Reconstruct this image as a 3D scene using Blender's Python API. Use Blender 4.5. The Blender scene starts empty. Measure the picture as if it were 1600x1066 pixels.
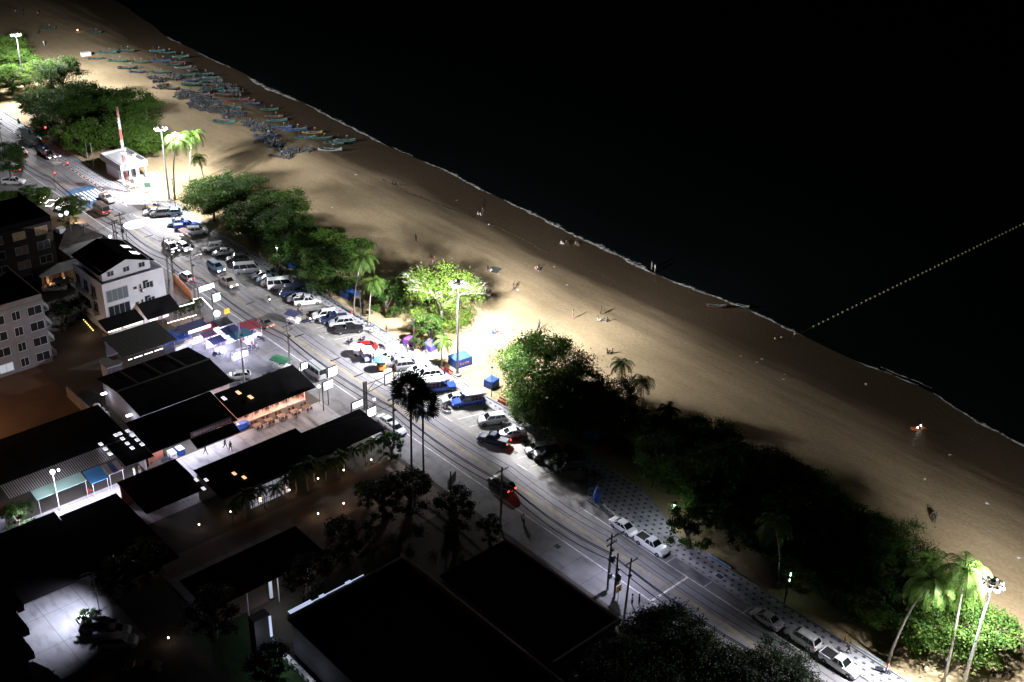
import bpy, bmesh, math, random
from math import sin, cos, pi, radians, sqrt, atan2
from mathutils import Vector, Matrix
random.seed(7)
rnd = random.random
def U(a, b): return a + (b - a) * rnd()
S = bpy.context.scene
COL = S.collection

# ------------------------------------------------------------------ camera
# World: X runs along the beach road (towards the camera side), Y runs out to sea, Z up.
F_PX, PITCH, ROLL, CAM_H = 1850.0, radians(28.8), radians(1.7), 104.0
ROAD = radians(-46.9265)
_F = Vector((0, cos(PITCH), -sin(PITCH))); _R = Vector((1, 0, 0)); _U = _R.cross(_F)
_R2 = _R * cos(ROLL) + _U * sin(ROLL); _U2 = -_R * sin(ROLL) + _U * cos(ROLL)
ROT = Matrix.Rotation(-ROAD, 3, 'Z')
CF, CR, CU = ROT @ _F, ROT @ _R2, ROT @ _U2
_o = ROT @ Vector((-10.70194, 157.88397, 0))
CAM = Vector((-_o.x, -_o.y, CAM_H))
cd = bpy.data.cameras.new("camera"); cam = bpy.data.objects.new("camera", cd); COL.objects.link(cam)
cd.sensor_width = 36.0; cd.lens = F_PX / 1600 * 36.0; cd.clip_start = 1; cd.clip_end = 6000
cam.matrix_world = Matrix(((CR.x, CU.x, -CF.x, CAM.x), (CR.y, CU.y, -CF.y, CAM.y), (CR.z, CU.z, -CF.z, CAM.z), (0, 0, 0, 1)))
S.camera = cam

def at(x, y, z=0.0):
    """the point at height z that photo pixel (x, y) shows"""
    d = CF * F_PX + CR * (x - 800) + CU * (533 - y)
    t = (z - CAM.z) / d.z
    return Vector((CAM.x + d.x * t, CAM.y + d.y * t, z))

# ------------------------------------------------------------------ world, exposure
W = bpy.data.worlds.new("World"); S.world = W; W.use_nodes = True
nt = W.node_tree; bg = nt.nodes['Background']
sky = nt.nodes.new('ShaderNodeTexSky'); sky.sky_type = 'NISHITA'; sky.sun_disc = False
sky.sun_elevation = radians(-6); sky.sun_rotation = radians(250)
nt.links.new(sky.outputs[0], bg.inputs[0]); bg.inputs[1].default_value = 0.05
S.view_settings.view_transform = 'Standard'; S.view_settings.look = 'None'
S.view_settings.exposure = 0.0; S.view_settings.gamma = 1.0; S.view_settings.use_curve_mapping = False
S.cycles.use_denoising = True
S.cycles.max_bounces = 5; S.cycles.diffuse_bounces = 3; S.cycles.glossy_bounces = 2
S.cycles.transmission_bounces = 3; S.cycles.transparent_max_bounces = 8
S.cycles.sample_clamp_indirect = 4.0
S.cycles.use_light_tree = True

# ------------------------------------------------------------------ helpers
def light(name, kind, loc, power, color=(1, 1, 1), radius=0.25, aim=None, spot=None, blend=0.6, parent=None):
    l = bpy.data.lights.new(name, kind); l.energy = power; l.color = color
    if kind != 'AREA': l.shadow_soft_size = radius
    else: l.size = radius
    if spot: l.spot_size = radians(spot); l.spot_blend = blend
    o = bpy.data.objects.new(name, l); COL.objects.link(o); o.location = loc
    if aim is not None:
        o.rotation_euler = (Vector(aim) - Vector(loc)).to_track_quat('-Z', 'Y').to_euler()
    if parent:
        o.parent = parent
        o.matrix_parent_inverse = Matrix.Translation(-Vector(parent.location)) if not any(parent.rotation_euler) else parent.matrix_basis.inverted()
    return o

MATS = {}
def mat(name, col, rough=0.8, metal=0.0, noise=0.0, scale=1.0, bump=0.0, bscale=8.0, emit=None, estr=0.0, trans=0.0, alpha=1.0, rand=0.0, col2=None):
    if name in MATS: return MATS[name]
    m = bpy.data.materials.new(name); m.use_nodes = True; MATS[name] = m
    n = m.node_tree.nodes; L = m.node_tree.links; b = n['Principled BSDF']
    b.inputs['Roughness'].default_value = rough; b.inputs['Metallic'].default_value = metal
    c = (*col, 1); b.inputs['Base Color'].default_value = c
    src = None
    if noise or col2:
        tc = n.new('ShaderNodeTexCoord'); nz = n.new('ShaderNodeTexNoise'); nz.inputs['Scale'].default_value = scale
        nz.inputs['Detail'].default_value = 6; nz.inputs['Roughness'].default_value = 0.6
        L.new(tc.outputs['Object'], nz.inputs['Vector'])
        r = n.new('ShaderNodeValToRGB'); r.color_ramp.elements[0].position = 0.33; r.color_ramp.elements[1].position = 0.67
        hi = col2 if col2 else tuple(min(1, v * (1 + noise)) for v in col)
        lo = col if col2 else tuple(v * (1 - noise) for v in col)
        r.color_ramp.elements[0].color = (*lo, 1); r.color_ramp.elements[1].color = (*hi, 1)
        L.new(nz.outputs['Fac'], r.inputs[0]); src = r.outputs[0]
    if rand:
        oi = n.new('ShaderNodeObjectInfo'); hs = n.new('ShaderNodeHueSaturation')
        mr = n.new('ShaderNodeMapRange'); mr.inputs[3].default_value = 1 - rand; mr.inputs[4].default_value = 1 + rand
        L.new(oi.outputs['Random'], mr.inputs[0]); L.new(mr.outputs[0], hs.inputs['Value'])
        if src: L.new(src, hs.inputs['Color'])
        else: hs.inputs['Color'].default_value = c
        src = hs.outputs[0]
    if src: L.new(src, b.inputs['Base Color'])
    if bump:
        tc = n.new('ShaderNodeTexCoord'); nz = n.new('ShaderNodeTexNoise'); nz.inputs['Scale'].default_value = bscale; nz.inputs['Detail'].default_value = 4
        L.new(tc.outputs['Object'], nz.inputs['Vector'])
        bp = n.new('ShaderNodeBump'); bp.inputs['Strength'].default_value = bump; bp.inputs['Distance'].default_value = 0.1
        L.new(nz.outputs['Fac'], bp.inputs['Height']); L.new(bp.outputs[0], b.inputs['Normal'])
    if name in ('dark_metal_roof', 'slate_roof', 'black_roof', 'black_awning', 'black_flat_roof', 'brown_black_roof'): b.inputs['Specular IOR Level'].default_value = 0
    if emit:
        b.inputs['Emission Color'].default_value = (*emit, 1); b.inputs['Emission Strength'].default_value = estr
        m.cycles.emission_sampling = 'NONE'
    if trans: b.inputs['Transmission Weight'].default_value = trans
    if alpha < 1: b.inputs['Alpha'].default_value = alpha
    return m

class MB:
    """collects shapes for ONE mesh object"""
    def __init__(s): s.v = []; s.f = []; s.m = []; s.k = 0
    def face(s, pts, k=None):
        i = len(s.v); s.v += [tuple(p) for p in pts]; s.f.append(tuple(range(i, i + len(pts)))); s.m.append(s.k if k is None else k)
    def box(s, c, d, rz=0.0, k=None):
        cx, cy, cz = c; hx, hy, hz = d[0] / 2, d[1] / 2, d[2] / 2; ca, sa = cos(rz), sin(rz); i = len(s.v)
        for z in (-hz, hz):
            for x, y in ((-hx, -hy), (hx, -hy), (hx, hy), (-hx, hy)):
                s.v.append((cx + x * ca - y * sa, cy + x * sa + y * ca, cz + z))
        for f in ((0, 3, 2, 1), (4, 5, 6, 7), (0, 1, 5, 4), (1, 2, 6, 5), (2, 3, 7, 6), (3, 0, 4, 7)):
            s.f.append(tuple(i + a for a in f)); s.m.append(s.k if k is None else k)
        return s
    def span(s, a, b, k=None):
        s.box([(a[i] + b[i]) / 2 for i in range(3)], [abs(b[i] - a[i]) for i in range(3)], 0, k); return s
    def prism(s, poly, z0, z1, k=None):
        n = len(poly); i = len(s.v)
        a = sum(poly[j][0] * poly[(j + 1) % n][1] - poly[(j + 1) % n][0] * poly[j][1] for j in range(n))
        if a < 0: poly = poly[::-1]
        f0 = (lambda p: z0) if not callable(z0) else z0
        f1 = (lambda p: z1) if not callable(z1) else z1
        s.v += [(p[0], p[1], f0(p)) for p in poly] + [(p[0], p[1], f1(p)) for p in poly]
        kk = s.k if k is None else k
        s.f.append(tuple(i + n - 1 - j for j in range(n))); s.f.append(tuple(i + n + j for j in range(n))); s.m += [kk, kk]
        for j in range(n):
            a, b = i + j, i + (j + 1) % n
            s.f.append((a, b, b + n, a + n)); s.m.append(kk)
        return s
    def tube(s, pts, r, seg=8, k=None, cap=True):
        pts = [Vector(p) for p in pts]; n = len(pts)
        rs = r if isinstance(r, (list, tuple)) else [r] * n
        kk = s.k if k is None else k; base = len(s.v); prev = None
        for j, p in enumerate(pts):
            d = (pts[min(j + 1, n - 1)] - pts[max(j - 1, 0)]).normalized()
            if prev is None:
                a = d.orthogonal().normalized()
            else:
                a = (prev - d * prev.dot(d)).normalized()
            prev = a; b = d.cross(a)
            for q in range(seg):
                t = 2 * pi * q / seg
                s.v.append(tuple(p + (a * cos(t) + b * sin(t)) * rs[j]))
        for j in range(n - 1):
            for q in range(seg):
                a = base + j * seg + q; b = base + j * seg + (q + 1) % seg
                s.f.append((a, b, b + seg, a + seg)); s.m.append(kk)
        if cap:
            s.f.append(tuple(base + seg - 1 - q for q in range(seg))); s.f.append(tuple(base + (n - 1) * seg + q for q in range(seg))); s.m += [kk, kk]
        return s
    def lathe(s, prof, c=(0, 0, 0), seg=12, k=None, sx=1, sy=1):
        kk = s.k if k is None else k; base = len(s.v); n = len(prof)
        for r, z in prof:
            for q in range(seg):
                t = 2 * pi * q / seg; s.v.append((c[0] + r * cos(t) * sx, c[1] + r * sin(t) * sy, c[2] + z))
        for j in range(n - 1):
            for q in range(seg):
                a = base + j * seg + q; b = base + j * seg + (q + 1) % seg
                s.f.append((a, b, b + seg, a + seg)); s.m.append(kk)
        s.f.append(tuple(base + seg - 1 - q for q in range(seg))); s.f.append(tuple(base + (n - 1) * seg + q for q in range(seg))); s.m += [kk, kk]
        return s
    def ball(s, c, r, seg=10, rings=6, k=None, sq=(1, 1, 1)):
        kk = s.k if k is None else k; base = len(s.v)
        for j in range(rings + 1):
            ph = -pi / 2 + pi * j / rings; rr = max(cos(ph), 0.02) * r
            for q in range(seg):
                t = 2 * pi * q / seg; s.v.append((c[0] + rr * cos(t) * sq[0], c[1] + rr * sin(t) * sq[1], c[2] + r * sin(ph) * sq[2]))
        for j in range(rings):
            for q in range(seg):
                a = base + j * seg + q; b = base + j * seg + (q + 1) % seg
                s.f.append((a, b, b + seg, a + seg)); s.m.append(kk)
        return s
    def mesh(s, name, mats, smooth=False):
        me = bpy.data.meshes.new(name); me.from_pydata(s.v, [], s.f); me.update()
        for m in (mats if isinstance(mats, (list, tuple)) else [mats]): me.materials.append(m)
        me.polygons.foreach_set('material_index', s.m)
        if smooth: me.polygons.foreach_set('use_smooth', [True] * len(s.f))
        return me
    def build(s, name, mats, parent=None, smooth=False, loc=None, rz=0.0):
        return put(name, s.mesh(name, mats, smooth), parent, loc, rz)

def put(name, me, parent=None, loc=None, rz=0.0):
    o = bpy.data.objects.new(name, me); COL.objects.link(o)
    if parent: o.parent = parent
    if loc is not None: o.location = loc
    if rz: o.rotation_euler = (0, 0, rz)
    return o
def tag(o, label=None, cat=None, group=None, kind=None):
    if label: o['label'] = label
    if cat: o['category'] = cat
    if group: o['group'] = group
    if kind: o['kind'] = kind
    return o
def empty(name, loc=(0, 0, 0), rz=0.0, label=None, cat=None, group=None):
    o = bpy.data.objects.new(name, None); COL.objects.link(o); o.location = loc; o.rotation_euler = (0, 0, rz)
    o.empty_display_size = 0.2
    return tag(o, label, cat, group)
KIDS = {}
def dup(o, loc=None, rz=None, label=None, group=None, scale=None, cat=None):
    """a thing, its parts and their sub-parts; mesh data is shared"""
    if o.name not in KIDS:
        KIDS[o.name] = [(c, [g for g in COL.objects if g.parent == c]) for c in COL.objects if c.parent == o]
    r = o.copy(); COL.objects.link(r)
    if loc is not None: r.location = loc
    if rz is not None: r.rotation_euler = (0, 0, rz)
    if scale is not None: r.scale = (scale, scale, scale) if not isinstance(scale, (tuple, list)) else scale
    if label: r['label'] = label
    if group: r['group'] = group
    if cat: r['category'] = cat
    for c, gs in KIDS[o.name]:
        q = c.copy(); COL.objects.link(q); q.parent = r
        for g in gs:
            h = g.copy(); COL.objects.link(h); h.parent = q
    return r
ORD = ['first', 'second', 'third', 'fourth', 'fifth', 'sixth', 'seventh', 'eighth', 'ninth', 'tenth', 'eleventh', 'twelfth', 'thirteenth', 'fourteenth', 'fifteenth', 'sixteenth', 'seventeenth', 'eighteenth', 'nineteenth', 'twentieth']

def ORDN(i): return ORD[i] if i < 20 else 'twenty ' + ORD[i - 20]
# common materials
M_white = mat('white_paint', (.78, .78, .78), .5, noise=.06, scale=2)
M_galv = mat('galvanised_steel', (.55, .56, .58), .42, .4, noise=.1, scale=3)
M_steel = mat('dark_steel', (.06, .06, .065), .5, .3)
M_conc = mat('weathered_concrete', (.3, .29, .28), .85, noise=.22, scale=.5, bump=.2, bscale=3)
M_polec = mat('pole_concrete', (.2, .19, .18), .85, noise=.2, scale=1.5)
M_black = mat('black_rubber', (.02, .02, .02), .7)
M_lamp = mat('lamp_lens', (.9, .9, .9), .3, emit=(1, .98, 1), estr=14)
M_warm = mat('warm_lamp', (.9, .8, .6), .3, emit=(1, .62, .3), estr=9)
M_warmw = mat('warm_white_lamp', (.9, .85, .7), .3, emit=(1, .8, .6), estr=10)

# ------------------------------------------------------------------ ground, sand, sea
def sheet(name, x0, x1, y0, y1, z, m, kind='structure', n=1):
    b = MB(); b.face([(x0, y0, z), (x1, y0, z), (x1, y1, z), (x0, y1, z)])
    return tag(b.build(name, m), kind=kind)
M_earth = mat('dark_earth', (.055, .05, .042), .95, col2=(.09, .08, .065), scale=.15, bump=.5, bscale=2)
sheet('ground', -900, 400, -500, 8.3, 0, M_earth)

SHORE = [(-900, 118), (-470, 112), (-330, 96), (-246, 83), (-204, 80.5), (-176, 78), (-150, 78.5), (-126, 76.6), (-101, 75.2), (-89, 75.4), (-66, 73.3), (-51, 73.5), (-35, 73.2), (-20, 72.4), (-8, 73.3), (4, 73.6), (16, 73), (29, 71.8), (43, 73.2), (52, 71.5), (62, 70.3), (110, 69), (400, 66)]
def shore(x):
    for (a, p), (b, q) in zip(SHORE, SHORE[1:]):
        if x <= b: return p + (q - p) * (x - a) / (b - a)
    return SHORE[-1][1]

def sand_material():
    m = bpy.data.materials.new('beach_sand'); m.use_nodes = True; n = m.node_tree.nodes; L = m.node_tree.links; b = n['Principled BSDF']
    tc = n.new('ShaderNodeTexCoord'); at_ = n.new('ShaderNodeAttribute'); at_.attribute_name = 'wet'
    def noise(scale, detail=5, stretch=None):
        z = n.new('ShaderNodeTexNoise'); z.inputs['Scale'].default_value = scale; z.inputs['Detail'].default_value = detail; z.inputs['Roughness'].default_value = .65
        if stretch:
            mp = n.new('ShaderNodeMapping'); mp.inputs['Scale'].default_value = stretch; L.new(tc.outputs['Object'], mp.inputs['Vector']); L.new(mp.outputs[0], z.inputs['Vector'])
        else: L.new(tc.outputs['Object'], z.inputs['Vector'])
        return z
    big = noise(.03, 6, (.45, 1.6, 1)); fine = noise(1.6, 6); speck = noise(9, 2)
    r = n.new('ShaderNodeValToRGB'); r.color_ramp.elements[0].position = .3; r.color_ramp.elements[1].position = .7
    r.color_ramp.elements[0].color = (.38, .285, .155, 1); r.color_ramp.elements[1].color = (.5, .39, .225, 1)
    L.new(big.outputs[0], r.inputs[0])
    r2 = n.new('ShaderNodeValToRGB'); r2.color_ramp.elements[0].position = .3; r2.color_ramp.elements[1].position = .62
    r2.color_ramp.elements[0].color = (.76, .76, .76, 1); r2.color_ramp.elements[1].color = (1.06, 1.06, 1.06, 1); L.new(fine.outputs[0], r2.inputs[0])
    mx = n.new('ShaderNodeMixRGB'); mx.blend_type = 'MULTIPLY'; mx.inputs[0].default_value = .8; L.new(r.outputs[0], mx.inputs[1]); L.new(r2.outputs[0], mx.inputs[2])
    r3 = n.new('ShaderNodeValToRGB'); r3.color_ramp.elements[0].position = .66; r3.color_ramp.elements[1].position = .74
    r3.color_ramp.elements[0].color = (1, 1, 1, 1); r3.color_ramp.elements[1].color = (.45, .42, .4, 1); L.new(speck.outputs[0], r3.inputs[0])
    mx2 = n.new('ShaderNodeMixRGB'); mx2.blend_type = 'MULTIPLY'; mx2.inputs[0].default_value = .7; L.new(mx.outputs[0], mx2.inputs[1]); L.new(r3.outputs[0], mx2.inputs[2])
    md = noise(.35, 7, (.6, 1.2, 1)); r4 = n.new('ShaderNodeMapRange'); r4.inputs[1].default_value = .42; r4.inputs[2].default_value = .68; r4.inputs[3].default_value = 1; r4.inputs[4].default_value = .88; L.new(md.outputs[0], r4.inputs[0])
    mx4 = n.new('ShaderNodeMixRGB'); mx4.blend_type = 'MULTIPLY'; mx4.inputs[0].default_value = 1; L.new(mx2.outputs[0], mx4.inputs[1]); L.new(r4.outputs[0], mx4.inputs[2]); mx2 = mx4
    # wet sand plus painted floodlight falloff: darker towards the waterline, with streaks left by the tide
    st = noise(.14, 5, (.22, 2.2, 1)); ad = n.new('ShaderNodeMath'); ad.operation = 'MULTIPLY_ADD'; ad.inputs[1].default_value = .9; L.new(st.outputs[0], ad.inputs[0]); 
    sb = n.new('ShaderNodeMath'); sb.operation = 'SUBTRACT'; L.new(at_.outputs['Fac'], sb.inputs[0]); sb.inputs[1].default_value = .45; L.new(sb.outputs[0], ad.inputs[2])
    mr = n.new('ShaderNodeMapRange'); mr.inputs[1].default_value = .05; mr.inputs[2].default_value = .75; L.new(ad.outputs[0], mr.inputs[0])
    mx3 = n.new('ShaderNodeMixRGB'); mx3.blend_type = 'MIX'; L.new(mr.outputs[0], mx3.inputs[0]); L.new(mx2.outputs[0], mx3.inputs[1]); mx3.inputs[2].default_value = (.085, .06, .035, 1)
    L.new(mx3.outputs[0], b.inputs['Base Color'])
    rr = n.new('ShaderNodeMapRange'); rr.inputs[3].default_value = .95; rr.inputs[4].default_value = .5; L.new(mr.outputs[0], rr.inputs[0]); L.new(rr.outputs[0], b.inputs['Roughness'])
    bp = n.new('ShaderNodeBump'); bp.inputs['Strength'].default_value = .5; bp.inputs['Distance'].default_value = .18; L.new(fine.outputs[0], bp.inputs['Height'])
    bp2 = n.new('ShaderNodeBump'); bp2.inputs['Strength'].default_value = .25; bp2.inputs['Distance'].default_value = .8; L.new(big.outputs[0], bp2.inputs['Height']); L.new(bp2.outputs[0], bp.inputs['Normal'])
    L.new(bp.outputs[0], b.inputs['Normal'])
    return m
M_sand = sand_material()
def build_sand():
    xs = [-900, -700, -550, -450] + [-400 + 5 * i for i in range(113)] + [200, 260, 400]
    cs = [7.0, 8.29, 12, 20, 30, 40, 48, 54, 58]
    v = []; w = []
    for x in xs:
        t0 = shore(x) + .6 * sin(x * .06) + .3 * sin(x * .19 + 1)
        cols = cs + [t0 - 12, t0 - 8, t0 - 5, t0 - 2.5, t0, t0 + 3, t0 + 8, t0 + 20]
        for j, t in enumerate(cols):
            t = max(t, cols[j - 1] + .5) if j else t
            dz = -max(0, (t - (t0 - 22)) / 22) ** 1.5 * .5
            if t > 14 and t < t0 - 6: dz += .10 * sin(x * .21 + t * .3) * sin(t * .17 + x * .05)
            v.append((x, t, .006 + dz - (.03 if t < 8 else 0)))
            w.append(min(1, max(0, (t - (t0 - 27)) / 20)))  # wet band widened inland so its dark also carries the lamp falloff
    n = len(cs) + 8; f = []
    for i in range(len(xs) - 1):
        for j in range(n - 1):
            a = i * n + j; f.append((a, a + n, a + n + 1, a + 1))
    me = bpy.data.meshes.new('beach_sand'); me.from_pydata(v, [], f); me.update(); me.materials.append(M_sand)
    me.polygons.foreach_set('use_smooth', [True] * len(f))
    a = me.attributes.new('wet', 'FLOAT', 'POINT'); a.data.foreach_set('value', w)
    tag(put('beach_sand', me), kind='structure')
build_sand()
M_sea = mat('night_sea', (.006, .009, .009), .16, bump=.5, bscale=.7)
sheet('sea', -3000, 1500, 60, 5000, -.5, M_sea)

def foam_material():
    m = bpy.data.materials.new('sea_foam'); m.use_nodes = True; n = m.node_tree.nodes; L = m.node_tree.links; b = n['Principled BSDF']
    b.inputs['Base Color'].default_value = (.85, .84, .8, 1); b.inputs['Roughness'].default_value = .9
    tc = n.new('ShaderNodeTexCoord'); z = n.new('ShaderNodeTexNoise'); z.inputs['Scale'].default_value = 1.3; z.inputs['Detail'].default_value = 8; z.inputs['Roughness'].default_value = .75
    L.new(tc.outputs['Object'], z.inputs['Vector'])
    ed = n.new('ShaderNodeAttribute'); ed.attribute_name = 'edge'
    s = n.new('ShaderNodeMath'); s.operation = 'MULTIPLY_ADD'; s.inputs[1].default_value = .55; L.new(ed.outputs['Fac'], s.inputs[0]); L.new(z.outputs[0], s.inputs[2])
    r = n.new('ShaderNodeMapRange'); r.inputs[1].default_value = .86; r.inputs[2].default_value = 1.04; L.new(s.outputs[0], r.inputs[0])
    L.new(r.outputs[0], b.inputs['Alpha'])
    return m
def build_foam():
    v = []; f = []; e = []
    def strip(x0, x1, off, wid, seed):
        n = max(3, int((x1 - x0) / 1.2)); base = len(v)
        for i in range(n + 1):
            x = x0 + (x1 - x0) * i / n; u = i / n
            t0 = shore(x) + .6 * sin(x * .06) + .3 * sin(x * .19 + 1) + off + .14 * sin(x * .9 + seed) + .08 * sin(x * 2.3 + seed)
            w = wid * (.35 + .65 * abs(sin(x * .31 + seed))) * min(1, 6 * u, 6 * (1 - u)) + .05
            for j, (q, ee) in enumerate(((-.5, 0), (-.2, .9), (.1, .75), (1.0, .2), (1.8, 0))):
                v.append((x, t0 + q * w, -.47 + .05 * (j in (1, 2)))); e.append(ee)
        for i in range(n):
            for j in range(4):
                a = base + i * 5 + j; f.append((a, a + 5, a + 6, a + 1))
    k = 0
    for x0, x1, off, w in [(-246, -234, .5, .9), (-222, -200, .2, 1.2), (-190, -160, -.2, 2.6), (-157, -114, .3, 1.5), (-113, -104, .8, .6), (-100, -72, .2, 1.2), (-68, -60, .4, .9), (-61, -46, .5, 1.9), (-47, -18, .2, 2.1), (-17, 3, .1, 1.2), (3.5, 17, .1, 1.1), (29, 41, .4, .8), (33, 43, 1.4, .5), (44, 53, .3, .6), (51, 66, .2, 1.1), (67, 110, .2, 1.2)]:
        k += 1; strip(x0, x1, off - .3, w * 1.3, k * 1.7)
    me = bpy.data.meshes.new('sea_foam'); me.from_pydata(v, [], f); me.update(); me.materials.append(foam_material())
    a = me.attributes.new('edge', 'FLOAT', 'POINT'); a.data.foreach_set('value', e)
    tag(put('sea_foam', me), kind='structure')
build_foam()

# ------------------------------------------------------------------ road, parking, promenade
def asphalt(name, c1, c2, sc=.25, joints=None, tracks=False):
    m = mat(name, c1, .8, col2=c2, scale=sc, bump=.15, bscale=6)
    n = m.node_tree.nodes; L = m.node_tree.links; b = n['Principled BSDF']; src = b.inputs['Base Color'].links[0].from_socket
    tc = n.new('ShaderNodeTexCoord'); sx = n.new('ShaderNodeSeparateXYZ'); L.new(tc.outputs['Object'], sx.inputs[0])
    def mul(src, fac, lo):
        mr = n.new('ShaderNodeMapRange'); mr.inputs[3].default_value = 1; mr.inputs[4].default_value = lo; L.new(fac, mr.inputs[0])
        mx = n.new('ShaderNodeMixRGB'); mx.blend_type = 'MULTIPLY'; mx.inputs[0].default_value = 1; L.new(src, mx.inputs[1]); L.new(mr.outputs[0], mx.inputs[2]); return mx.outputs[0]
    def math_(op, a, v=None, v2=None):
        q = n.new('ShaderNodeMath'); q.operation = op; L.new(a, q.inputs[0])
        if v is not None: q.inputs[1].default_value = v
        if v2 is not None: q.inputs[2].default_value = v2
        return q.outputs[0]
    # oil and tyre stains
    z = n.new('ShaderNodeTexNoise'); z.inputs['Scale'].default_value = .9; z.inputs['Detail'].default_value = 7; mp = n.new('ShaderNodeMapping'); mp.inputs['Scale'].default_value = (.35, 1, 1)
    L.new(tc.outputs['Object'], mp.inputs[0]); L.new(mp.outputs[0], z.inputs['Vector'])
    mr = n.new('ShaderNodeMapRange'); mr.inputs[1].default_value = .5; mr.inputs[2].default_value = .72; L.new(z.outputs[0], mr.inputs[0]); src = mul(src, mr.outputs[0], .62)
    if joints:
        for ax, step in ((0, joints[0]), (1, joints[1])):
            fr = math_('FRACT', math_('MULTIPLY', sx.outputs[ax], 1 / step)); gt = math_('LESS_THAN', fr, .09 / step); src = mul(src, gt, .55)
    if tracks:
        fr = math_('FRACT', math_('MULTIPLY', math_('ADD', sx.outputs[1], .5), 1 / 1.85)); d = math_('ABSOLUTE', math_('SUBTRACT', fr, .5)); mr = n.new('ShaderNodeMapRange'); mr.inputs[1].default_value = .34; mr.inputs[2].default_value = .12
        L.new(d, mr.inputs[0]); src = mul(src, mr.outputs[0], .94)
    L.new(src, b.inputs['Base Color'])
    return m
M_road = asphalt('road_asphalt', (.16, .155, .168), (.22, .215, .225), .12, joints=(9.5, 200), tracks=True)
M_park = asphalt('parking_concrete', (.2, .195, .185), (.3, .29, .27), .2, joints=(5.2, 60))
M_walk = asphalt('pavement_concrete', (.15, .148, .155), (.24, .235, .24), .3, joints=(4.0, 4.6))
M_court = asphalt('courtyard_concrete', (.3, .29, .3), (.45, .44, .45), .18, joints=(5, 5))
sheet('road', -900, 400, -4.7, 5.6, .004, M_road)
sheet('pavement', -900, 400, -9.2, -4.7, .008, M_walk)
sheet('parking_area', -113, 27, 3.4, 11.2, .008, M_park)
M_paint = mat('road_paint_white', (.62, .62, .6), .7, noise=.35, scale=1.5)
M_yel = mat('road_paint_yellow', (.34, .26, .1), .7, noise=.35, scale=1.5)
M_blue = mat('road_paint_blue', (.05, .11, .2), .7, noise=.3, scale=.8)
b = MB()
for o in (-.68, -.36):
    b.face([(-900, o, .009), (400, o, .009), (400, o + .13, .009), (-900, o + .13, .009)])
tag(b.build('yellow_centre_line', M_yel), kind='structure')
b = MB()
def strip(x0, x1, y0, y1, z=.0125): b.face([(x0, y0, z), (x1, y0, z), (x1, y1, z), (x0, y1, z)])
strip(-900, 400, -4.35, -4.2); strip(28, 400, 3.0, 3.15); strip(-900, -117, 4.5, 4.62)
for x in [44.4 + 6.6 * i for i in range(8)]: strip(x, x + .13, 3.15, 4.85)
for x in range(-112, 26, 9): strip(x, x + 2.2, 3.45, 3.57)
for i in range(-38, 8):
    x0 = -109 + 2.9 * (i + 38)
    if x0 < 20: b.face([(x0, 4.6, .0125), (x0 + .12, 4.6, .0125), (x0 + 1.6, 10.2, .0125), (x0 + 1.48, 10.2, .0125)])
for k in range(10): strip(-9, -5 + .0, -9.0, -8.9) if k == 0 else strip(20 + 1.2 * k, 20.6 + 1.2 * k, -10.6, -10.5)
strip(48.2, 48.5, -4.1, 3.0)
tag(b.build('white_road_markings', M_paint), kind='structure')
b = MB(); b.face([(-134.5, -2.6, .0125), (-122, -2.6, .0125), (-122, 4.2, .0125), (-134.5, 4.2, .0125)]); tag(b.build('blue_crossing', M_blue), kind='structure')
b = MB()
for k in range(7): strip(-131.6, -125, -2.0 + k * .9, -1.55 + k * .9, .017)
tag(b.build('crossing_stripes', M_paint), kind='structure')
M_redp = mat('red_paint', (.32, .03, .03), .7, noise=.3, scale=2)

def tile_material():
    m = bpy.data.materials.new('promenade_tiles'); m.use_nodes = True; n = m.node_tree.nodes; L = m.node_tree.links; b = n['Principled BSDF']
    tc = n.new('ShaderNodeTexCoord'); sx = n.new('ShaderNodeSeparateXYZ'); L.new(tc.outputs['Object'], sx.inputs[0])
    def mt(op, a, b2=None, v=None):
        q = n.new('ShaderNodeMath'); q.operation = op; L.new(a, q.inputs[0])
        if b2 is not None: L.new(b2, q.inputs[1])
        if v is not None: q.inputs[1].default_value = v
        return q.outputs[0]
    X = mt('MULTIPLY', sx.outputs[0], v=1 / 1.2); Y = mt('MULTIPLY', sx.outputs[1], v=1 / .95)
    row = mt('FLOOR', Y); sh = mt('MULTIPLY', row, v=.5); X = mt('ADD', X, sh)
    fx = mt('ABSOLUTE', mt('SUBTRACT', mt('FRACT', X), v=.5)); fy = mt('ABSOLUTE', mt('SUBTRACT', mt('FRACT', Y), v=.5))
    def rect(w, h): return mt('MULTIPLY', mt('LESS_THAN', fx, v=w), mt('LESS_THAN', fy, v=h))
    k = mt('MAXIMUM', rect(.2, .13), rect(.13, .21))
    z = n.new('ShaderNodeTexNoise'); z.inputs['Scale'].default_value = .6; z.inputs['Detail'].default_value = 7; L.new(tc.outputs['Object'], z.inputs['Vector'])
    r = n.new('ShaderNodeValToRGB'); r.color_ramp.elements[0].position = .3; r.color_ramp.elements[1].position = .65
    r.color_ramp.elements[0].color = (.24, .24, .26, 1); r.color_ramp.elements[1].color = (.4, .4, .43, 1); L.new(z.outputs[0], r.inputs[0])
    mx = n.new('ShaderNodeMixRGB'); L.new(k, mx.inputs[0]); L.new(r.outputs[0], mx.inputs[1]); mx.inputs[2].default_value = (.055, .06, .085, 1)
    L.new(mx.outputs[0], b.inputs['Base Color']); b.inputs['Roughness'].default_value = .75
    return m
M_tile = tile_material()
b = MB()
b.prism([(-700, 5.0), (-118, 5.0), (-113, 11.1), (-90, 11.1), (22, 11.1), (27.5, 5.2), (400, 5.2), (400, 8.4), (41, 8.4), (38, 10.5), (30, 13.2), (18, 13.2), (9, 12.9), (-8, 12.5), (-30, 13.4), (-60, 13.4), (-90, 12.7), (-112, 14), (-118, 9.2), (-700, 9.2)], -.1, .14)
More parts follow.
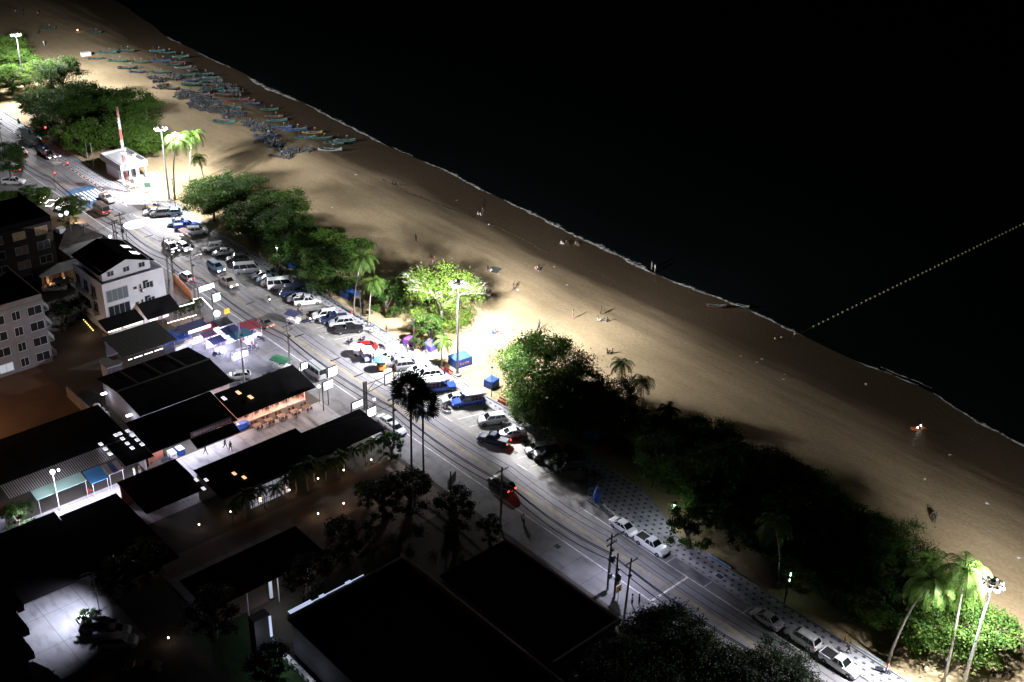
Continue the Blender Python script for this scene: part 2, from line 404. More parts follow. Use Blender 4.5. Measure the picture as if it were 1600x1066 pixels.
tag(b.build('promenade', M_tile), kind='structure')
M_kerb = mat('kerb_stone', (.3, .3, .29), .8, noise=.2, scale=1)
b = MB()
KP = [(-700, 5.0), (-118, 5.0), (-113, 11.1), (22, 11.1), (27.5, 5.2), (400, 5.2)]
for (x0, y0), (x1, y1) in zip(KP, KP[1:]):
    l = math.hypot(x1 - x0, y1 - y0); b.box(((x0 + x1) / 2, (y0 + y1) / 2 - .1, .03), (l, .22, .23), atan2(y1 - y0, x1 - x0))
tag(b.build('kerb', M_kerb), kind='structure')
b = MB()
for (x0, y0), (x1, y1) in zip([(-700, 9.2), (-118, 9.2), (-112, 14)], [(-118, 9.2), (-112, 14), (-90, 12.7)]):
    l = math.hypot(x1 - x0, y1 - y0); b.box(((x0 + x1) / 2, (y0 + y1) / 2, .1), (l, .3, .3), atan2(y1 - y0, x1 - x0))
BK = [(-90, 12.8), (-60, 13.5), (-30, 13.5), (-8, 12.6), (9, 13.0), (18, 13.3), (30, 13.3), (38, 10.6), (41, 8.5), (400, 8.5)]
for (x0, y0), (x1, y1) in zip(BK, BK[1:]):
    l = math.hypot(x1 - x0, y1 - y0); b.box(((x0 + x1) / 2, (y0 + y1) / 2, .12), (l, .3, .36), atan2(y1 - y0, x1 - x0))
tag(b.build('promenade_edge', M_kerb), kind='structure')
# red and white kerb blocks along the no-parking stretch
b = MB(); b2 = MB()
for i in range(64):
    x = -118.6 - i * 1.0; (b if i % 2 else b2).box((x, 4.83, .06), (.99, .2, .2))
o = b.build('red_white_kerb', [mat('kerb_red', (.45, .04, .04), .6)]); tag(o, kind='structure')
o = b2.build('white_kerb_blocks', [M_white]); tag(o, kind='structure')
# yards and courts on the land side
sheet('courtyard', -20.5, -8.5, -75, -9.2, .012, M_court)
sheet('front_yard', -58, -27, -21, -9.2, .012, M_walk)
sheet('forecourt', -108, -58, -15, -9.2, .012, M_walk)
sheet('side_street', -158, -134, -60, -4.7, .012, M_road)
M_lot = mat('bare_earth_lot', (.08, .05, .033), .95, col2=(.14, .088, .058), scale=.12, bump=.5, bscale=1)
sheet('vacant_lot', -62, -34, -75, -40, .012, M_lot)
sheet('hotel_lane', -8, 12, -75, -57, .012, asphalt('lane_concrete', (.2, .2, .21), (.3, .3, .3), .2, joints=(6, 5)))
M_lawn = mat('lawn_grass', (.015, .05, .012), .95, col2=(.035, .09, .02), scale=1, bump=.6, bscale=8)
sheet('lawn', 14, 70, -53, -45.3, .012, M_lawn)
sheet('garden_ground', 0, 16, -50, -10, .014, mat('garden_path', (.12, .09, .07), .9, col2=(.2, .16, .13), scale=.2))
# ------------------------------------------------------------------ high masts and lamps
def mast(x, y, label, power, seed, rot=0.0, wl=1.3, wr=1.3, nad=(125, .3), az0=90, w0=.8, far=2.3, fr=.8, extra=()):
    r = empty('high_mast_light', (x, y, 0), rot, label, 'mast light', 'high mast floodlights along the beach')
    if seed == 3: r.scale = (1, 1, 1.03)
    MB().tube([(0, 0, .25), (0, 0, 6), (0, 0, 12), (0, 0, 17.4)], [.24, .2, .16, .12], 12).build('pole', M_galv, r, True)
    b = MB(); b.lathe([(.75, 0), (.75, .28), (.5, .32), (.3, .5)], (0, 0, .1), 8)
    for k in range(8): b.tube([(.42 * cos(k * pi / 4), .42 * sin(k * pi / 4), .4), (.42 * cos(k * pi / 4), .42 * sin(k * pi / 4), .62)], .04, 5)
    b.build('base', M_conc, r)
    b = MB(); n = 20
    for rad, z in ((.85, 17.25), (.4, 17.4)):
        b.tube([(rad * cos(2 * pi * k / n), rad * sin(2 * pi * k / n), z) for k in range(n + 1)], .045, 6, cap=False)
    for k in range(4): b.tube([(.85 * cos(k * pi / 2), .85 * sin(k * pi / 2), 17.25), (-.85 * cos(k * pi / 2), -.85 * sin(k * pi / 2), 17.25)], .035, 5)
    b.lathe([(.3, 17.1), (.36, 17.3), (.34, 17.75), (.1, 17.85)], seg=10)
    b.build('head_ring', M_galv, r)
    for k in range(8):
        a = k * pi / 4 + .2; c, s_ = cos(a), sin(a)
        h = empty('floodlight', (1.05 * c, 1.05 * s_, 17.2), a); h.parent = r
        b = MB(); b.box((0, 0, .1), (.36, .44, .2)); b.box((-.05, 0, .24), (.25, .3, .12)); b.box((-.22, 0, .1), (.06, .5, .3))
        b.build('housing', M_galv, h)
        b = MB(); b.ball((.1, 0, -.06), .29, 10, 6, sq=(1, 1.05, .6)); b.build('lens', M_lampm, h, True)
    # the light the heads give: most of it over the sand, some straight down, little over the land
    for az, tilt, cone, bl, w, rr in ((az0, 55, 140, .7, w0, 1.6), (168, 50, 116, .7, wl, 1.6), (12, 50, 116, .7, wr, 1.6), (205, 60, 110, .8, wl * .8, 1.6), (-25, 60, 110, .8, wr * .8, 1.6), (90, 4, nad[0], .9, nad[1], 1.5), (-90, 22, 112, .8, .75, 1.7), (az0 - 46, 67, 84, 1, far * fr, 1.7), (az0, 67, 84, 1, far * .9, 1.7), (az0 + 46, 67, 84, 1, far * .8, 1.7)) + tuple(extra):
        a = radians(az); d = Vector((cos(a) * sin(radians(tilt)), sin(a) * sin(radians(tilt)), -cos(radians(tilt)))); p = Vector((x + rr * cos(a), y + rr * sin(a), 16.85))
        light('mast_flood', 'SPOT', p, power * w, (.975, .965, 1), .3, aim=p + d, spot=cone, blend=bl, parent=r)
M_lampm = mat('mast_lamp_lens', (.9, .9, .9), .3, emit=(.96, .95, 1), estr=40)
MP = 40000
mast(-209.5, 20.0, 'distant high mast light rising behind the far left trees', MP, 1)
mast(-114.1, 13.4, 'high mast light beside the three lit palms by the lifeguard house', MP, 2)
mast(-12.4, 13.6, 'high mast light by the blue tent in the middle of the beach', MP * 1.25, 3, wl=1.7, wr=.2, az0=104, w0=.7, far=3.1, fr=.35, extra=((-8, 58, 38, .8, 3.4, 1.7),))
mast(83.8, 11.4, 'nearest high mast light, leaning among the bright palms', MP * 1.1, 4, wl=.04, wr=.8, w0=.6, far=1.0, extra=((-122, 46, 80, .7, 1.0, 1.9),), nad=(114, 1.3))

def lamp_post(x, y, h, label, power, col=(.85, 1, .95), arm=0, cat='street lamp', m=M_steel, name='promenade_lamp', aimdown=True, seg=8):
    r = empty(name, (x, y, 0), 0, label, cat, 'promenade lamps')
    b = MB(); b.tube([(0, 0, 0), (0, 0, h)], [.09, .06], 8); b.lathe([(.2, 0), (.2, .2), (.1, .35)]); b.build('pole', m, r)
    b = MB(); b.lathe([(.1, 0), (.3, .12), (.3, .2), (.05, .34)], (0, 0, h), 10); b.build('lamp_hood', m, r)
    b = MB(); b.ball((0, 0, h - .02), .17, 8, 6); b.build('lamp_globe', mat('cool_lamp', (.9, .9, .9), .3, emit=(.75, 1, .95), estr=12), r, True)
    light('lamp', 'POINT', (x, y - .0, h - .32), power, col, .18, parent=r)
    return r

# ------------------------------------------------------------------ trees
def leaf_mat(name, dark, lite, tr=.35):
    m = bpy.data.materials.new(name); m.use_nodes = True; n = m.node_tree.nodes; L = m.node_tree.links; b = n['Principled BSDF']; out = n['Material Output']
    tc = n.new('ShaderNodeTexCoord'); z = n.new('ShaderNodeTexNoise'); z.inputs['Scale'].default_value = .9; z.inputs['Detail'].default_value = 4
    L.new(tc.outputs['Object'], z.inputs['Vector'])
    r = n.new('ShaderNodeValToRGB'); r.color_ramp.elements[0].position = .36; r.color_ramp.elements[1].position = .66
    r.color_ramp.elements[0].color = (*dark, 1); r.color_ramp.elements[1].color = (*lite, 1); L.new(z.outputs[0], r.inputs[0])
    oi = n.new('ShaderNodeObjectInfo'); hs = n.new('ShaderNodeHueSaturation'); mr = n.new('ShaderNodeMapRange'); mr.inputs[3].default_value = .75; mr.inputs[4].default_value = 1.2
    L.new(oi.outputs['Random'], mr.inputs[0]); L.new(mr.outputs[0], hs.inputs['Value']); L.new(r.outputs[0], hs.inputs['Color'])
    L.new(hs.outputs[0], b.inputs['Base Color']); b.inputs['Roughness'].default_value = .6; b.inputs['Specular IOR Level'].default_value = .15
    t = n.new('ShaderNodeBsdfTranslucent'); L.new(hs.outputs[0], t.inputs[0]); mx = n.new('ShaderNodeMixShader'); mx.inputs[0].default_value = tr
    L.new(b.outputs[0], mx.inputs[1]); L.new(t.outputs[0], mx.inputs[2]); L.new(mx.outputs[0], out.inputs[0])
    return m
M_leafA = leaf_mat('almond_leaves', (.026, .07, .012), (.09, .155, .024))
M_leafB = leaf_mat('fig_leaves', (.018, .05, .009), (.055, .11, .018))
M_leafLit = leaf_mat('lit_almond_leaves', (.035, .1, .014), (.125, .21, .03))  # brighter copy of the almond leaf, floodlight painted into its colour
M_leafY = leaf_mat('yellowing_leaves', (.04, .1, .012), (.13, .185, .025))
M_palmL = leaf_mat('palm_fronds', (.04, .085, .015), (.1, .17, .03))
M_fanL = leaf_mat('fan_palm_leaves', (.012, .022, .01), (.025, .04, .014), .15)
M_bark = mat('tree_bark', (.11, .085, .065), .95, noise=.3, scale=3)
M_barkp = mat('pale_palm_bark', (.3, .27, .23), .9, noise=.3, scale=4)
M_barkw = mat('pale_bare_branches', (.26, .24, .2), .9, noise=.2, scale=4)

def leafquad(b, p, sz, up=0.5, k=0):
    n = Vector((U(-1, 1), U(-1, 1), U(-.4, 1) + up)).normalized()
    a = n.orthogonal().normalized(); a.rotate(Matrix.Rotation(U(0, 6.283), 3, n)); c = n.cross(a)
    l, w = sz * U(.7, 1.25), sz * U(.35, .55)
    b.face([p - a * l * .5, p + c * w * .5 - a * l * .05, p + a * l * .5, p - c * w * .5 - a * l * .05], k)

def make_tree(name, R, H, nlimb, clumps, per, leaf, bark, flat=.45, sz=.36, lean=0.0, layers=True, bare=0.0, droop=0.0):
    """crown of leaf clumps carried by forking limbs; R crown radius, H total height"""
    r = empty(name); tr = MB(); cr = MB()
    fork = H * U(.3, .4); top = Vector((lean, U(-.4, .4), fork))
    tr.tube([(0, 0, 0), (lean * .3, .1, fork * .5), top], [.34, .27, .22], 8)
    tips = []
    for i in range(nlimb):
        a = 2 * pi * i / nlimb + U(-.3, .3); rr = R * U(.35, .75); zz = H * U(.62, .88)
        p1 = top + Vector((cos(a) * rr * .45, sin(a) * rr * .45, (zz - fork) * .55)); p2 = Vector((lean + cos(a) * rr, sin(a) * rr, zz))
        tr.tube([top, p1, p2], [.17, .11, .06], 6)
        for q in range(4):
            a2 = a + U(-1.1, 1.1); e = p2 + Vector((cos(a2), sin(a2), U(-.1, .35))) * R * U(.18, .42)
            tr.tube([p1.lerp(p2, U(.4, 1)), e], [.06, .02], 4); tips.append(e)
            for q2 in range(2 if bare else 0):
                a3 = a2 + U(-.8, .8); e2 = e + Vector((cos(a3), sin(a3), U(-.2, .5))) * R * U(.12, .3); tr.tube([e, e2], [.035, .012], 3)
                for q3 in range(3): tr.tube([e.lerp(e2, U(.3, 1)), e2 + Vector((U(-1, 1), U(-1, 1), U(-.3, .8))) * R * .12], [.02, .008], 3)
    cen = Vector((lean, 0, H * .6)); zr = H * flat * .85
    for i in range(clumps):
        if i < len(tips): c = tips[i].copy()
        else:
            a = U(0, 2 * pi); q = sqrt(rnd()) ; lump = 1 + .17 * sin(3 * a + R) + .12 * sin(7 * a + 2)
            z = U(-1, 1); z = (abs(z) ** .7) * (1 if z > -.25 else -1)
            lim = sqrt(max(.05, 1 - z * z))
            c = cen + Vector((cos(a) * q * R * lump * (.55 + .45 * lim), sin(a) * q * R * lump * (.55 + .45 * lim), z * zr * (1 - .35 * q * q) - droop * q * q))
            if layers: c.z = round(c.z / .9) * .9 + U(-.18, .18)
        cs = R * U(.11, .2); n = int(per * U(.6, 1.3)); 
        if bare and rnd() < bare: continue
        for j in range(n):
            v = Vector((random.gauss(0, 1), random.gauss(0, 1), random.gauss(0, .42 if layers else .7))) * cs * .62
            leafquad(cr, c + v, sz)
    tr.build('trunk', bark, r, True); cr.build('crown', leaf, r)
    return r
def make_palm(name, H, n, L, lean, leaf, bark, droop=1.0):
    r = empty(name); t = MB(); c = MB()
    pts = [Vector((lean[0] * (k / 8) ** 1.7 + .12 * sin(k), lean[1] * (k / 8) ** 1.7, H * k / 8)) for k in range(9)]
    t.tube(pts, [.24] + [.15 - .006 * k for k in range(8)], 8)
    top = pts[-1]
    for i in range(n):
        a = 2 * pi * i * .381966 + U(-.15, .15); el = .95 - 1.35 * i / n + U(-.1, .1); ln = L * U(.85, 1.1); seg = 9
        p = top + Vector((0, 0, .1)); d = Vector((cos(a) * cos(el), sin(a) * cos(el), sin(el))); rach = [p.copy()]
        for q in range(seg):
            p = p + d * ln / seg; d.z -= droop * (.17 + .05 * q); d.normalize(); rach.append(p.copy())
        c.tube(rach, [.035] * 4 + [.02] * 6, 3, cap=False)
        side = Vector((-sin(a), cos(a), 0))
        for q in range(1, len(rach)):
            for h in (0, .34, .67):
                o = rach[q - 1].lerp(rach[q], h); dd = (rach[q] - rach[q - 1]).normalized(); u = (q - 1 + h) / seg; ll = ln * .26 * (sin(pi * (u * .85 + .12)) + .1)
                for s_ in (-1, 1):
                    e = o + (side * s_ * .8 + dd * .55 + Vector((0, 0, -.35 - .25 * u * droop + U(-.12, .12)))).normalized() * ll
                    w = dd * .055; c.face([o - w, o + w, e + w * .25, e - w * .25])
    for k in range(5): c.ball(top + Vector((.25 * cos(k * 1.3), .25 * sin(k * 1.3), -.25)), .13, 6, 4)
    t.build('trunk', bark, r, True); c.build('crown', leaf, r)
    return r
def make_fan_palm(name, H, R, n):
    r = empty(name); t = MB(); c = MB()
    t.tube([(0, 0, 0), (.05, 0, .8), (.03, .05, H * .5), (0, 0, H)], [.32, .2, .17, .2], 9)
    top = Vector((0, 0, H))
    for i in range(n):
        a = i * 2.39996; z = 1 - 1.65 * (i + .5) / n; q = sqrt(max(0, 1 - z * z)); d = Vector((cos(a) * q, sin(a) * q, z))
        e = top + d * R * U(.5, .62); c.tube([top, e], [.04, .03], 3)
        s_ = d.orthogonal().normalized(); s_.rotate(Matrix.Rotation(U(0, 6.28), 3, d)); u = d.cross(s_)
        for k in range(15):
            th = -2.2 + 4.4 * k / 14; l = R * .52 * (1 - .12 * abs(th))
            v = (d * cos(th) + s_ * sin(th)).normalized(); w = (d * -sin(th) + s_ * cos(th)) * .1
            m = e + v * l * .62 + u * U(-.05, .05); f = e + v * l + u * U(-.15, .15)
            c.face([e, m - w, f, m + w])
    t.build('trunk', mat('dark_palm_bark', (.06, .05, .045), .95), r, True); c.build('crown', M_fanL, r)
    return r
for args in (): pass
T_alm = [make_tree('almond_tree', 6.2, 9.5, 7, 150, 130, M_leafA, M_bark, .36, .4),
         make_tree('almond_tree', 5.6, 8.5, 6, 130, 130, M_leafA, M_bark, .42, .38, lean=.7),
         make_tree('fig_tree', 6.0, 10.5, 7, 170, 130, M_leafB, M_bark, .5, .34, layers=False)]
T_yel = make_tree('yellowing_tree', 6.6, 12.0, 10, 260, 75, M_leafY, M_barkw, .6, .38, bare=.2, droop=1.0)
T_big = make_tree('big_almond_tree', 7.6, 13.0, 9, 300, 120, M_leafLit, M_bark, .52, .4, droop=1.2)
M_leafShade = leaf_mat('shade_dark_leaves', (.008, .02, .006), (.02, .04, .01), .15)  # darker leaf copy; the unlit look is put into its colour
T_dark = make_tree('mango_tree', 6.5, 12.0, 8, 210, 120, M_leafShade, M_bark, .5, .42, droop=.8)
T_small = make_tree('small_tree', 2.2, 4.6, 5, 60, 90, M_leafB, M_bark, .6, .26, layers=False)
T_sdark = make_tree('shrub_tree', 2.3, 4.6, 5, 60, 90, M_leafShade, M_bark, .6, .26, layers=False)
T_palm = [make_palm('coconut_palm', 11.5, 20, 3.9, (1.4, .8), M_palmL, M_barkp),
          make_palm('coconut_palm', 10.2, 18, 3.6, (-.9, 1.3), M_palmL, M_barkp, 1.15),
          make_palm('coconut_palm', 13.2, 22, 4.3, (.6, 2.2), M_palmL, M_barkp, 1.05)]
T_sp = make_palm('small_palm', 5.0, 14, 2.6, (.4, .2), M_palmL, M_barkp, .9)
T_fan = make_fan_palm('sugar_palm', 17.0, 3.6, 58)
FIRSTUSE = {}
def plant(proto, loc, rz, label, group, scale=1.0, cat='tree'):
    loc = (loc[0], loc[1], loc[2] if len(loc) > 2 else 0)
    if proto.name not in FIRSTUSE:
        FIRSTUSE[proto.name] = 1
        KIDS[proto.name] = [(c, []) for c in COL.objects if c.parent == proto]
        proto.location = loc; proto.rotation_euler = (0, 0, rz); proto.scale = (scale,) * 3 if not isinstance(scale, tuple) else scale
        return tag(proto, label, cat, group)
    return dup(proto, loc, rz, label, group, scale, cat)
def crown_at(px, py, z):
    p = at(px, py, z); return (p.x, p.y, 0)

GB = 'trees in the belt between promenade and sand'
# (proto, crown pixel x, y, crown height, rotation, scale, label)
A, B_, Fg = T_alm
belt = [
 (A, 330, 296, 7.5, .3, 1.05, 'bright lit spreading almond tree beside the second mast, nearest the white glow'),
 (Fg, 372, 292, 7.5, 1.2, .95, 'spreading tree just right of the bright lit one by the second mast'),
 (A, 432, 312, 7.5, 2.2, 1.0, 'dark almond tree whose crown juts over the sand at the bend of the belt'),
 (B_, 395, 328, 7.0, 4.0, 1.0, 'dark tree behind the parked vans, close to the lamp among leaves'),
 (Fg, 440, 352, 7.0, .5, .95, 'dark fig tree above the silver parked cars'),
 (B_, 500, 372, 7.5, 3.4, 1.05, 'dark tree on the sand side between lamp and leaning palms'),
 (A, 545, 385, 6.5, 5.2, .85, 'dark crown on the sand side just left of the leaning palms'),
 (Fg, 515, 412, 7.0, 2.0, .92, 'mid green tree with visible trunk above the white pickup'),
 (B_, 478, 385, 6.5, 1.1, .8, 'dark crown behind the blue tent near the lamp'),
 (T_small, 605, 470, 3.5, .4, 1.5, 'low leafy tree right of the leaning palms'),
 (T_small, 640, 455, 4.5, .9, 1.6, 'low dark green tree hugging the left side of the yellow tree'),
 (T_yel, 690, 462, 7.2, .6, 1.0, 'bright yellowing tree with bare pale branches by the middle mast'),
 (T_small, 668, 520, 3.0, 2.9, 1.3, 'small green tree below the yellowing tree'),
 (T_big, 850, 562, 9.5, .8, 1.0, 'big spreading almond tree standing against the glowing sand'),
 (A, 905, 612, 6.5, 2.6, .9, 'dark lower crown on the sand side of the big almond tree'),
 (B_, 838, 620, 5.8, 4.4, .72, 'lower lit crown in front of the big almond tree'),
 (Fg, 955, 628, 6.5, 1.7, .9, 'dark fig tree between the big almond and the two coconut palms'),
 (A, 890, 640, 5.8, 5.0, .75, 'small dark crown over the blue folded tent'),
]
for pr, x, y, z, rz, sc, lb in belt: plant(pr, crown_at(x, y, z), rz, lb, GB, sc)
# the long unlit stretch: crowns hide one another; the photo shows one dark mass with trunks at its foot
k = 0; CN = {}
for i, (x, y, pr, sc) in enumerate(sorted([(30, 19.5, A, .9), (34, 15.5, Fg, .8), (38, 21, B_, .95), (44, 14.5, A, .75), (45.5, 21.5, Fg, .95), (51, 14.8, B_, .85), (53, 21.8, A, 1.0), (57.5, 14.5, Fg, .8), (61, 21.5, B_, .95), (63.5, 15.5, A, .8), (67, 21, Fg, .9), (69.5, 13.6, B_, .62), (33, 24, Fg, .8), (36.5, 17.5, A, .85), (41, 18, Fg, .9), (48.5, 18, B_, .9), (55, 18.2, Fg, .95), (59, 18.5, A, .9), (65, 18.2, B_, .9), (46.5, 25, A, .8)], key=lambda q: q[0])):
    row = 'sand side' if y > 19.4 else 'promenade side' if y < 16.5 else 'middle row'; CN[row] = CN.get(row, -1) + 1; k = CN[row]
    plant(pr, (x, y, 0), U(0, 6), 'unlit tree of the dark stretch, %s from the left, %s' % (ORD[k], row), 'unlit trees right of the big almond', sc)
near = [(B_, 1320, 905, 4.0, .68, 'dim green young tree beside the sandy path, left of the leaning near palm'),
        (T_small, 1360, 940, 3.4, 1.5, 'small bright green tree just left of the long leaning palm trunk'),
        (T_small, 1415, 930, 5.0, 1.5, 'small green tree between the leaning palm and the bright crown'),
        (A, 1500, 968, 6.2, 1.02, 'brilliant green round tree under the nearest high mast'),
        (B_, 1440, 965, 4.5, .62, 'lower left lobe tree of the brilliant green group under the mast'),
        (T_small, 1235, 892, 2.6, .8, 'tiny green lit tree with a lamp in it by the promenade'),
        (T_small, 1080, 815, 4.6, 1.35, 'leafy sprays lit bright by the promenade lamp near the white pickup'),
        (T_small, 436, 396, 5.0, .9, 'leaf spray whitened by the lamp post above the parked vans'),
        (T_small, 64, 188, 5.0, 1.2, 'leaves turned blue white by a lamp near the red signals')]
for pr, x, y, z, sc, lb in near: plant(pr, crown_at(x, y, z), U(0, 6), lb, 'small lit trees along the promenade', sc)
# far left belt
far = [(60, 112, T_yel, .8, 'pale bright crown under the farthest mast'), (25, 88, A, 1.0, 'lit green crown at the left edge below the farthest mast'), (95, 118, Fg, 1.1, 'lit dome crown right of the farthest mast'),
       (12, 110, B_, 1.0, 'bright bushy crown at the very left edge'), (100, 150, B_, 1.1, 'dark crown below the dome crown'), (135, 165, Fg, 1.2, 'dark crown left of the lattice tower, upper'), (165, 160, A, 1.1, 'dark crown behind the lattice tower, sand side'),
       (60, 150, A, .9, 'thin crown over the far roadside'), (85, 178, Fg, 1.0, 'dark crown above the red signal lamps'), (205, 178, Fg, 1.2, 'dark green dome just behind the lattice tower'), (180, 200, A, 1.1, 'dark crown above the lifeguard house roof'),
       (222, 205, B_, .95, 'dark crown reaching the sand right of the lattice tower'), (130, 205, B_, 1.1, 'dark crown left of the lifeguard house'), (0, 70, A, 1.1, 'farthest crown at the left edge above the mast foot')]
for x, y, pr, sc, lb in far: plant(pr, crown_at(x, y, 7), U(0, 6), lb, 'trees in the far left belt', sc)
# coconut palms by their foot pixel
for pr, x, y, rz, sc, lb in [
 (T_palm[0], 273, 312, .3, 1.26, 'left of the three brightly lit palms by the second mast'),
 (T_palm[1], 297, 290, 5.4, 1.2, 'middle of the three brightly lit palms by the second mast'),
 (T_palm[1], 321, 297, 3.0, .82, 'right, shortest of the three brightly lit palms by the second mast'),
 (T_palm[2], 553, 492, 5.6, .9, 'tall palm with a pale leaning trunk rising from the promenade edge'),
 (T_palm[0], 577, 506, 5.9, .8, 'second leaning palm, just right of the pale trunked one'),
 (T_sp, 689, 575, 1.0, 1.05, 'small bright palm left of the middle high mast'),
 (T_palm[1], 972, 640, .8, .8, 'palm behind the big almond tree against the sand'),
 (T_palm[0], 1002, 658, 4.7, .72, 'palm with drooping fronds against the sand, right of its twin'),
 (T_sp, 1040, 690, 2.0, 1.1, 'low dark palm at the start of the unlit stretch'),
 (T_palm[2], 1215, 918, 2.9, .82, 'tall unlit palm with a thin grey trunk beside the promenade'),
 (T_palm[2], 1388, 1035, 5.2, 1.1, 'near palm with an S shaped leaning trunk'),
 (T_palm[0], 1474, 1068, 1.98, (1.1, 1.1, 1.38), 'near palm glowing white green against the nearest mast'),
 (T_palm[1], 1452, 960, 1.4, .85, 'dark palm behind the glowing near palm'),
 (T_palm[0], 118, 160, 2.0, .9, 'dark palm crown in front of the lit dome crown'),
]: plant(pr, at(x, y), rz, lb, 'coconut palms', sc, 'palm tree')
plant(T_fan, at(643, 742), .2, 'left, taller of the two black sugar palms before the road', 'black sugar palms', .88, 'palm tree')
plant(T_fan, at(662, 752), 2.2, 'right, lower of the two black sugar palms before the road', 'black sugar palms', .79, 'palm tree')
# land side trees
for pr, x, y, z, sc, lb in [
 (B_, 112, 312, 4.5, .62, 'roadside tree lit warm orange by its own lamp'), (A, 50, 296, 5, .6, 'dark tree left of the warm orange tree'), (Fg, 10, 238, 6, .75, 'dark round tree at the left edge by the side street'),
 (B_, 8, 300, 5, .6, 'dark tree below the white pickup of the side street'), (T_small, 105, 335, 3, 1.0, 'low green shrub tree below the white globe lamps'),
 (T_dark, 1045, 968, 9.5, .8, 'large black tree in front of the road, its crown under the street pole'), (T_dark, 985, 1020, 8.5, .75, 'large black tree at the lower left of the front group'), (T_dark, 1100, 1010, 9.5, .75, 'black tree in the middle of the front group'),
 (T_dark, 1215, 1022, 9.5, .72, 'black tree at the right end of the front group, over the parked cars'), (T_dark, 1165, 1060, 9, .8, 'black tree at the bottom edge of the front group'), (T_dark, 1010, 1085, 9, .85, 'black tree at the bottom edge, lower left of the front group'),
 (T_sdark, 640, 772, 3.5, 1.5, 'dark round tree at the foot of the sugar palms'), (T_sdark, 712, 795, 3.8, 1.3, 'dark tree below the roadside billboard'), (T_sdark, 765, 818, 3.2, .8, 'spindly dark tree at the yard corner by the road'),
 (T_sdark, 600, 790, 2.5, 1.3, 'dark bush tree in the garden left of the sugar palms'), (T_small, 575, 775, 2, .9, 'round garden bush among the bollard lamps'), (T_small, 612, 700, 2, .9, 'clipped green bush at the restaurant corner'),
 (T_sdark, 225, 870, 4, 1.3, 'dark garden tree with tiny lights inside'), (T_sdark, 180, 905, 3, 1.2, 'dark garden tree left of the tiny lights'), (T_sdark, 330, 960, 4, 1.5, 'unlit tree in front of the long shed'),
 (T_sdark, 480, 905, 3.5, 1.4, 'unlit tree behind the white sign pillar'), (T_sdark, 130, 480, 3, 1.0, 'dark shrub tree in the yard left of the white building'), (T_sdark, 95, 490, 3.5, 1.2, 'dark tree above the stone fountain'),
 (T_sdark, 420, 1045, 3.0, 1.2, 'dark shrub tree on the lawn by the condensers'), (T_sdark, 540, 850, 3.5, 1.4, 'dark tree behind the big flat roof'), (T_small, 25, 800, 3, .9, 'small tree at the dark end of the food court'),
 (T_small, 418, 590, 2, .55, 'potted green shrub at the pole before the seafood shop'), (T_small, 140, 968, 1.5, .6, 'bright green shrub in a white planter by the lit lane'),
]: plant(pr, crown_at(x, y, z), U(0, 6), lb, 'trees on the land side of the road', sc)
for i in range(16):
    x = -1.2 + .5 * sin(i * 2.1); y = -37 + i * 1.75
    plant(T_sp, (x, y, 0), i * 1.3, 'slender garden palm %s from the left in the row behind the dark restaurant' % ORD[i], 'garden palms behind the dark restaurant', U(.6, .85), 'palm tree')
# ------------------------------------------------------------------ buildings
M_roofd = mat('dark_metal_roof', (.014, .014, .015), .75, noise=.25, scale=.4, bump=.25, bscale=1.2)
M_roofb = mat('brown_tile_roof', (.07, .055, .05), .85, noise=.3, scale=.6, bump=.4, bscale=4)
M_roofg = mat('grey_roof', (.17, .17, .165), .75, noise=.2, scale=.5, bump=.2)
M_wallw = mat('white_wall', (.68, .69, .74), .8, noise=.1, scale=.3)
M_wallg = mat('grey_wall', (.22, .22, .24), .85, noise=.15, scale=.4)
M_wallb = mat('brown_wall', (.13, .09, .07), .85, noise=.2, scale=.5)
M_brick = mat('red_brown_wall', (.26, .09, .06), .85, noise=.15, scale=1)
M_glass = mat('dark_window_glass', (.02, .025, .03), .12)
M_frame = mat('window_frame', (.5, .5, .5), .5)
M_glassl = mat('lit_window', (.3, .3, .3), .3, emit=(.75, .85, 1), estr=.45)
M_glassw = mat('warm_window', (.3, .2, .1), .3, emit=(1, .6, .3), estr=.03)
M_sky = mat('lit_skylight', (.8, .8, .8), .4, emit=(.92, .92, 1), estr=.9)
M_skyw = mat('warm_skylight', (.8, .6, .4), .4, emit=(1, .55, .3), estr=1.3)
M_strip = mat('light_strip', (.9, .9, .9), .3, emit=(1, .93, .9), estr=3)
M_bluec = mat('blue_canvas', (.03, .1, .45), .7, noise=.15, scale=2)

def bld(name, label, cat='building', group=None): return empty(name, (0, 0, 0), 0, label, cat, group)
def ribs(b, x0, x1, y0, y1, z0, z1, step, w=.05, h=.05, along='x'):
    """raised ribs of a metal roof that runs from z0 (at x0) to z1 (at x1)"""
    n = int((y1 - y0) / step)
    for i in range(n + 1):
        y = y0 + i * step; b.face([(x0, y, z0 + h), (x1, y, z1 + h), (x1, y + w, z1 + h), (x0, y + w, z0 + h)]); b.face([(x0, y, z0), (x1, y, z1), (x1, y, z1 + h), (x0, y, z0 + h)]); b.face([(x0, y + w, z0 + h), (x1, y + w, z1 + h), (x1, y + w, z1), (x0, y + w, z0)])
def slab(b, x0, x1, y0, y1, z0, z1, t=.12):
    p = [(x0, y0, z0), (x1, y0, z1), (x1, y1, z1), (x0, y1, z0)]; q = [(a, c, d - t) for a, c, d in p]
    b.face(p); b.face(q[::-1])
    for i in range(4): b.face([q[i], q[(i + 1) % 4], p[(i + 1) % 4], p[i]])
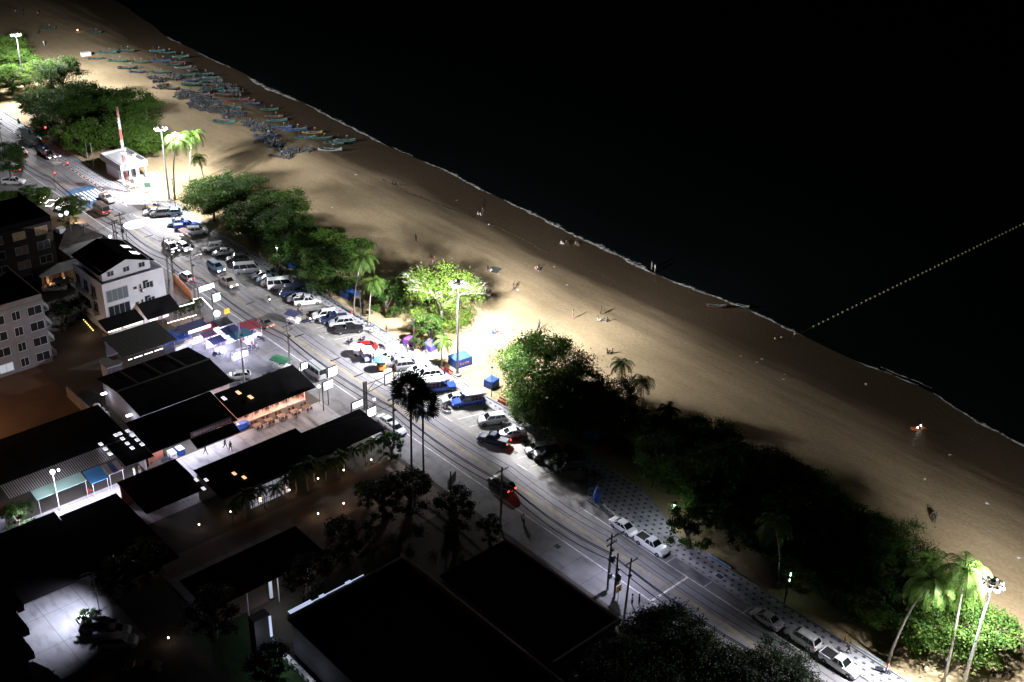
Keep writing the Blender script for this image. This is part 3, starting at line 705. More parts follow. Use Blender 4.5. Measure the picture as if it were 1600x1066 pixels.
def window(parent, c, w, h, face, m=None, mull=1, frame=None):
    """a window on a wall; face 'x' looks +X, 'y' looks +Y, '-y' looks -Y"""
    o = empty('window', c, {'x': 0, 'y': pi / 2, '-y': -pi / 2}[face]); o.parent = parent
    b = MB(); b.box((0, 0, h / 2 + .04), (.12, w + .16, .08)); b.box((0, 0, -h / 2 - .04), (.18, w + .16, .08)); b.box((0, w / 2 + .04, 0), (.12, .08, h)); b.box((0, -w / 2 - .04, 0), (.12, .08, h))
    for i in range(mull): b.box((.01, -w / 2 + w * (i + 1) / (mull + 1), 0), (.1, .06, h - .002))
    b.build('frame', frame or M_frame, o); MB().box((0, 0, 0), (.05, w, h)).build('pane', m or M_glass, o)
    return o

# white five storey house beside the road
r = bld('guest_house', 'white gabled guest house with a black roof standing by the road'); X0, X1, Y0, Y1 = -75.5, -63.3, -25.6, -13.8
MB().span((X0, Y0, 0), (X1, Y1, 9.6)).build('wall', M_wallw, r)
b = MB(); b.span((X1 - .22, Y0 + .002, 9.6), (X1, Y1 - .002, 10.2)); b.span((X0, Y0, 9.6), (X1 - .22, Y0 + .22, 10.2)); b.span((X0, Y1 - .22, 9.6), (X1 - .22, Y1, 10.2)); b.build('terrace_parapet', M_wallw, r)
gx0, gx1, gy0, gy1, ez, rz_ = X0 + .3, X1 - 1.5, Y0 + .9, Y1 - 1.7, 11.9, 13.2; gm = (gy0 + gy1) / 2
b = MB(); b.prism([(gx0, gy0), (gx1, gy0), (gx1, gy1), (gx0, gy1)], 9.6, ez); b.face([(gx1, gy0, ez), (gx1, gy1, ez), (gx1, gm, rz_ - .1)]); b.face([(gx0, gy1, ez), (gx0, gy0, ez), (gx0, gm, rz_ - .1)]); b.build('attic_wall', M_wallw, r)
b = MB()
for ya, yb in ((gy0 - .7, gm), (gy1 + .7, gm)):
    za = ez - .45; p = [(gx0 - .5, ya, za), (gx1 + .45, ya, za), (gx1 + .45, yb, rz_), (gx0 - .5, yb, rz_)]; q = [(u, v, w + .16) for u, v, w in p]; b.face(p); b.face(q)
    for i in range(4): b.face([p[i], p[(i + 1) % 4], q[(i + 1) % 4], q[i]])
rf = b.build('roof', mat('black_roof', (.007, .007, .008), .8), r)
for k in range(2):
    x = gx0 + 3.0 + k * 3.4; b = MB(); y0, y1 = gm + 2.6, gm + 4.1; zf = lambda y: rz_ + .2 + (ez - .45 - rz_) * (y - gm) / (gy1 + .7 - gm)
    b.face([(x, y0, zf(y0)), (x + 1.7, y0, zf(y0)), (x + 1.7, y1, zf(y1)), (x, y1, zf(y1))]); b.build('skylight', mat('grey_skylight', (.3, .3, .3), .4), rf)
for k, y in enumerate((gy0 + 1.6, gm, gy1 - 1.6)): window(r, (gx1 + .03, y, 11.15), 1.1, .85, 'x')
for lv in range(3):
    z = 1.4 + 3.1 * lv
    if lv >= 1: window(r, (X1 + .03, Y1 - 3.0, z), 1.3, 1.15, 'x')
    if lv >= 1:
        window(r, (X1 + .03, Y0 + 6.0, z + .2), .6, .45, 'x', mull=0); window(r, (X1 + .03, Y0 + 7.0, z + .2), .3, .8, 'x', mull=0)
        nb = MB(); nb.box((X1 + .04, Y0 + 8.1, z + .1), (.06, 1.0, 1.9)); nb.build('recess', M_glass, r)
        nb = MB(); nb.box((X1 + .32, Y0 + 7.9, z - .85), (.6, 1.6, .12)); nb.box((X1 + .6, Y0 + 7.9, z - .5), (.05, 1.6, .6)); nb.build('ledge_balcony', M_wallw, r)
        window(r, (X1 + .03, Y0 + 2.6, z), 4.0, 2.2, 'x', M_glass if lv != 2 else mat('dim_window', (.1, .12, .13), .3, emit=(.5, .8, .9), estr=.03), 3)
        for k in range(3):
            q = empty('balcony', (X0 + 2.0 + k * 3.2, Y0 - .6, z - 1.2)); q.parent = r
            MB().box((0, 0, 0), (2.6, 1.2, .14)).build('floor_slab', M_wallw, q)
            g = MB(); g.box((0, -.58, .95), (2.6, .05, .06)); [g.box((-1.25 + .25 * i, -.58, .5), (.04, .04, .86)) for i in range(11)]; g.build('railing', M_frame, q)
            window(r, (X0 + 2.0 + k * 3.2, Y0 - .03, z), 1.6, 2.0, '-y', M_glass)
bb = MB(); bb.box((X1 + .6, Y0 + 2.6, 3.05), (1.2, 5.2, .1)); bb.build('door_canopy', M_roofd, r)
# awnings and lit bar below
r = bld('open_bar', 'open air bar with black sloping awnings and warm lights under the white guest house', 'bar')
b = MB(); slab(b, X1 + .2, X1 + 3.5, -27.4, -20.2, 3.8, 3.0); slab(b, X1 + .2, X1 + 4.0, -19.8, -13.2, 4.6, 3.0); b.build('awning', mat('black_awning', (.015, .015, .016), .8), r)
b = MB(); [b.tube([(X1 + 3.4, y, 0), (X1 + 3.4, y, 2.95)], .06, 6) for y in (-27.2, -23.8, -20.3, -16.8, -13.4)]; b.build('post', M_steel, r)
b = MB(); b.span((X1 + 3.6, -27.2, 2.7), (X1 + 3.68, -24.8, 2.84)); b.span((X1 + 3.6, -24.2, 2.7), (X1 + 3.68, -20.6, 2.84)); b.span((X1 + 4.1, -19.4, 2.6), (X1 + 4.2, -18.0, 2.8)); b.span((X1 + 4.1, -16.8, 2.6), (X1 + 4.2, -15.9, 2.8)); b.build('light_strip', M_strip, r)
MB().span((X1 + .3, -27, .02), (X1 + 4.2, -26.6, 1.1)).build('counter', mat('warm_wood', (.35, .2, .1), .6), r)
for y in (-25.5, -21.5, -17.5, -13): light('bar_lamp', 'POINT', (X1 + 4.4, y, 2.0), 110, (1, .62, .32), .1, parent=r)
# garden terrace with the bright rope-light fence
r = tag(MB().build('x', M_black), 0) if False else None
def strip_line(name, pts, z, m, label, cat, rad=.06, grp=None):
    return tag(MB().tube([(x, y, z) for x, y in pts], rad, 5).build(name, m), label, cat, grp)
r = bld('terrace_fence', 'low terrace fence with a white glowing top rail by the road sign', 'fence')
p = [at(267, 483, 2), at(303, 473, 2), at(302, 468, 2), at(315, 465, 2), at(332, 483, 2)]
MB().tube([(q.x, q.y, 2.0) for q in p], .1, 5).build('glowing_rail', mat('rope_light', (.9, .9, .9), .4, emit=(1, .92, .88), estr=2.2), r)
b = MB()
for i in range(len(p) - 1):
    l = (p[i + 1] - p[i]).length; n = max(2, int(l / .8))
    for k in range(n): q = p[i].lerp(p[i + 1], k / n); b.tube([(q.x, q.y, 0), (q.x, q.y, 1.9)], .03, 4)
b.build('picket', M_steel, r)
p = [at(262, 505, 1.5), at(308, 492, 1.5)]
r = bld('lamp_hedge_fence', 'dashed row of small lights along the lower terrace fence', 'fence')
b = MB(); n = 12
for k in range(n):
    q0 = p[0].lerp(p[1], k / n); q1 = p[0].lerp(p[1], (k + .62) / n); b.tube([q0, q1], .05, 5)
b.build('lights', M_warmw, r); MB().tube([(p[0].x, p[0].y, 1.35), (p[1].x, p[1].y, 1.35)], .05, 5).build('rail', M_steel, r)
for k in range(5):
    q = at(280 + k * 8, 490 - k * 3, .5)
    plant(T_small, (q.x, q.y, 0), k, 'clipped terrace shrub %s from the left behind the rope lit fence' % ORD[k], 'terrace shrubs', .42, 'shrub')
light('terrace_lamp', 'POINT', at(300, 484, 1.6), 60, (1, .6, .4), .1)
# orange lit terrace wall along the road
r = bld('terrace_wall', 'orange lit garden wall beside the road in front of the guest house', 'wall')
p0, p1 = at(273, 434, 1), at(300, 462, 1)
b = MB(); l = (p1 - p0).length; c = (p0 + p1) / 2; b.box((c.x, c.y, .9), (l, .25, 1.8), atan2(p1.y - p0.y, p1.x - p0.x)); b.build('wall', mat('terracotta_wall', (.45, .25, .16), .8, noise=.1), r)
for k in range(4): q = p0.lerp(p1, .15 + .25 * k); light('wall_lamp', 'POINT', (q.x, q.y - .9, 1.7), 28, (1, .5, .25), .1, parent=r)
# two balcony blocks at the left edge
def block(label, x0, x1, y0, y1, H, nl, nb, wm, pm, roofm, lit, side='x', bal=True, par=1.0):
    r = bld('apartment_block', label, 'building')
    MB().span((x0, y0, 0), (x1, y1, H)).build('wall', wm, r)
    b = MB(); b.span((x0 - .1, y0 - .1, H + .003), (x1 + .1, y1 + .1, H + .2)); b.span((x1 - .2, y0, H + .2), (x1, y1, H + .2 + par)); b.span((x0, y1 - .2, H + .2), (x1 - .2, y1, H + .2 + par)); b.build('roof', roofm, r)
    fh = H / nl
    for lv in range(nl):
        for k in range(nb):
            y = y0 + (y1 - y0) * (k + .5) / nb; z = fh * (lv + .52); m = lit.get((lv, k), M_glass)
            window(r, (x1 + .03, y, z), 2.3 if (not bal or k % 2) else 1.3, 1.5, 'x', m)
        if bal:
            q = empty('balcony', (x1 - 2.0, y1 + .5, fh * lv + fh * .2)); q.parent = r
            MB().box((0, 0, 0), (3, 1.0, .15)).build('floor_slab', wm, q)
            g = MB(); g.box((0, .48, .9), (3, .05, .06)); [g.box((-1.4 + .28 * i, .48, .48), (.04, .04, .8)) for i in range(11)]; g.build('railing', M_white, q)
            window(r, (x1 - 2.0, y1 + .03, fh * (lv + .5)), 1.4, 1.8, 'y', m if False else M_glassl if lv < 4 and lv % 1 == 0 and (lv * 7) % 3 else M_glass)
    return r
block('pale grey apartment block with white balconies at the left edge', -75, -61, -56, -37, 11.8, 4, 6, mat('pale_grey_wall', (.2, .2, .225), .85, noise=.1), M_white, M_roofg, {(0, 2): M_glassl, (0, 3): M_glassl, (1, 1): M_glassl, (0, 1): M_glassl})
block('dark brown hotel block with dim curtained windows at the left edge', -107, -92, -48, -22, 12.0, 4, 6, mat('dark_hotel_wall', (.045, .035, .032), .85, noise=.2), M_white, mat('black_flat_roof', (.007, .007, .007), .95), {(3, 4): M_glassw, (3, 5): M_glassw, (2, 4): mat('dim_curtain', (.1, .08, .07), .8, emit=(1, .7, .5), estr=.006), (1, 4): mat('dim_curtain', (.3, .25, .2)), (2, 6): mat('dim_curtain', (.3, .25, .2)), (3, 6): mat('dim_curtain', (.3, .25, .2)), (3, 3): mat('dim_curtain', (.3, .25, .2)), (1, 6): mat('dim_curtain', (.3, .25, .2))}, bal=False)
for k, (x, y) in enumerate([(14, 408), (50, 400), (62, 420), (30, 398)]): pass
# brown hipped house between hotel block and road
def hip(name, label, x0, x1, y0, y1, h, rh, wm, rm, over=.6, cat='house', ridge='x', wall=True):
    r = bld(name, label, cat)
    if wall: MB().span((x0, y0, 0), (x1, y1, h)).build('wall', wm, r)
    a, c, d, e = x0 - over, x1 + over, y0 - over, y1 + over; s_ = min(c - a, e - d) / 2
    if (c - a) >= (e - d): r0, r1 = (a + s_, (d + e) / 2, h + rh), (c - s_, (d + e) / 2, h + rh)
    else: r0, r1 = ((a + c) / 2, d + s_, h + rh), ((a + c) / 2, e - s_, h + rh)
    z = h - .1; A_, B2, C_, D_ = (a, d, z), (c, d, z), (c, e, z), (a, e, z); b = MB()
    if (c - a) >= (e - d):
        b.face([A_, B2, r1, r0]); b.face([B2, C_, r1]); b.face([C_, D_, r0, r1]); b.face([D_, A_, r0])
    else:
        b.face([A_, B2, r0]); b.face([B2, C_, r1, r0]); b.face([C_, D_, r1]); b.face([D_, A_, r0, r1])
    b.face([D_, C_, B2, A_]); b.build('roof', rm, r)
    return r
r = hip('garden_house', 'brown tiled roof house behind the warm lit roadside tree', -106, -99, -18.5, -9.8, 3.2, 2.4, M_wallb, M_roofb)
q = at(95, 360, 5.0); MB().box((q.x, q.y, 5.1), (1.5, 1.5, .9), .2).build('roof_vent', M_wallw, r)
window(r, (-98.97, -14.5, 1.6), 1.6, 1.3, 'x', M_glassw)
r = bld('flat_shop', 'flat grey roofed shop with open front beside the utility pole cluster', 'shop')
MB().span((-98, -19, 0), (-93, -9.8, 3.0)).build('wall', M_wallb, r); b = MB(); b.span((-98.1, -19.2, 3.003), (-92.8, -9.6, 3.2)); b.span((-98.1, -9.8, 3.2), (-92.8, -9.6, 3.7)); b.build('roof', M_roofg, r)
window(r, (-92.97, -11.6, 1.5), 1.8, 1.8, 'x', M_glassw)
r = bld('stone_gatehouse', 'low building with warm lit columns left of the guest house', 'building')
MB().span((-91.8, -27, 0), (-88.5, -17.5, 2.8)).build('wall', M_wallb, r); b = MB(); slab(b, -91.9, -88.0, -27.3, -17.2, 3.0, 2.85, .15); b.build('roof', M_roofg, r)
for y in (-26, -23, -20): q = MB(); q.span((-88.4, y - .25, 0), (-88.0, y + .25, 2.7)); q.build('column', mat('sandstone', (.4, .28, .18), .8), r); light('wall_lamp', 'POINT', (-87.4, y, 1.8), 30, (1, .6, .35), .1, parent=r)
# lifeguard house on the beach side
r = bld('lifeguard_house', 'grey lifeguard house with a low hipped metal roof behind a parapet', 'building')
hx0, hx1, hy0, hy1 = -140, -129.5, 9.6, 16.4
MB().span((hx0 + .8, hy0 + .8, 0), (hx1 - 3.2, hy1 - .8, 3.4)).build('wall', M_wallw, r)
b = MB(); b.span((hx0, hy0, 3.4), (hx1, hy0 + .2, 5)); b.span((hx0, hy1 - .2, 3.4), (hx1, hy1, 5)); b.span((hx0, hy0 + .2, 3.4), (hx0 + .2, hy1 - .2, 5)); b.span((hx1 - .2, hy0 + .2, 3.4), (hx1, hy1 - .2, 5)); b.span((hx0 + .2, hy0 + .2, 3.4), (hx1 - .2, hy1 - .2, 3.6)); b.build('parapet', mat('grey_parapet', (.33, .34, .35), .7), r)
a, c, d, e = hx0 + 1.1, hx1 - 1.1, hy0 + .9, hy1 - .9; z, zr = 4.6, 5.8; ym = (d + e) / 2; r0, r1 = (a + 2.6, ym, zr), (c - 2.6, ym, zr)
b = MB(); b.face([(a, d, z), (c, d, z), r1, r0]); b.face([(c, d, z), (c, e, z), r1]); b.face([(c, e, z), (a, e, z), r0, r1]); b.face([(a, e, z), (a, d, z), r0]); b.span((a, d, 3.62), (c, e, z - .003))
for i in range(14): x = a + .5 + i * .65; zt = z + (zr - z) * min(1, min((x - a), (c - x)) / 2.6); yt = d + (ym - d) * min(1, min((x - a), (c - x)) / 2.6); b.tube([(x, d, z + .03), (x, yt, zt + .03)], .03, 4)
for i in range(8): y = d + .3 + i * .6; f = min(1, min(y - d, e - y) / (ym - d)); b.tube([(c, y, z + .03), (c - 2.6 * f, y, z + (zr - z) * f + .03)], .03, 4)
b.build('roof', mat('ribbed_grey_roof', (.4, .41, .42), .45, .3), r)
b = MB(); [b.box((hx1 - .5, y, 1.7), (.35, .35, 3.4)) for y in (hy0 + .4, hy0 + 2.4, hy0 + 4.4, hy1 - .5)]; b.build('column', M_white, r)
window(r, (hx1 - 3.17, 12, 1.7), 1.8, 2.0, 'x'); window(r, (hx1 - 3.17, 14.6, 1.7), 1.2, 2.2, 'x', mull=0)
b = MB(); b.span((hx1 - 3.2, hy0, .003), (hx1 + 2.2, hy1 + 2.4, .35)); b.span((hx1 + 2.0, hy0, .35), (hx1 + 2.2, hy1 + 2.4, 1.2)); b.span((hx1 - 1, hy1 + 2.2, .35), (hx1 + 2.0, hy1 + 2.4, 1.2)); b.build('terrace', mat('pale_terrace', (.5, .5, .48), .7), r)
for k, y in enumerate((10.2, 11.6)):
    q = empty('stone_bench', (hx1 + 3.2 + k * .3, y, 0), 0, '%s stone bench before the lifeguard house terrace' % ('grey' if k else 'pale'), 'bench', 'benches by the lifeguard house'); q.location.z = 0
    MB().box((0, 0, .45), (.5, 1.5, .12)).build('seat', M_conc, q); b = MB(); b.box((0, -.6, .2), (.4, .15, .385)); b.build('leg', M_conc, q); b = MB(); b.box((0, .6, .2), (.4, .15, .385)); b.build('leg', M_conc, q)
# rows of small shrines/poles left of it
for k in range(5):
    q = at(147 - k * 9, 262 - k * 9); r = empty('flag_pole', (q.x, q.y, 0), 0, 'bare grey flagpole, %s to the left of the lifeguard house' % ORD[k], 'flagpole', 'flagpoles by the lifeguard house')
    MB().tube([(0, 0, 0), (0, 0, 6 - .2 * k)], [.06, .03], 6).build('pole', M_galv, r); MB().ball((0, 0, 6.05 - .2 * k), .09, 6, 4).build('finial', M_galv, r)

# seafood shop: long black roof, open warm front
def longroof(name, label, x0, x1, y0, y1, zb, zf, m, cat='building', wall=None, step=.5, posts=True, back=True, rib=True):
    r = bld(name, label, cat); b = MB(); slab(b, x0, x1, y0, y1, zb, zf)
    if rib: ribs(b, x0, x1, y0 + .1, y1 - .1, zb, zf, step, .03, .015)
    b.build('roof', m, r)
    if back: w = MB(); w.span((x0 + .3, y0 + .2, 0), (x0 + .5, y1 - .2, min(zb, zf) - .15)); w.build('wall', wall or M_wallg, r)
    return r
SA = longroof('seafood_shop', 'open fronted seafood shop with a long black ribbed roof and warm orange interior', -26.6, -19.8, -25.0, -10.3, 4.7, 3.5, M_roofd, 'restaurant', mat('warm_wall', (.5, .34, .27), .8), .35)
b = MB(); b.span((-26.1, -25, 0), (-21.4, -24.8, 3.3)); b.span((-26.1, -10.8, 0), (-22.4, -10.6, 3.0)); b.build('side_wall', M_brick, SA)
MB().span((-26, -24.7, .02), (-22.3, -10.9, .24)).build('floor', mat('warm_floor', (.5, .42, .38), .6), SA)
b = MB(); [b.tube([(-22.4, y, .2), (-22.4, y, 3.75)], .07, 6) for y in (-24.4, -21, -17.6, -14.2, -11)]; b.build('post', M_white, SA)
for y in (-23, -19.5, -16, -12.6):
    MB().box((-23.2, y, 3.3), (.16, 1.6, .1)).build('tube_lamp', mat('pinkish_tube', (.9, .8, .8), .4, emit=(1, .72, .6), estr=5), SA)
    light('tube_light', 'POINT', (-22.6, y, 2.9), 620, (1, .62, .48), .3, parent=SA)
SB = longroof('grocery_shop', 'black roofed grocery shop with fridges and a red wall beside the court', -27.4, -19.4, -39.6, -25.2, 4.9, 3.5, M_roofd, 'shop', M_wallw, .35)
b = MB(); b.span((-25, -39.4, 0), (-21.4, -39.2, 3.0)); b.span((-22.4, -39.2, 0), (-22.2, -36.6, 2.9)); b.build('red_wall', M_brick, SB)
sg = empty('shop_awning', (0, 0, 0), 0, 'black awning under an unlit lettered fascia sign on the grocery shop', 'awning')
b = MB(); slab(b, -19.3, -17.2, -33.4, -26.0, 3.4, 2.7, .08); b.build('canvas', mat('black_awning', (.015, .015, .016)), sg)
MB().span((-19.35, -33.2, 3.5), (-19.2, -26.2, 4.5)).build('fascia_board', mat('dark_fascia', (.05, .035, .035), .7), sg)
b = MB()
for i in range(22): y = -32.8 + i * .3; b.box((-19.17, y, 4.0), (.04, .2, .22 + .3 * abs(sin(i * 1.9)))); b.box((-19.17, y + .07, 4.2), (.04, .06, .3))
b.build('lettering', mat('faded_letters', (.45, .3, .32), .6), sg)
for y, p_ in ((-37.5, 260), (-34.5, 600), (-31, 1000), (-28, 900)): light('shop_lamp', 'POINT', (-20.9, y, 2.75), p_ * .9, (.8, .8, 1), .3, parent=SB)
b = MB(); [b.box((-21.6, y, 3.2), (.12, 1.3, .1)) for y in (-37.5, -34.5, -31, -28)]; b.build('tube_lamp', mat('cool_tube', (.9, .9, .9), .4, emit=(.85, .88, 1), estr=8), SB)
# fridges, stalls in front of the grocery
for k, (x, y) in enumerate([(-21.4, -35.6), (-21.5, -34.2)]):
    q = empty('drinks_cooler', (x, y, 0), 0, ['white chest cooler against the grocery wall', 'blue chest cooler beside the white one'][k], 'cooler', 'coolers at the grocery')
    MB().box((0, 0, .5), (1.3, .95, .95)).build('cabinet', [M_white, M_bluec][k], q); MB().box((0, 0, 1.02), (1.34, .99, .08)).build('lid', M_white, q); MB().box((.67, 0, .6), (.05, .6, .08)).build('handle', M_steel, q)
# dark restaurant: two black roofs
longroof('dark_restaurant', 'black flat roofed restaurant nearest the road below the court', -8.4, -1.6, -20.6, -9.8, 4.6, 4.2, M_roofd, 'restaurant', M_wallw, .6)
RB = longroof('long_dark_hall', 'long black roofed hall between the court and the bollard lit garden', -9.6, -1.8, -38.0, -20.8, 5.0, 4.3, M_roofd, 'restaurant', M_wallg, .6)
b = MB(); b.span((-2.4, -33.5, .1), (-2.3, -27.0, 3.2)); g = b.build('glazed_front', mat('pale_lit_glazing', (.6, .6, .6), .4, emit=(.85, .85, 1), estr=.25), RB)
b = MB(); [b.box((-2.26, -33.5 + .65 * i, 1.7), (.06, .07, 3.1)) for i in range(11)]; [b.box((-2.2, -30.2, z), (.05, 6.5, .06)) for z in (.9, 1.7, 2.5)]; b.build('mullion', M_steel, g)
longroof('brown_roof_shed', 'square brown black roofed shed at the corner of the court', -14.8, -6.0, -47.3, -38.2, 4.3, 3.9, mat('brown_black_roof', (.02, .014, .012), .8), 'shed', M_brick, .8)
# skylights are parts of their roofs: parents looked up by name
def roof_patch(parent, px, py, z, w, l, m, name='skylight'):
    q = at(px, py, z); MB().box((q.x, q.y, q.z), (l, w, .1)).build(name, m, parent)
for px, py, m in [(307, 750, M_sky), (322, 750, M_sky), (318, 763.5, M_sky), (366, 740, M_skyw), (381.5, 746, M_skyw)]: roof_patch(RB, px, py, 4.75, .42, .75, m)
for px, py, m in [(350, 622.5, M_sky), (372.5, 613.5, M_skyw), (391.5, 620.5, M_skyw)]: roof_patch(SA if px > 360 else SB, px, py, 4.45, .55, 1.1, m)
# warehouse with the fenced yard
WH = bld('warehouse', 'grey walled warehouse with a wide black low pitched roof behind the front yard', 'warehouse')
MB().span((-41.6, -36.6, 0), (-28.0, -21.4, 4.9)).build('wall', mat('warehouse_wall', (.26, .26, .29), .8, noise=.15, scale=.3), WH)
b = MB(); slab(b, -42.2, -34.8, -37.2, -20.9, 5.1, 6.0); slab(b, -34.8, -27.4, -37.2, -20.9, 6.0, 5.1); b.build('roof', M_roofd, WH)
b = MB(); b.span((-35, -37.2, 6.05), (-34.6, -20.9, 6.16)); b.build('ridge_cap', mat('slate_roof', (.07, .075, .072)), WH)
for y in (-33.5, -29.3, -25.1): b = MB(); b.box((-38.4, y, 5.66), (7.2, .3, .05)); MBr = b.build('roof_seam', mat('slate_roof', (.07, .075, .072)), WH); MBr.rotation_euler = (0, 0, 0); MBr.hide_render = False; MBr.data.transform(Matrix.Translation((-38.5, y, 5.72)) @ Matrix.Rotation(-math.atan2(.9, 7.4), 4, 'Y') @ Matrix.Translation((38.5, -y, -5.66)))
for y in (-35, -31.5): window(WH, (-27.97, y, 2.8), .9, 1.0, 'x')
for (x, y, pw) in [(-27.2, -32.6, 130), (-31, -37.4, 90), (-39.5, -37.5, 50)]:
    q = empty('wall_lamp_set', (x, y, 3.6), 0); q.name = 'wall_lamp'; q.parent = WH; MB().box((0, 0, 0), (.5, .9, .12)).build('lamp_panel', mat('cool_tube', (.9, .9, .9)), q)
    light('lamp', 'POINT', (x + (.3 if y > -37 else 0), y - (.3 if y < -37 else 0), 3.3), pw, (.88, .88, 1), .2)
b = MB(); b.span((-27.0, -37, 0), (-21.5, -36.85, 1.8)); 
tag(MB().span((-48, -40.3, 0), (-20.8, -40.05, 2.0)).build('boundary_wall', M_conc), 'long dark wall between the vacant lot and the warehouse yard', 'wall')
b = MB(); [b.box((-27.0, y, 1.3), (.08, .12, 2.6)) for y in (-36, -33.2, -30.4, -27.6, -24.8, -22)]; b.box((-27, -29, 2.5), (.05, 14.5, .08)); b.box((-27, -29, .2), (.05, 14.5, .08)); b.span((-27.02, -36, .25), (-26.98, -22, 1.0)); tag(b.build('yard_fence', M_white), 'white post fence along the alley between warehouse and seafood shop', 'fence')
# blue container stall and grey roofs behind it
r = longroof('grey_shed', 'long grey roofed shed beside the blue tarpaulin stall', -56.8, -48.8, -29.6, -19.6, 3.8, 3.3, mat('slate_roof', (.07, .075, .072), .9, noise=.2, scale=.5), 'shed', M_wallg, .8)
b = MB(); [b.box((-48.5, -28.6 + .95 * i + (i % 2) * .12, 2.7), (.1, .7, .12)) for i in range(7)]; b.build('light_strip', M_strip, r)
r = bld('white_hut', 'small white walled hut left of the warehouse', 'hut'); MB().span((-51, -32.8, 0), (-48.4, -30.2, 2.6)).build('wall', M_wallw, r); b = MB(); slab(b, -51.2, -48.2, -33.0, -30.0, 2.85, 2.75); b.build('roof', M_roofg, r)
# black market sheds, bottom left court
SH = longroof('food_court_shed', 'long black food court shed with glowing roof panels', -34.5, -24.4, -60.5, -40.6, 5.2, 4.4, M_roofd, 'food hall', M_wallg, .4)
for px, py in [(181, 680), (187.5, 677.5), (199.5, 673.5), (207, 680.5), (214.5, 687.5), (222, 694.5), (191.5, 685.5), (199, 693), (206.5, 700), (157.5, 694), (164.5, 701.5), (171.5, 709)]: roof_patch(SH, px, py, 5.0, .5, .75, M_sky)
b = MB()
for i in range(50): y = -60 + i * .33; b.face([(-24.4, y, 4.38), (-21.2, y, 3.85), (-21.2, y + .18, 3.85), (-24.4, y + .18, 4.38)])
b.build('slatted_eave', M_galv, SH)
longroof('corner_shed', 'small black roofed shed joining the food court to the grocery', -24.2, -18.3, -44.2, -39.8, 4.4, 3.7, M_roofd, 'shed', M_wallg, .4, back=False)
def awning(x0, x1, y0, y1, z0, z1, m, label, name='awning', stripes=None):
    r = empty(name, (0, 0, 0), 0, label, 'awning', 'awnings of the food court')
    b = MB(); slab(b, x0, x1, y0, y1, z0, z1, .05)
    b.build('canvas', m, r); b = MB(); [b.tube([(x1 - .1, y, 0), (x1 - .1, y, z1 - .06)], .04, 5) for y in (y0 + .2, y1 - .2)]; b.build('post', M_galv, r); return r
awning(-22.1, -20.0, -56.8, -49.5, 3.2, 2.8, mat('mint_canvas', (.4, .62, .56), .7), 'long pale mint awning at the left of the court')
awning(-21.7, -19.0, -49.3, -46.7, 3.3, 2.6, mat('blue_canvas2', (.05, .2, .42), .7), 'blue awning between the mint and the striped one')
r = awning(-21.4, -19.2, -46.6, -44.2, 3.3, 2.8, mat('tan_canvas', (.35, .31, .28), .7), 'tan and navy striped awning')
b = MB(); slab(b, -21.4, -19.18, -45.8, -45.0, 3.32, 2.82, .03); b.build('navy_stripe', mat('navy_canvas', (.03, .06, .2), .7), r)
b = MB(); slab(b, -17.6, -15.4, -41.8, -37.2, 2.2, 1.9, .05); r = empty('green_canopy', (0, 0, 0), 0, 'green stall canopy beside a blue mat in the court', 'canopy'); b.build('canvas', mat('green_canvas', (.03, .38, .3), .7), r); b = MB(); [b.tube([(x, y, 0), (x, y, 1.9)], .03, 4) for x in (-17.5, -15.5) for y in (-41.6, -37.4)]; b.build('post', M_galv, r)
tag(MB().box((-15.0, -37.5, .06), (1.6, 3.0, .08)).build('blue_mat', M_bluec), 'blue mat on the court floor', 'mat')
for (x, y, p_) in [(-18.0, -60, 1300), (-17.6, -54, 1600), (-17.2, -49, 1500), (-17.0, -44, 1400), (-16.5, -37, 900)]: light('court_lamp', 'POINT', (x - .2, y, 2.3), p_ * .9, (.82, .8, 1), .3)
r = empty('court_lamp_post', (-19.4, -54.2, 0), 0, 'white twin head lamp on a pole above the slatted eave', 'lamp post'); MB().tube([(0, 0, 0), (0, 0, 6.6)], .07, 6).build('pole', M_galv, r)
b = MB(); b.ball((0, 0, 6.75), .34, 10, 6); b.build('lamp_globe', M_lamp, r); b = MB(); b.ball((.2, .8, 6.85), .18, 8, 5); b.build('lamp_globe', M_lamp, r)
light('lamp', 'POINT', (-19.0, -54.2, 6.2), 600, (.9, .88, 1), .2)
r = hip('red_eave_house', 'low dark house with a red roof edge at the left end of the court', -27, -20, -68, -61.5, 3, 1.2, M_wallg, mat('dull_red_roof', (.1, .02, .025), .8))
# white walkway strip and low roofs at the bottom of the court
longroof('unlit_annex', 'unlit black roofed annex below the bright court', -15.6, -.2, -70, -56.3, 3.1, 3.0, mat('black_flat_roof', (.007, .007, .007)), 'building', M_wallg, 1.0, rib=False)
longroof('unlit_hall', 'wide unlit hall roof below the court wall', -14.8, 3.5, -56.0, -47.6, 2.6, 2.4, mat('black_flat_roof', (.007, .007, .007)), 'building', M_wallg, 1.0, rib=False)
# long shed lower centre
r = longroof('long_shed', 'long black shed crossing the dark garden', 10.2, 17.4, -51, -33.8, 4.6, 4.4, mat('black_flat_roof', (.007, .007, .007)), 'shed', M_wallg, .5, back=False)
b = MB(); [b.tube([(17.0, y, 0), (17.0, y, 4.4)], .08, 6) for y in (-50, -45.5, -41, -36.5)]; b.build('post', M_wallw, r)
tag(MB().span((4, -50, .02), (10, -33, .06)).build('garden_paving', M_walk), kind='structure')
light('shed_lamp', 'POINT', (18.5, -42.5, 3.0), 110, (.85, .88, 1), .2); light('shed_lamp', 'POINT', (19.5, -37.0, 3.2), 26, (.85, .88, 1), .2)
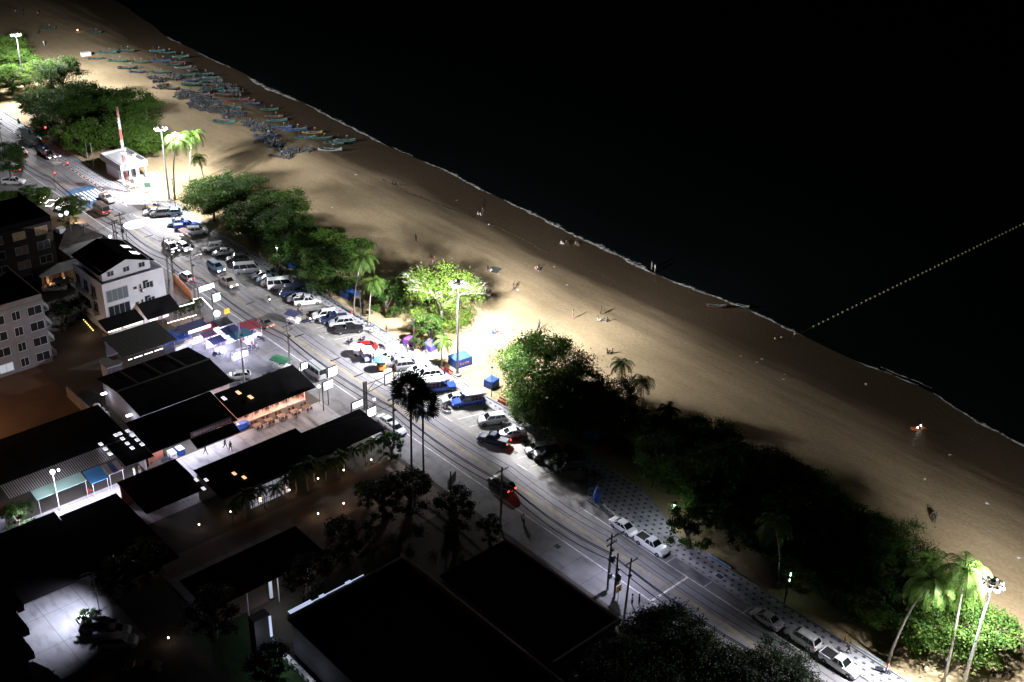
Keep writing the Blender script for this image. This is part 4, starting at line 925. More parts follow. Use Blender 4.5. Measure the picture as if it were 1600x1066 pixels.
# big flat roofed halls at the bottom
BW = bld('big_hall', 'huge black flat roofed hall at the bottom centre', 'hall'); MB().span((26.6, -45.0, 0), (62, -28.4, 5.8)).build('wall', mat('dark_hall_wall', (.04, .04, .045), .9), BW)  # hall wall in one very dark even colour
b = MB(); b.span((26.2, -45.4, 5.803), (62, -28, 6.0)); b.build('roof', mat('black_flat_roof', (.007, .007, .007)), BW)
b = MB(); b.span((26.2, -28.3, 6.0), (62, -28.0, 6.9)); b.span((26.2, -45.4, 6.0), (26.5, -28.3, 6.35)); b.build('parapet', mat('dark_parapet', (.16, .15, .14), .85, noise=.3), BW)
b = MB(); b.box((25.7, -43.0, 6.0), (.9, 3.2, .1)); b.build('lit_panel', mat('blue_white_panel', (.6, .7, .9), .4, emit=(.6, .72, 1), estr=.75), BW); b = MB(); b.box((25.75, -39.9, 6.0), (.75, .7, .1)); b.box((25.75, -36, 6.0), (.7, .8, .1)); b.box((26.1, -38, 6.42), (.1, 8, .1)); b.build('lit_panel', mat('blue_white_panel', (.6, .7, .9)), BW)
r = empty('sign_pillar', (23.6, -47.6, 0), 0, 'black sign pillar with one glowing white edge beside the big hall', 'sign'); MB().box((0, 0, 3), (1.4, 2.2, 6)).build('pillar', M_steel, r); MB().box((.76, 1.0, 4.2), (.1, .3, 3.2)).build('glowing_edge', mat('blue_white_panel', (.6, .7, .9)), r)
r = empty('sign_pillar', (15.9, -41.5, 0), 0, 'thin glowing white column at the end of the long shed', 'sign'); MB().box((0, 0, 1.9), (.22, .4, 3.6)).build('pillar', mat('soft_panel', (.6, .7, .8), .4, emit=(.7, .75, .9), estr=.35), r); MB().box((0, 0, .1), (.5, .6, .18)).build('base', M_steel, r)
for k in range(7):
    q = at(453 + k * 7.2, 1001 + k * 8.6, 1.2)
    o = empty('air_conditioner', (q.x, -46.2, 0), 0, 'white air conditioner condenser, %s from the top along the big hall wall' % ORD[k], 'air conditioner', 'condensers along the big hall wall')
    MB().box((0, 0, .75), (.95, .42, .8)).build('casing', M_white, o); b = MB(); b.lathe([(.3, 0), (.3, .04), (.1, .05)], (0, 0, 0), 12); f = b.build('fan_grille', M_steel, o, loc=(-.1, -.24, .78)); f.rotation_euler = (pi / 2, 0, 0); b = MB(); b.box((-.35, 0, .17), (.08, .5, .34)); b.box((.35, 0, .17), (.08, .5, .34)); b.build('stand', M_steel, o)
tag(MB().span((23, -45.95, 0), (60, -45.75, .9)).build('lit_wall', mat('blue_grey_wall', (.25, .28, .4), .8)), 'low blue grey wall behind the condensers', 'wall')
light('hall_lamp', 'POINT', (27.5, -47.6, 2.2), 90, (.8, .85, 1), .2); light('hall_lamp', 'POINT', (33, -47.6, 2.2), 90, (.8, .85, 1), .2); light('hall_lamp', 'POINT', (22.5, -44.6, 3.2), 60, (.8, .85, 1), .2)
B2_ = bld('walled_hall', 'black roofed hall inside a crumbling parapet near the road', 'hall'); MB().span((32.2, -26, 0), (52.2, -15.6, 5.6)).build('wall', M_wallg, B2_)
MB().span((31.8, -26.4, 5.603), (52.6, -15.2, 5.8)).build('roof', mat('black_flat_roof', (.007, .007, .007)), B2_); b = MB(); b.span((31.8, -15.5, 5.8), (52.6, -15.2, 6.3)); b.span((52.3, -26.4, 5.8), (52.6, -15.5, 6.3)); b.build('parapet', M_wallg, B2_)
r = empty('yard_wall', (0, 0, 0), 0, 'pale broken yard wall with balusters beside the lower road', 'wall'); b = MB(); b.span((31.5, -13.6, 0), (46, -13.3, 2.2)); b.build('wall', M_wallw, r); b = MB()
for i in range(30): b.box((32 + i * .45, -13.45, 2.5), (.12, .14, .6), U(-.1, .1))
b.span((38.5, -13.55, 2.8), (46, -13.35, 2.95)); b.build('balustrade', M_wallw, r)
# leftmost tower edge
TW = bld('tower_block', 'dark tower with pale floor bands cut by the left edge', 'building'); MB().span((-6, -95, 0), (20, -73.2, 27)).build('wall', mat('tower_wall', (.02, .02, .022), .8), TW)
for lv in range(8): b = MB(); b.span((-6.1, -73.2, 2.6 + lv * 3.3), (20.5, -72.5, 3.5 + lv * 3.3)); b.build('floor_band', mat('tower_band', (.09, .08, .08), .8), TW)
light('lane_lamp', 'SPOT', (3.6, -60.6, 6.2), 9500, (.76, .78, 1), .15, aim=(2.6, -64.0, 0), spot=112, blend=1)
r = empty('lane_lamp', (3.6, -59.2, 0), 0, 'black lane lamp arm above the bright pool of light', 'street lamp'); b = MB(); b.tube([(0, 0, 0), (0, 0, 6.2), (0, -1.1, 6.5)], .06, 6); b.build('pole', M_steel, r); MB().box((0, -1.3, 6.45), (.25, .6, .1)).build('lamp_head', M_steel, r)
r = empty('planter', (0, 0, 0), 0, 'white edged planter bed with the bright green shrub', 'planter'); q = at(137, 975); MB().box((q.x, q.y, .2), (3.4, 1.6, .4), 0).build('box', M_white, r)
# concrete fence around the bottom lane, water tanks, fountain
for k, (px, py) in enumerate([(156, 612), (163, 618), (150, 606)]):
    q = Vector((-40.5 + 1.6 * k, -38.6, 0)); o = empty('water_tank', (q.x, q.y, 0), 0, 'white round water tank, %s from the left in the warehouse yard' % ORD[k], 'water tank', 'tanks in the warehouse yard')
    MB().lathe([(.6, 0), (.62, .1), (.62, 1.3), (.5, 1.5), (.2, 1.6)], seg=14).build('body', M_white, o, True); MB().lathe([(.22, 0), (.22, .1)], (0, 0, 1.58), 10).build('lid', M_galv, o)
q = at(88, 512); o = empty('stone_fountain', (q.x, q.y, 0), 0, 'pale tiered stone fountain in the dark yard', 'fountain')
MB().lathe([(1.6, 0), (1.7, .3), (1.5, .35), (1.4, .2), (.3, .2)], seg=16).build('basin', mat('pale_stone', (.4, .4, .38), .8), o); MB().lathe([(.25, .2), (.15, .8), (.8, 1.1), (.75, 1.15), (.12, 1.1), (.1, 1.7), (.45, 1.9), (.05, 1.9), (.05, 2.3)], seg=14).build('column', mat('pale_stone', (.4, .4, .38), .8), o)

# yard light of the vacant lot, off to the left, and the row of small lights along the guest house
light('yard_lamp', 'POINT', (-48, -60, 13), 4500, (1, .55, .3), .3)
for k in range(7): q = at(131 + k * 2.4, 500 + k * 2.7, .5); tag(MB().ball((0, 0, 0), .11, 6, 4).build('path_light', mat('yellow_dot', (.8, .6, .2), .4, emit=(1, .75, .25), estr=4), loc=q), 'small yellow light at the foot of the guest house, %s from the back' % ORD[k], 'path light', 'path lights at the guest house')
light('path_glow', 'POINT', at(135, 515, 1.6), 60, (1, .7, .5), .2); light('path_glow', 'POINT', at(110, 530, 3), 60, (1, .7, .6), .2)
r = empty('white_board_wall', (-30.8, -19.9, 0), 0, 'small white wall panel beside the white hatchback', 'wall'); MB().box((0, 0, .9), (.15, 3.2, 1.8)).build('panel', M_wallw, r); MB().box((0, 0, 1.85), (.25, 3.3, .1)).build('coping', M_conc, r)
# ------------------------------------------------------------------ vehicles
M_tyre = mat('tyre', (.012, .012, .012), .8); M_rim = mat('wheel_rim', (.5, .5, .52), .35, .7)
M_cglass = mat('car_glass', (.008, .01, .012), .12); M_trim = mat('black_trim', (.015, .015, .016), .6)
M_head = mat('headlight_off', (.6, .62, .65), .15); M_headon = mat('headlight_on', (.9, .9, .9), .3, emit=(1, .97, .95), estr=22)
M_tail = mat('tail_light_off', (.3, .01, .01), .25); M_tailon = mat('tail_light_on', (.5, .02, .02), .3, emit=(1, .05, .03), estr=9)
M_plate = mat('number_plate', (.6, .6, .6), .5)
PAINT = {}
def paint(c):
    if c not in PAINT:
        base = {'white': (.72, .73, .75), 'silver': (.42, .44, .46), 'grey': (.14, .145, .15), 'black': (.012, .012, .014), 'dark blue': (.012, .02, .07), 'blue': (.02, .07, .42), 'light blue': (.2, .3, .42), 'red': (.3, .015, .015), 'brown': (.16, .12, .1), 'champagne': (.45, .38, .33), 'green': (.02, .16, .07), 'orange': (.5, .16, .02), 'pink': (.6, .2, .2)}[c]
        m = mat(c.replace(' ', '_') + '_car_paint', base, .28); m.node_tree.nodes['Principled BSDF'].inputs['Coat Weight'].default_value = .6
        PAINT[c] = m
    return PAINT[c]
# side profiles: (L, W, belt z, hood z, roof z, x of glass base front/rear, x of roof front/rear, hood end, deck)
CARS = {
 'sedan': dict(L=4.55, W=1.76, zh=.86, zb=.96, zr=1.44, gb=(1.25, -1.55), gr=(.42, -.78), zd=1.0),
 'hatch': dict(L=4.0, W=1.7, zh=.92, zb=1.0, zr=1.5, gb=(1.2, -1.85), gr=(.45, -1.3), zd=1.0),
 'suv': dict(L=4.75, W=1.86, zh=1.1, zb=1.18, zr=1.8, gb=(1.25, -2.25), gr=(.55, -1.85), zd=1.15),
 'van': dict(L=5.3, W=1.92, zh=1.15, zb=1.3, zr=2.2, gb=(2.25, -2.6), gr=(1.55, -2.5), zd=1.3),
 'pickup': dict(L=5.25, W=1.86, zh=1.08, zb=1.14, zr=1.76, gb=(1.15, -.75), gr=(.5, -.5), zd=1.1, bed=True),
 'songthaew': dict(L=5.6, W=1.86, zh=1.08, zb=1.14, zr=1.76, gb=(1.3, -.3), gr=(.65, -.1), zd=1.1, bed=True, canopy=True)}
VM = {}
def body_mesh(kind, colour):
    key = (kind, colour)
    if key in VM: return VM[key]
    d = CARS[kind]; L, W = d['L'] / 2, d['W'] / 2; b = MB()
    zf = lambda x: (d['zh'] if x > d['gb'][0] else d['zb'] if x > d['gb'][1] else d['zd'])
    st = []
    rear = -L
    xs = [(-L, .90, .50, d['zd'] - .22), (-L + .06, .96, .32, d['zd'] - .08), (-L + .35, 1, .28, d['zd'] - .01)]
    if d.get('bed'): xs += [(d['gb'][1] - .05, 1, .26, d['zd']), (d['gb'][1], 1, .26, d['zb'])]
    else: xs += [(d['gb'][1], 1, .26, d['zd'] + .01)]
    xs += [(0, 1, .26, d['zb'] - .01), (d['gb'][0] - .02, 1, .26, d['zb'] - .02), (d['gb'][0] + (L - d['gb'][0]) * .55, .99, .28, d['zh'] - .03), (L - .32, .95, .3, d['zh'] - .12), (L - .1, .87, .34, d['zh'] - .3), (L, .76, .42, d['zh'] - .42)]
    rings = []
    for x, w, zb_, zt in xs:
        w *= W; h = zt - zb_
        rings.append([(x, -w * .9, zb_), (x, -w, zb_ + h * .3), (x, -w * .99, zb_ + h * .68), (x, -w * .93, zb_ + h * .92), (x, -w * .8, zt), (x, w * .8, zt), (x, w * .93, zb_ + h * .92), (x, w * .99, zb_ + h * .68), (x, w, zb_ + h * .3), (x, w * .9, zb_)])
    i0 = len(b.v)
    for r in rings: b.v += r
    for j in range(len(rings) - 1):
        for q in range(10):
            a = i0 + j * 10 + q; c = i0 + j * 10 + (q + 1) % 10; b.f.append((a, c, c + 10, a + 10)); b.m.append(0)
    b.f.append(tuple(i0 + 9 - q for q in range(10))); b.f.append(tuple(i0 + (len(rings) - 1) * 10 + q for q in range(10))); b.m += [0, 0]
    me_body = b.mesh('body', [paint(colour)], False)
    # glass house
    g = MB(); (fb, rb), (fr, rr) = d['gb'], d['gr']; zb_, zt = d['zb'] - .04, d['zr'] - .05; wb, wt = W * .86, W * (.7 if kind != 'van' else .82)
    P8 = [(fb, -wb, zb_), (fb, wb, zb_), (rb, wb, zb_), (rb, -wb, zb_), (fr, -wt, zt), (fr, wt, zt), (rr, wt, zt), (rr, -wt, zt)]
    for f in ((0, 1, 5, 4), (1, 2, 6, 5), (2, 3, 7, 6), (3, 0, 4, 7), (4, 5, 6, 7)): g.face([P8[i] for i in f])
    me_glass = g.mesh('window_glass', [M_cglass])
    r = MB(); e = .05; zt2 = d['zr']
    lo = [(fr + .04, -wt - .03, zt - .02), (fr + .04, wt + .03, zt - .02), (rr - .04, wt + .03, zt - .02), (rr - .04, -wt - .03, zt - .02)]
    hi = [(fr - .12, -wt + .1, zt2), (fr - .12, wt - .1, zt2), (rr + .14, wt - .1, zt2), (rr + .14, -wt + .1, zt2)]
    r.face(hi)
    for i in range(4): r.face([lo[i], lo[(i + 1) % 4], hi[(i + 1) % 4], hi[i]])
    def pil(a, c, w=.045): r.tube([a, c], w, 4)
    for s_ in (-1, 1):
        k0, k1 = (0, 4) if s_ < 0 else (1, 5); pil(P8[k0], P8[k1]); k0, k1 = (3, 7) if s_ < 0 else (2, 6); pil(P8[k0], P8[k1], .07)
        n = 1 if kind in ('pickup', 'songthaew', 'hatch') else 2
        for q in range(n):
            u = (q + 1) / (n + 1) if n == 1 else (.42, .74)[q]; xb = fb + (rb - fb) * u; xt = fr + (rr - fr) * (u if kind in ('van', 'suv') else u * .8 + .1); pil((xb, s_ * wb, zb_), (xt, s_ * wt, zt), .04)
    me_roof = r.mesh('roof', [paint(colour if kind != 'songthaew' else colour)], False)
    VM[key] = (me_body, me_glass, me_roof); return VM[key]
def wheel_mesh(R=.33):
    if ('w', R) in VM: return VM[('w', R)]
    t = MB(); prof = [(R * .62, -.11), (R * .95, -.11), (R, -.06), (R, .06), (R * .95, .11), (R * .62, .11)]
    t.lathe(prof, seg=14); ty = t.mesh('tyre', [M_tyre], True)
    m = MB(); m.lathe([(R * .62, -.05), (R * .62, .115), (R * .5, .1), (R * .15, .12), (.02, .12)], seg=12); rm = m.mesh('rim', [M_rim])
    VM[('w', R)] = (ty, rm); return VM[('w', R)]
def box_mesh(key, dims, m):
    if key not in VM: VM[key] = MB().box((0, 0, 0), dims).mesh(key.split('|')[0], m)
    return VM[key]
def vehicle(kind, colour, px, py, head, label, lights='', canopy='white', name=None, cat=None, cargo=False, group=None, off=(0, 0)):
    """px, py: photo pixel of the middle of its footprint on the ground; head: degrees from +X (towards the camera end of the road)"""
    p = at(px, py); d = CARS[kind]; L, W = d['L'] / 2, d['W'] / 2
    nm = {'sedan': 'car', 'hatch': 'hatchback_car', 'suv': 'sport_utility_car', 'van': 'van', 'pickup': 'pickup_truck', 'songthaew': 'shared_taxi_truck'}[kind]
    ct = {'sedan': 'car', 'hatch': 'car', 'suv': 'car', 'van': 'van', 'pickup': 'pickup truck', 'songthaew': 'shared taxi truck'}[kind]
    r = empty(name or nm, (p.x + off[0], p.y + off[1], .016), radians(head), label, cat or ct, group or 'cars along the beach road')
    bm, gm, rm = body_mesh(kind, colour)
    put('body', bm, r); put('window_glass', gm, r); put('roof', rm, r)
    ty, rim = wheel_mesh(.33 if kind in ('sedan', 'hatch', 'van') else .38); R = .33 if kind in ('sedan', 'hatch', 'van') else .38
    for sx in (L - .88, -L + (.92 if kind != 'songthaew' else 1.15)):
        for sy in (-1, 1):
            w = put('wheel', None, r, (sx, sy * (W - .1), R)); w.rotation_euler = (-sy * pi / 2, 0, 0)
            put('tyre', ty, w); put('rim', rim, w)
    for sy in (-1, 1):
        put('headlight', box_mesh('headlight|' + ('on' if 'h' in lights else 'off'), (.16, .36, .15), M_headon if 'h' in lights else M_head), r, (L - .1, sy * (W * .68), d['zh'] - .36))
        put('tail_light', box_mesh('tail_light|' + ('on' if 't' in lights else 'off'), (.1, .26, .2), M_tailon if 't' in lights else M_tail), r, (-L + .02, sy * (W * .75), d['zd'] - .26))
    put('bumper', box_mesh('bumper|' + kind, (.12, W * 1.5, .16), M_trim), r, (L - .03, 0, .4))
    put('number_plate', box_mesh('number_plate|', (.03, .42, .14), M_plate), r, (-L - .02, 0, .6))
    if not d.get('bed') or True:
        for sy in (-1, 1): put('side_mirror', box_mesh('side_mirror|' + colour, (.12, .2, .13), paint(colour)), r, (d['gb'][0] - .2, sy * (W + .06), d['zb'] + .04))
    if d.get('bed') and not d.get('canopy'):
        x0, x1 = -L + .1, d['gb'][1] - .12
        key = 'bed_floor|' + kind
        if key not in VM: VM[key] = MB().span((x0, -W * .84, d['zd'] - .02), (x1, W * .84, d['zd'] + .012)).mesh('bed_liner', M_trim)
        put('bed_liner', VM[key], r)
        key = 'bed_side|' + colour
        if key not in VM:
            q = MB(); zz = d['zd']
            for sy in (-1, 1): q.box(((x0 + x1) / 2, sy * W * .88, zz + .06), (x1 - x0 + .1, .09, .17))
            q.box((x0 - .03, 0, zz + .06), (.09, W * 1.67, .168)); VM[key] = q.mesh('bed_side', paint(colour))
        put('bed_side', VM[key], r)
    if d.get('canopy'):
        cm = mat(canopy + '_canopy', {'white': (.7, .7, .72), 'cream': (.6, .58, .5)}[canopy], .6)
        x0, x1 = -L - .15, d['gb'][1] + .1
        q = MB(); zt = 2.25; q.span((x0, -W - .02, zt), (x1 + .9, W + .02, zt + .09)); q.span((x0, -W - .03, zt - .22), (x1, -W + .01, zt - .002)); q.span((x0, W - .01, zt - .22), (x1, W + .03, zt - .002)); q.build('canopy', cm, r)
        q = MB()
        for sy in (-1, 1):
            for i in range(5): q.tube([(x0 + .1 + i * (x1 - x0 - .2) / 4, sy * (W - .05), d['zd'] - .1), (x0 + .1 + i * (x1 - x0 - .2) / 4, sy * (W - .05), zt - .02)], .03, 4)
            q.tube([(x0 + .1, sy * (W - .05), 1.65), (x1 - .1, sy * (W - .05), 1.65)], .03, 4)
        q.build('canopy_frame', M_galv, r)
        q = MB(); [q.span((x0 + .2, sy * (W - .45) - .2, d['zd'] + .02), (x1 - .1, sy * (W - .45) + .2, d['zd'] + .12)) for sy in (-1, 1)]; q.build('bench_seat', mat('seat_vinyl', (.12, .03, .03), .6), r)
    if 'h' in lights:
        o = light('headlamp_beam', 'SPOT', (r.location.x + (L + .1) * cos(radians(head)), r.location.y + (L + .1) * sin(radians(head)), .7), 260, (1, .9, .84), .15, aim=(r.location.x + 14 * cos(radians(head)), r.location.y + 14 * sin(radians(head)), 0), spot=75, blend=.7)
    if 't' in lights:
        light('tail_glow', 'POINT', (r.location.x - (L + .5) * cos(radians(head)), r.location.y - (L + .5) * sin(radians(head)), .6), 4, (1, .06, .04), .1)
    return r
G1, G2 = 'cars parked slantwise in the beach parking', 'cars driving on the beach road'
V = [
 # parked along the lower promenade
 ('sedan', 'white', 974, 828, 0, 'white saloon parked directly behind the black bedded white pickup', ''),
 ('pickup', 'white', 1018, 857, 0, 'white pickup with an empty black bed parked behind the lit tree lamp', ''),
 ('sedan', 'white', 1197, 972, 180, 'white saloon parked upper left of the white estate near the bottom right', ''),
 ('suv', 'white', 1253, 1003, 180, 'large white sport utility car parked between saloon and pickup at the bottom right', ''),
 ('pickup', 'white', 1311, 1043, 0, 'nearest white pickup, bottom right beside the promenade', ''),
 # slanted bays right part
 ('suv', 'white', 769, 661, -117, 'white crossover with a dark sunroof near the two motorcycles', ''),
 ('sedan', 'white', 799, 682, -117, 'white saloon beside the loaded dark pickup', ''),
 ('pickup', 'dark blue', 771, 692, 205, 'dark blue pickup with a loaded bed and glowing red tail lights', 't'),
 ('hatch', 'white', 840, 706, -116, 'white hatchback under the dark tree, first of the four in a tight row', ''),
 ('suv', 'black', 855, 714, -116, 'black car squeezed right of the white hatchback under the tree', ''),
 ('sedan', 'silver', 873, 723, -116, 'silver grey saloon in the tight row under the tree', ''),
 ('suv', 'black', 888, 733, -116, 'black car at the right end of the tight row in deep shade', ''),
 ('songthaew', 'blue', 731, 632, -114, 'shared taxi truck with a dark blue cab and white canopy casting a long shadow', ''),
 ('sedan', 'white', 711, 627, -114, 'white saloon left of the dark cab shared taxi', ''),
 ('songthaew', 'blue', 688, 610, 62, 'bright blue shared taxi truck facing the sea in the floodlit glare', ''),
 ('suv', 'white', 668, 591, -115, 'white car in the glare just left of the bright blue taxi truck', ''),
 ('sedan', 'white', 656, 583, -115, 'white car second to the left of the bright blue taxi truck', ''),
 ('suv', 'grey', 638, 576, 62, 'dark grey car beside the black palm crown in the glare', ''),
 ('sedan', 'grey', 623, 570, 62, 'grey saloon left of the dark grey car near the blue parasol cart', ''),
 ('sedan', 'white', 609, 563, -116, 'white saloon half lost in the glare left of the grey saloon', ''),
 # middle group by the palms
 ('pickup', 'black', 546, 519, 61, 'black pickup with an open bed in front of the leaning palms', ''),
 ('suv', 'silver', 534, 509, -117, 'silver sport utility car between two dark pickups', ''),
 ('pickup', 'dark blue', 521, 503, -117, 'dark blue pickup left of the silver sport utility car', ''),
 ('suv', 'white', 508, 497, -117, 'white roofed car at the left end of the four below the palms', ''),
 ('pickup', 'white', 481, 475, 62, 'white double cab pickup at the right end of the long packed row', ''),
 ('sedan', 'white', 467, 470, -117, 'white saloon left of the double cab pickup', ''),
 ('van', 'dark blue', 458, 461, -117, 'dark blue van with a shining roof in the packed row', ''),
 ('van', 'white', 439, 450, 62, 'white van left of the dark blue van', ''),
 ('hatch', 'champagne', 424, 446, -117, 'small pale hatchback tucked behind the white van', ''),
 ('sedan', 'light blue', 419, 440, -117, 'light blue saloon between silver saloon and pale hatchback', ''),
 ('sedan', 'silver', 411, 434, -117, 'silver saloon at the left end of the packed row', ''),
 ('van', 'silver', 386, 426, 62, 'silver minivan standing alone left of the packed row', ''),
 ('suv', 'black', 371, 410, -117, 'black car in the tree shade above the silver minivan', ''),
 ('suv', 'white', 333, 391, -117, 'white car parked at the edge of the tree shade', ''),
 ('pickup', 'blue', 292, 357, 62, 'bright blue pickup in the floodlit bay by the second mast', ''),
 ('sedan', 'light blue', 278, 352, -117, 'pale blue saloon left of the bright blue pickup', ''),
 ('hatch', 'light blue', 270, 336, -117, 'pale blue hatchback in the glare near the second mast', ''),
 ('suv', 'grey', 252, 337, -117, 'grey car second from the left in the glare near the second mast', ''),
 ('sedan', 'white', 240, 335, -117, 'white car at the left end of the bays near the second mast', ''),
 ('sedan', 'white', 681, 598, -114, 'white saloon squeezed beside the bright blue taxi truck in the glare', ''),
 ('hatch', 'red', 574, 546, 62, 'dull red hatchback behind the pink roofed cart', ''),
 ('sedan', 'silver', 349, 398, -117, 'silver saloon in half shade right of the white car at the tree edge', ''),
 ('suv', 'white', 308, 366, 62, 'white car between the bright blue pickup and the laden cart', ''),
 # moving
 ('suv', 'black', 267, 392, 0, 'black car with headlights driving left of the white one', 'h'),
 ('hatch', 'white', 288, 390, 0, 'white car with headlights driving beside the black one', 'h'),
 ('suv', 'light blue', 338, 422, 0, 'pale blue roofed car with bright headlights passing the black parked car', 'h'),
 ('pickup', 'champagne', 356, 445, 0, 'beige pickup with headlights in mid road by the glowing signs', 'h'),
 ('hatch', 'silver', 292, 436, 180, 'silver car with red tail lights beside the orange lit wall', 't'),
 ('sedan', 'brown', 413, 508, 180, 'brown saloon with red tail lights leaving the market', 't'),
 ('suv', 'black', 783, 762, 180, 'black car with one red tail light on the dark lower road', 't'),
 ('pickup', 'champagne', 168, 314, 0, 'tan pickup crossing below the blue zebra crossing', ''),
 ('van', 'brown', 159, 332, 180, 'dark brown van with red tail lights after the crossing', 't'),
 ('pickup', 'black', 76, 246, 0, 'black pickup with white headlights waiting at the red signal', 'h'),
 ('suv', 'dark blue', 68, 238, 0, 'dark car with headlights behind the black pickup at the signal', 'h'),
 ('sedan', 'white', 33, 239, 180, 'white car with red tail lights half behind the left edge tree', 't'),
 ('sedan', 'black', 30, 265, 150, 'black car with an amber lamp turning from the side street', 't'),
 ('pickup', 'white', 22, 288, 55, 'white pickup standing in the side street at the left edge', ''),
 # land side
 ('van', 'silver', 492, 586, 180, 'silver van parked under the glowing square signs', ''),
 ('hatch', 'white', 374, 592, -120, 'white hatchback at the corner of the warehouse yard', ''),
 ('sedan', 'white', 606, 664, 0, 'white saloon behind the restaurant corner, left of its twin', ''),
 ('sedan', 'white', 617, 673, 0, 'white saloon at the restaurant corner beside the utility pole', ''),
 ('sedan', 'champagne', 86, 454, 60, 'beige saloon in the dark yard left of the guest house', ''),
 ('suv', 'black', 101, 447, 60, 'black car beside the beige saloon in the dark yard', ''),
 ('suv', 'black', 157, 985, 55, 'black car first in the dark row by the planter', ''),
 ('sedan', 'silver', 177, 992, 55, 'silver saloon second in the dark row by the planter', ''),
 ('suv', 'silver', 186, 1010, 55, 'silver car third in the dark row by the planter', ''),
 ('sedan', 'grey', 222, 1050, 55, 'grey car farthest down the dark row at the bottom edge', ''),
 ('suv', 'black', 66, 1064, 20, 'black car with white glints at the bottom left edge', ''),
]
for k, c, x, y, h, lb, li in V: vehicle(k, c, x, y, h, lb, li, group=G2 if li else G1)

# motorcycles
def moto_proto():
    r = empty('motorcycle'); w = MB()
    for x in (.62, -.6):
        w = MB(); n = 14; w.tube([(x + .27 * cos(2 * pi * k / n), 0, .3 + .27 * sin(2 * pi * k / n)) for k in range(n + 1)], .055, 5, cap=False); w.tube([(x, -.05, .3), (x, .05, .3)], .08, 6); w.build('wheel', M_tyre, r)
    b = MB(); b.tube([(.6, 0, .3), (.48, 0, .7), (.42, 0, .98)], .05, 6); b.box((.36, 0, .72), (.14, .36, .5)); b.box((.1, 0, .36), (.5, .26, .12)); b.box((-.38, 0, .55), (.75, .24, .26)); b.ball((-.75, 0, .62), .16, 8, 5, sq=(1.2, .8, .6)); b.ball((.62, 0, .6), .16, 8, 5, sq=(1.4, .6, .5)); b.build('body', paint('dark blue'), r)
    MB().box((-.32, 0, .73), (.78, .26, .1)).build('seat', M_trim, r); b = MB(); b.tube([(.38, -.34, 1.0), (.42, 0, 1.02), (.38, .34, 1.0)], .025, 5); b.build('handlebar', M_trim, r)
    MB().ball((.5, 0, .9), .09, 8, 5).build('headlight', M_head, r); MB().box((-.86, 0, .62), (.06, .14, .08)).build('tail_light', M_tail, r)
    b = MB(); b.tube([(.42, .25, 1.05), (.4, .3, 1.2)], .012, 4); b.ball((.4, .3, 1.22), .06, 6, 4); b.build('mirror', M_trim, r); b = MB(); b.tube([(.42, -.25, 1.05), (.4, -.3, 1.2)], .012, 4); b.ball((.4, -.3, 1.22), .06, 6, 4); b.build('mirror', M_trim, r)
    return r
MOTO = moto_proto(); _mu = []
def moto(px, py, head, label, colour=None, on=False):
    p = at(px, py)
    if not _mu:
        _mu.append(1); r = MOTO; r.location = (p.x, p.y, .016); r.rotation_euler = (0, 0, radians(head)); tag(r, label, 'motorcycle', 'motorcycles and scooters')
        KIDS[r.name] = [(c, []) for c in COL.objects if c.parent == r]
    else: r = dup(MOTO, (p.x, p.y, .016), radians(head), label, 'motorcycles and scooters')
    if on:
        h = [c for c in COL.objects if c.parent == r and c.name.startswith('headlight')][0]; MB_ = MB().ball((.5, 0, .9), .11, 8, 5).mesh('headlight', M_headon); h.data = MB_
        light('headlamp_beam', 'SPOT', (p.x + .75 * cos(radians(head)), p.y + .75 * sin(radians(head)), .9), 120, (1, .95, .9), .1, aim=(p.x + 9 * cos(radians(head)), p.y + 9 * sin(radians(head)), 0), spot=70)
    return r
for x, y, h, lb, on in [
 (786, 662, -117, 'parked scooter just behind the white crossover, upper of a pair', 0), (791, 667, -117, 'parked scooter just behind the white crossover, lower of a pair', 0),
 (697, 643, 205, 'scooter ridden across the green light patch left of the shared taxi', 0), (548, 537, -60, 'white scooter alone in the parking, left of two', 0), (567, 534, -60, 'white scooter alone in the parking, right of two', 0),
 (597, 545, 10, 'dark scooter by the kerb near the promenade edge', 0), (515, 486, 20, 'scooter in shadow above the two dark pickups', 0), (421, 473, -20, 'motorcycle with a round white headlight in the traffic lane', 1),
 (481, 505, 60, 'motorcycle with a headlight turning beside the blue canopied cart', 1), (469, 492, 0, 'motorcycle carrying two riders left of the packed row', 0), (229, 330, 70, 'dark scooter at the left end of the floodlit bays', 0), (245, 324, 40, 'dark scooter close to the kerb by the second mast', 0),
 (274, 342, 60, 'dark scooter between pale blue cars in the glare', 0), (340, 557, 40, 'scooter parked by the warehouse corner', 0), (408, 532, 20, 'white scooter on its own outside the market', 0), (817, 817, 150, 'white scooter on the dark left pavement', 0),
 (937, 752, -100, 'scooter in shade above the blue cloth bundle', 0), (925, 762, -100, 'scooter in shade left of the blue cloth bundle', 0), (905, 712, -70, 'scooter leaning on the kerb under the tree, left one', 0), (914, 718, -70, 'scooter leaning on the kerb under the tree, right one', 0),
 (138, 318, 180, 'motorcycle with red lamps before the blue crossing', 0), (47, 210, 180, 'far scooter beside the kerb at the left edge road', 0), (30, 192, 180, 'far dark scooter in the row of parked scooters', 0), (1378, 1052, 20, 'pale scooter on the promenade at the bottom right', 0),
 (262, 722, 60, 'bicycle like scooter in the court by the grocery', 0), (324, 520, 30, 'scooter between the market stalls', 0), (392, 545, 60, 'scooter at the right end of the market crowd', 0), (385, 550, 80, 'scooter below the market pole', 0), (440, 583, 60, 'scooter beside the green canopied truck', 0)]: moto(x, y, h, lb, on=bool(on))
for o in [(421, 473), (481, 505)]: pass

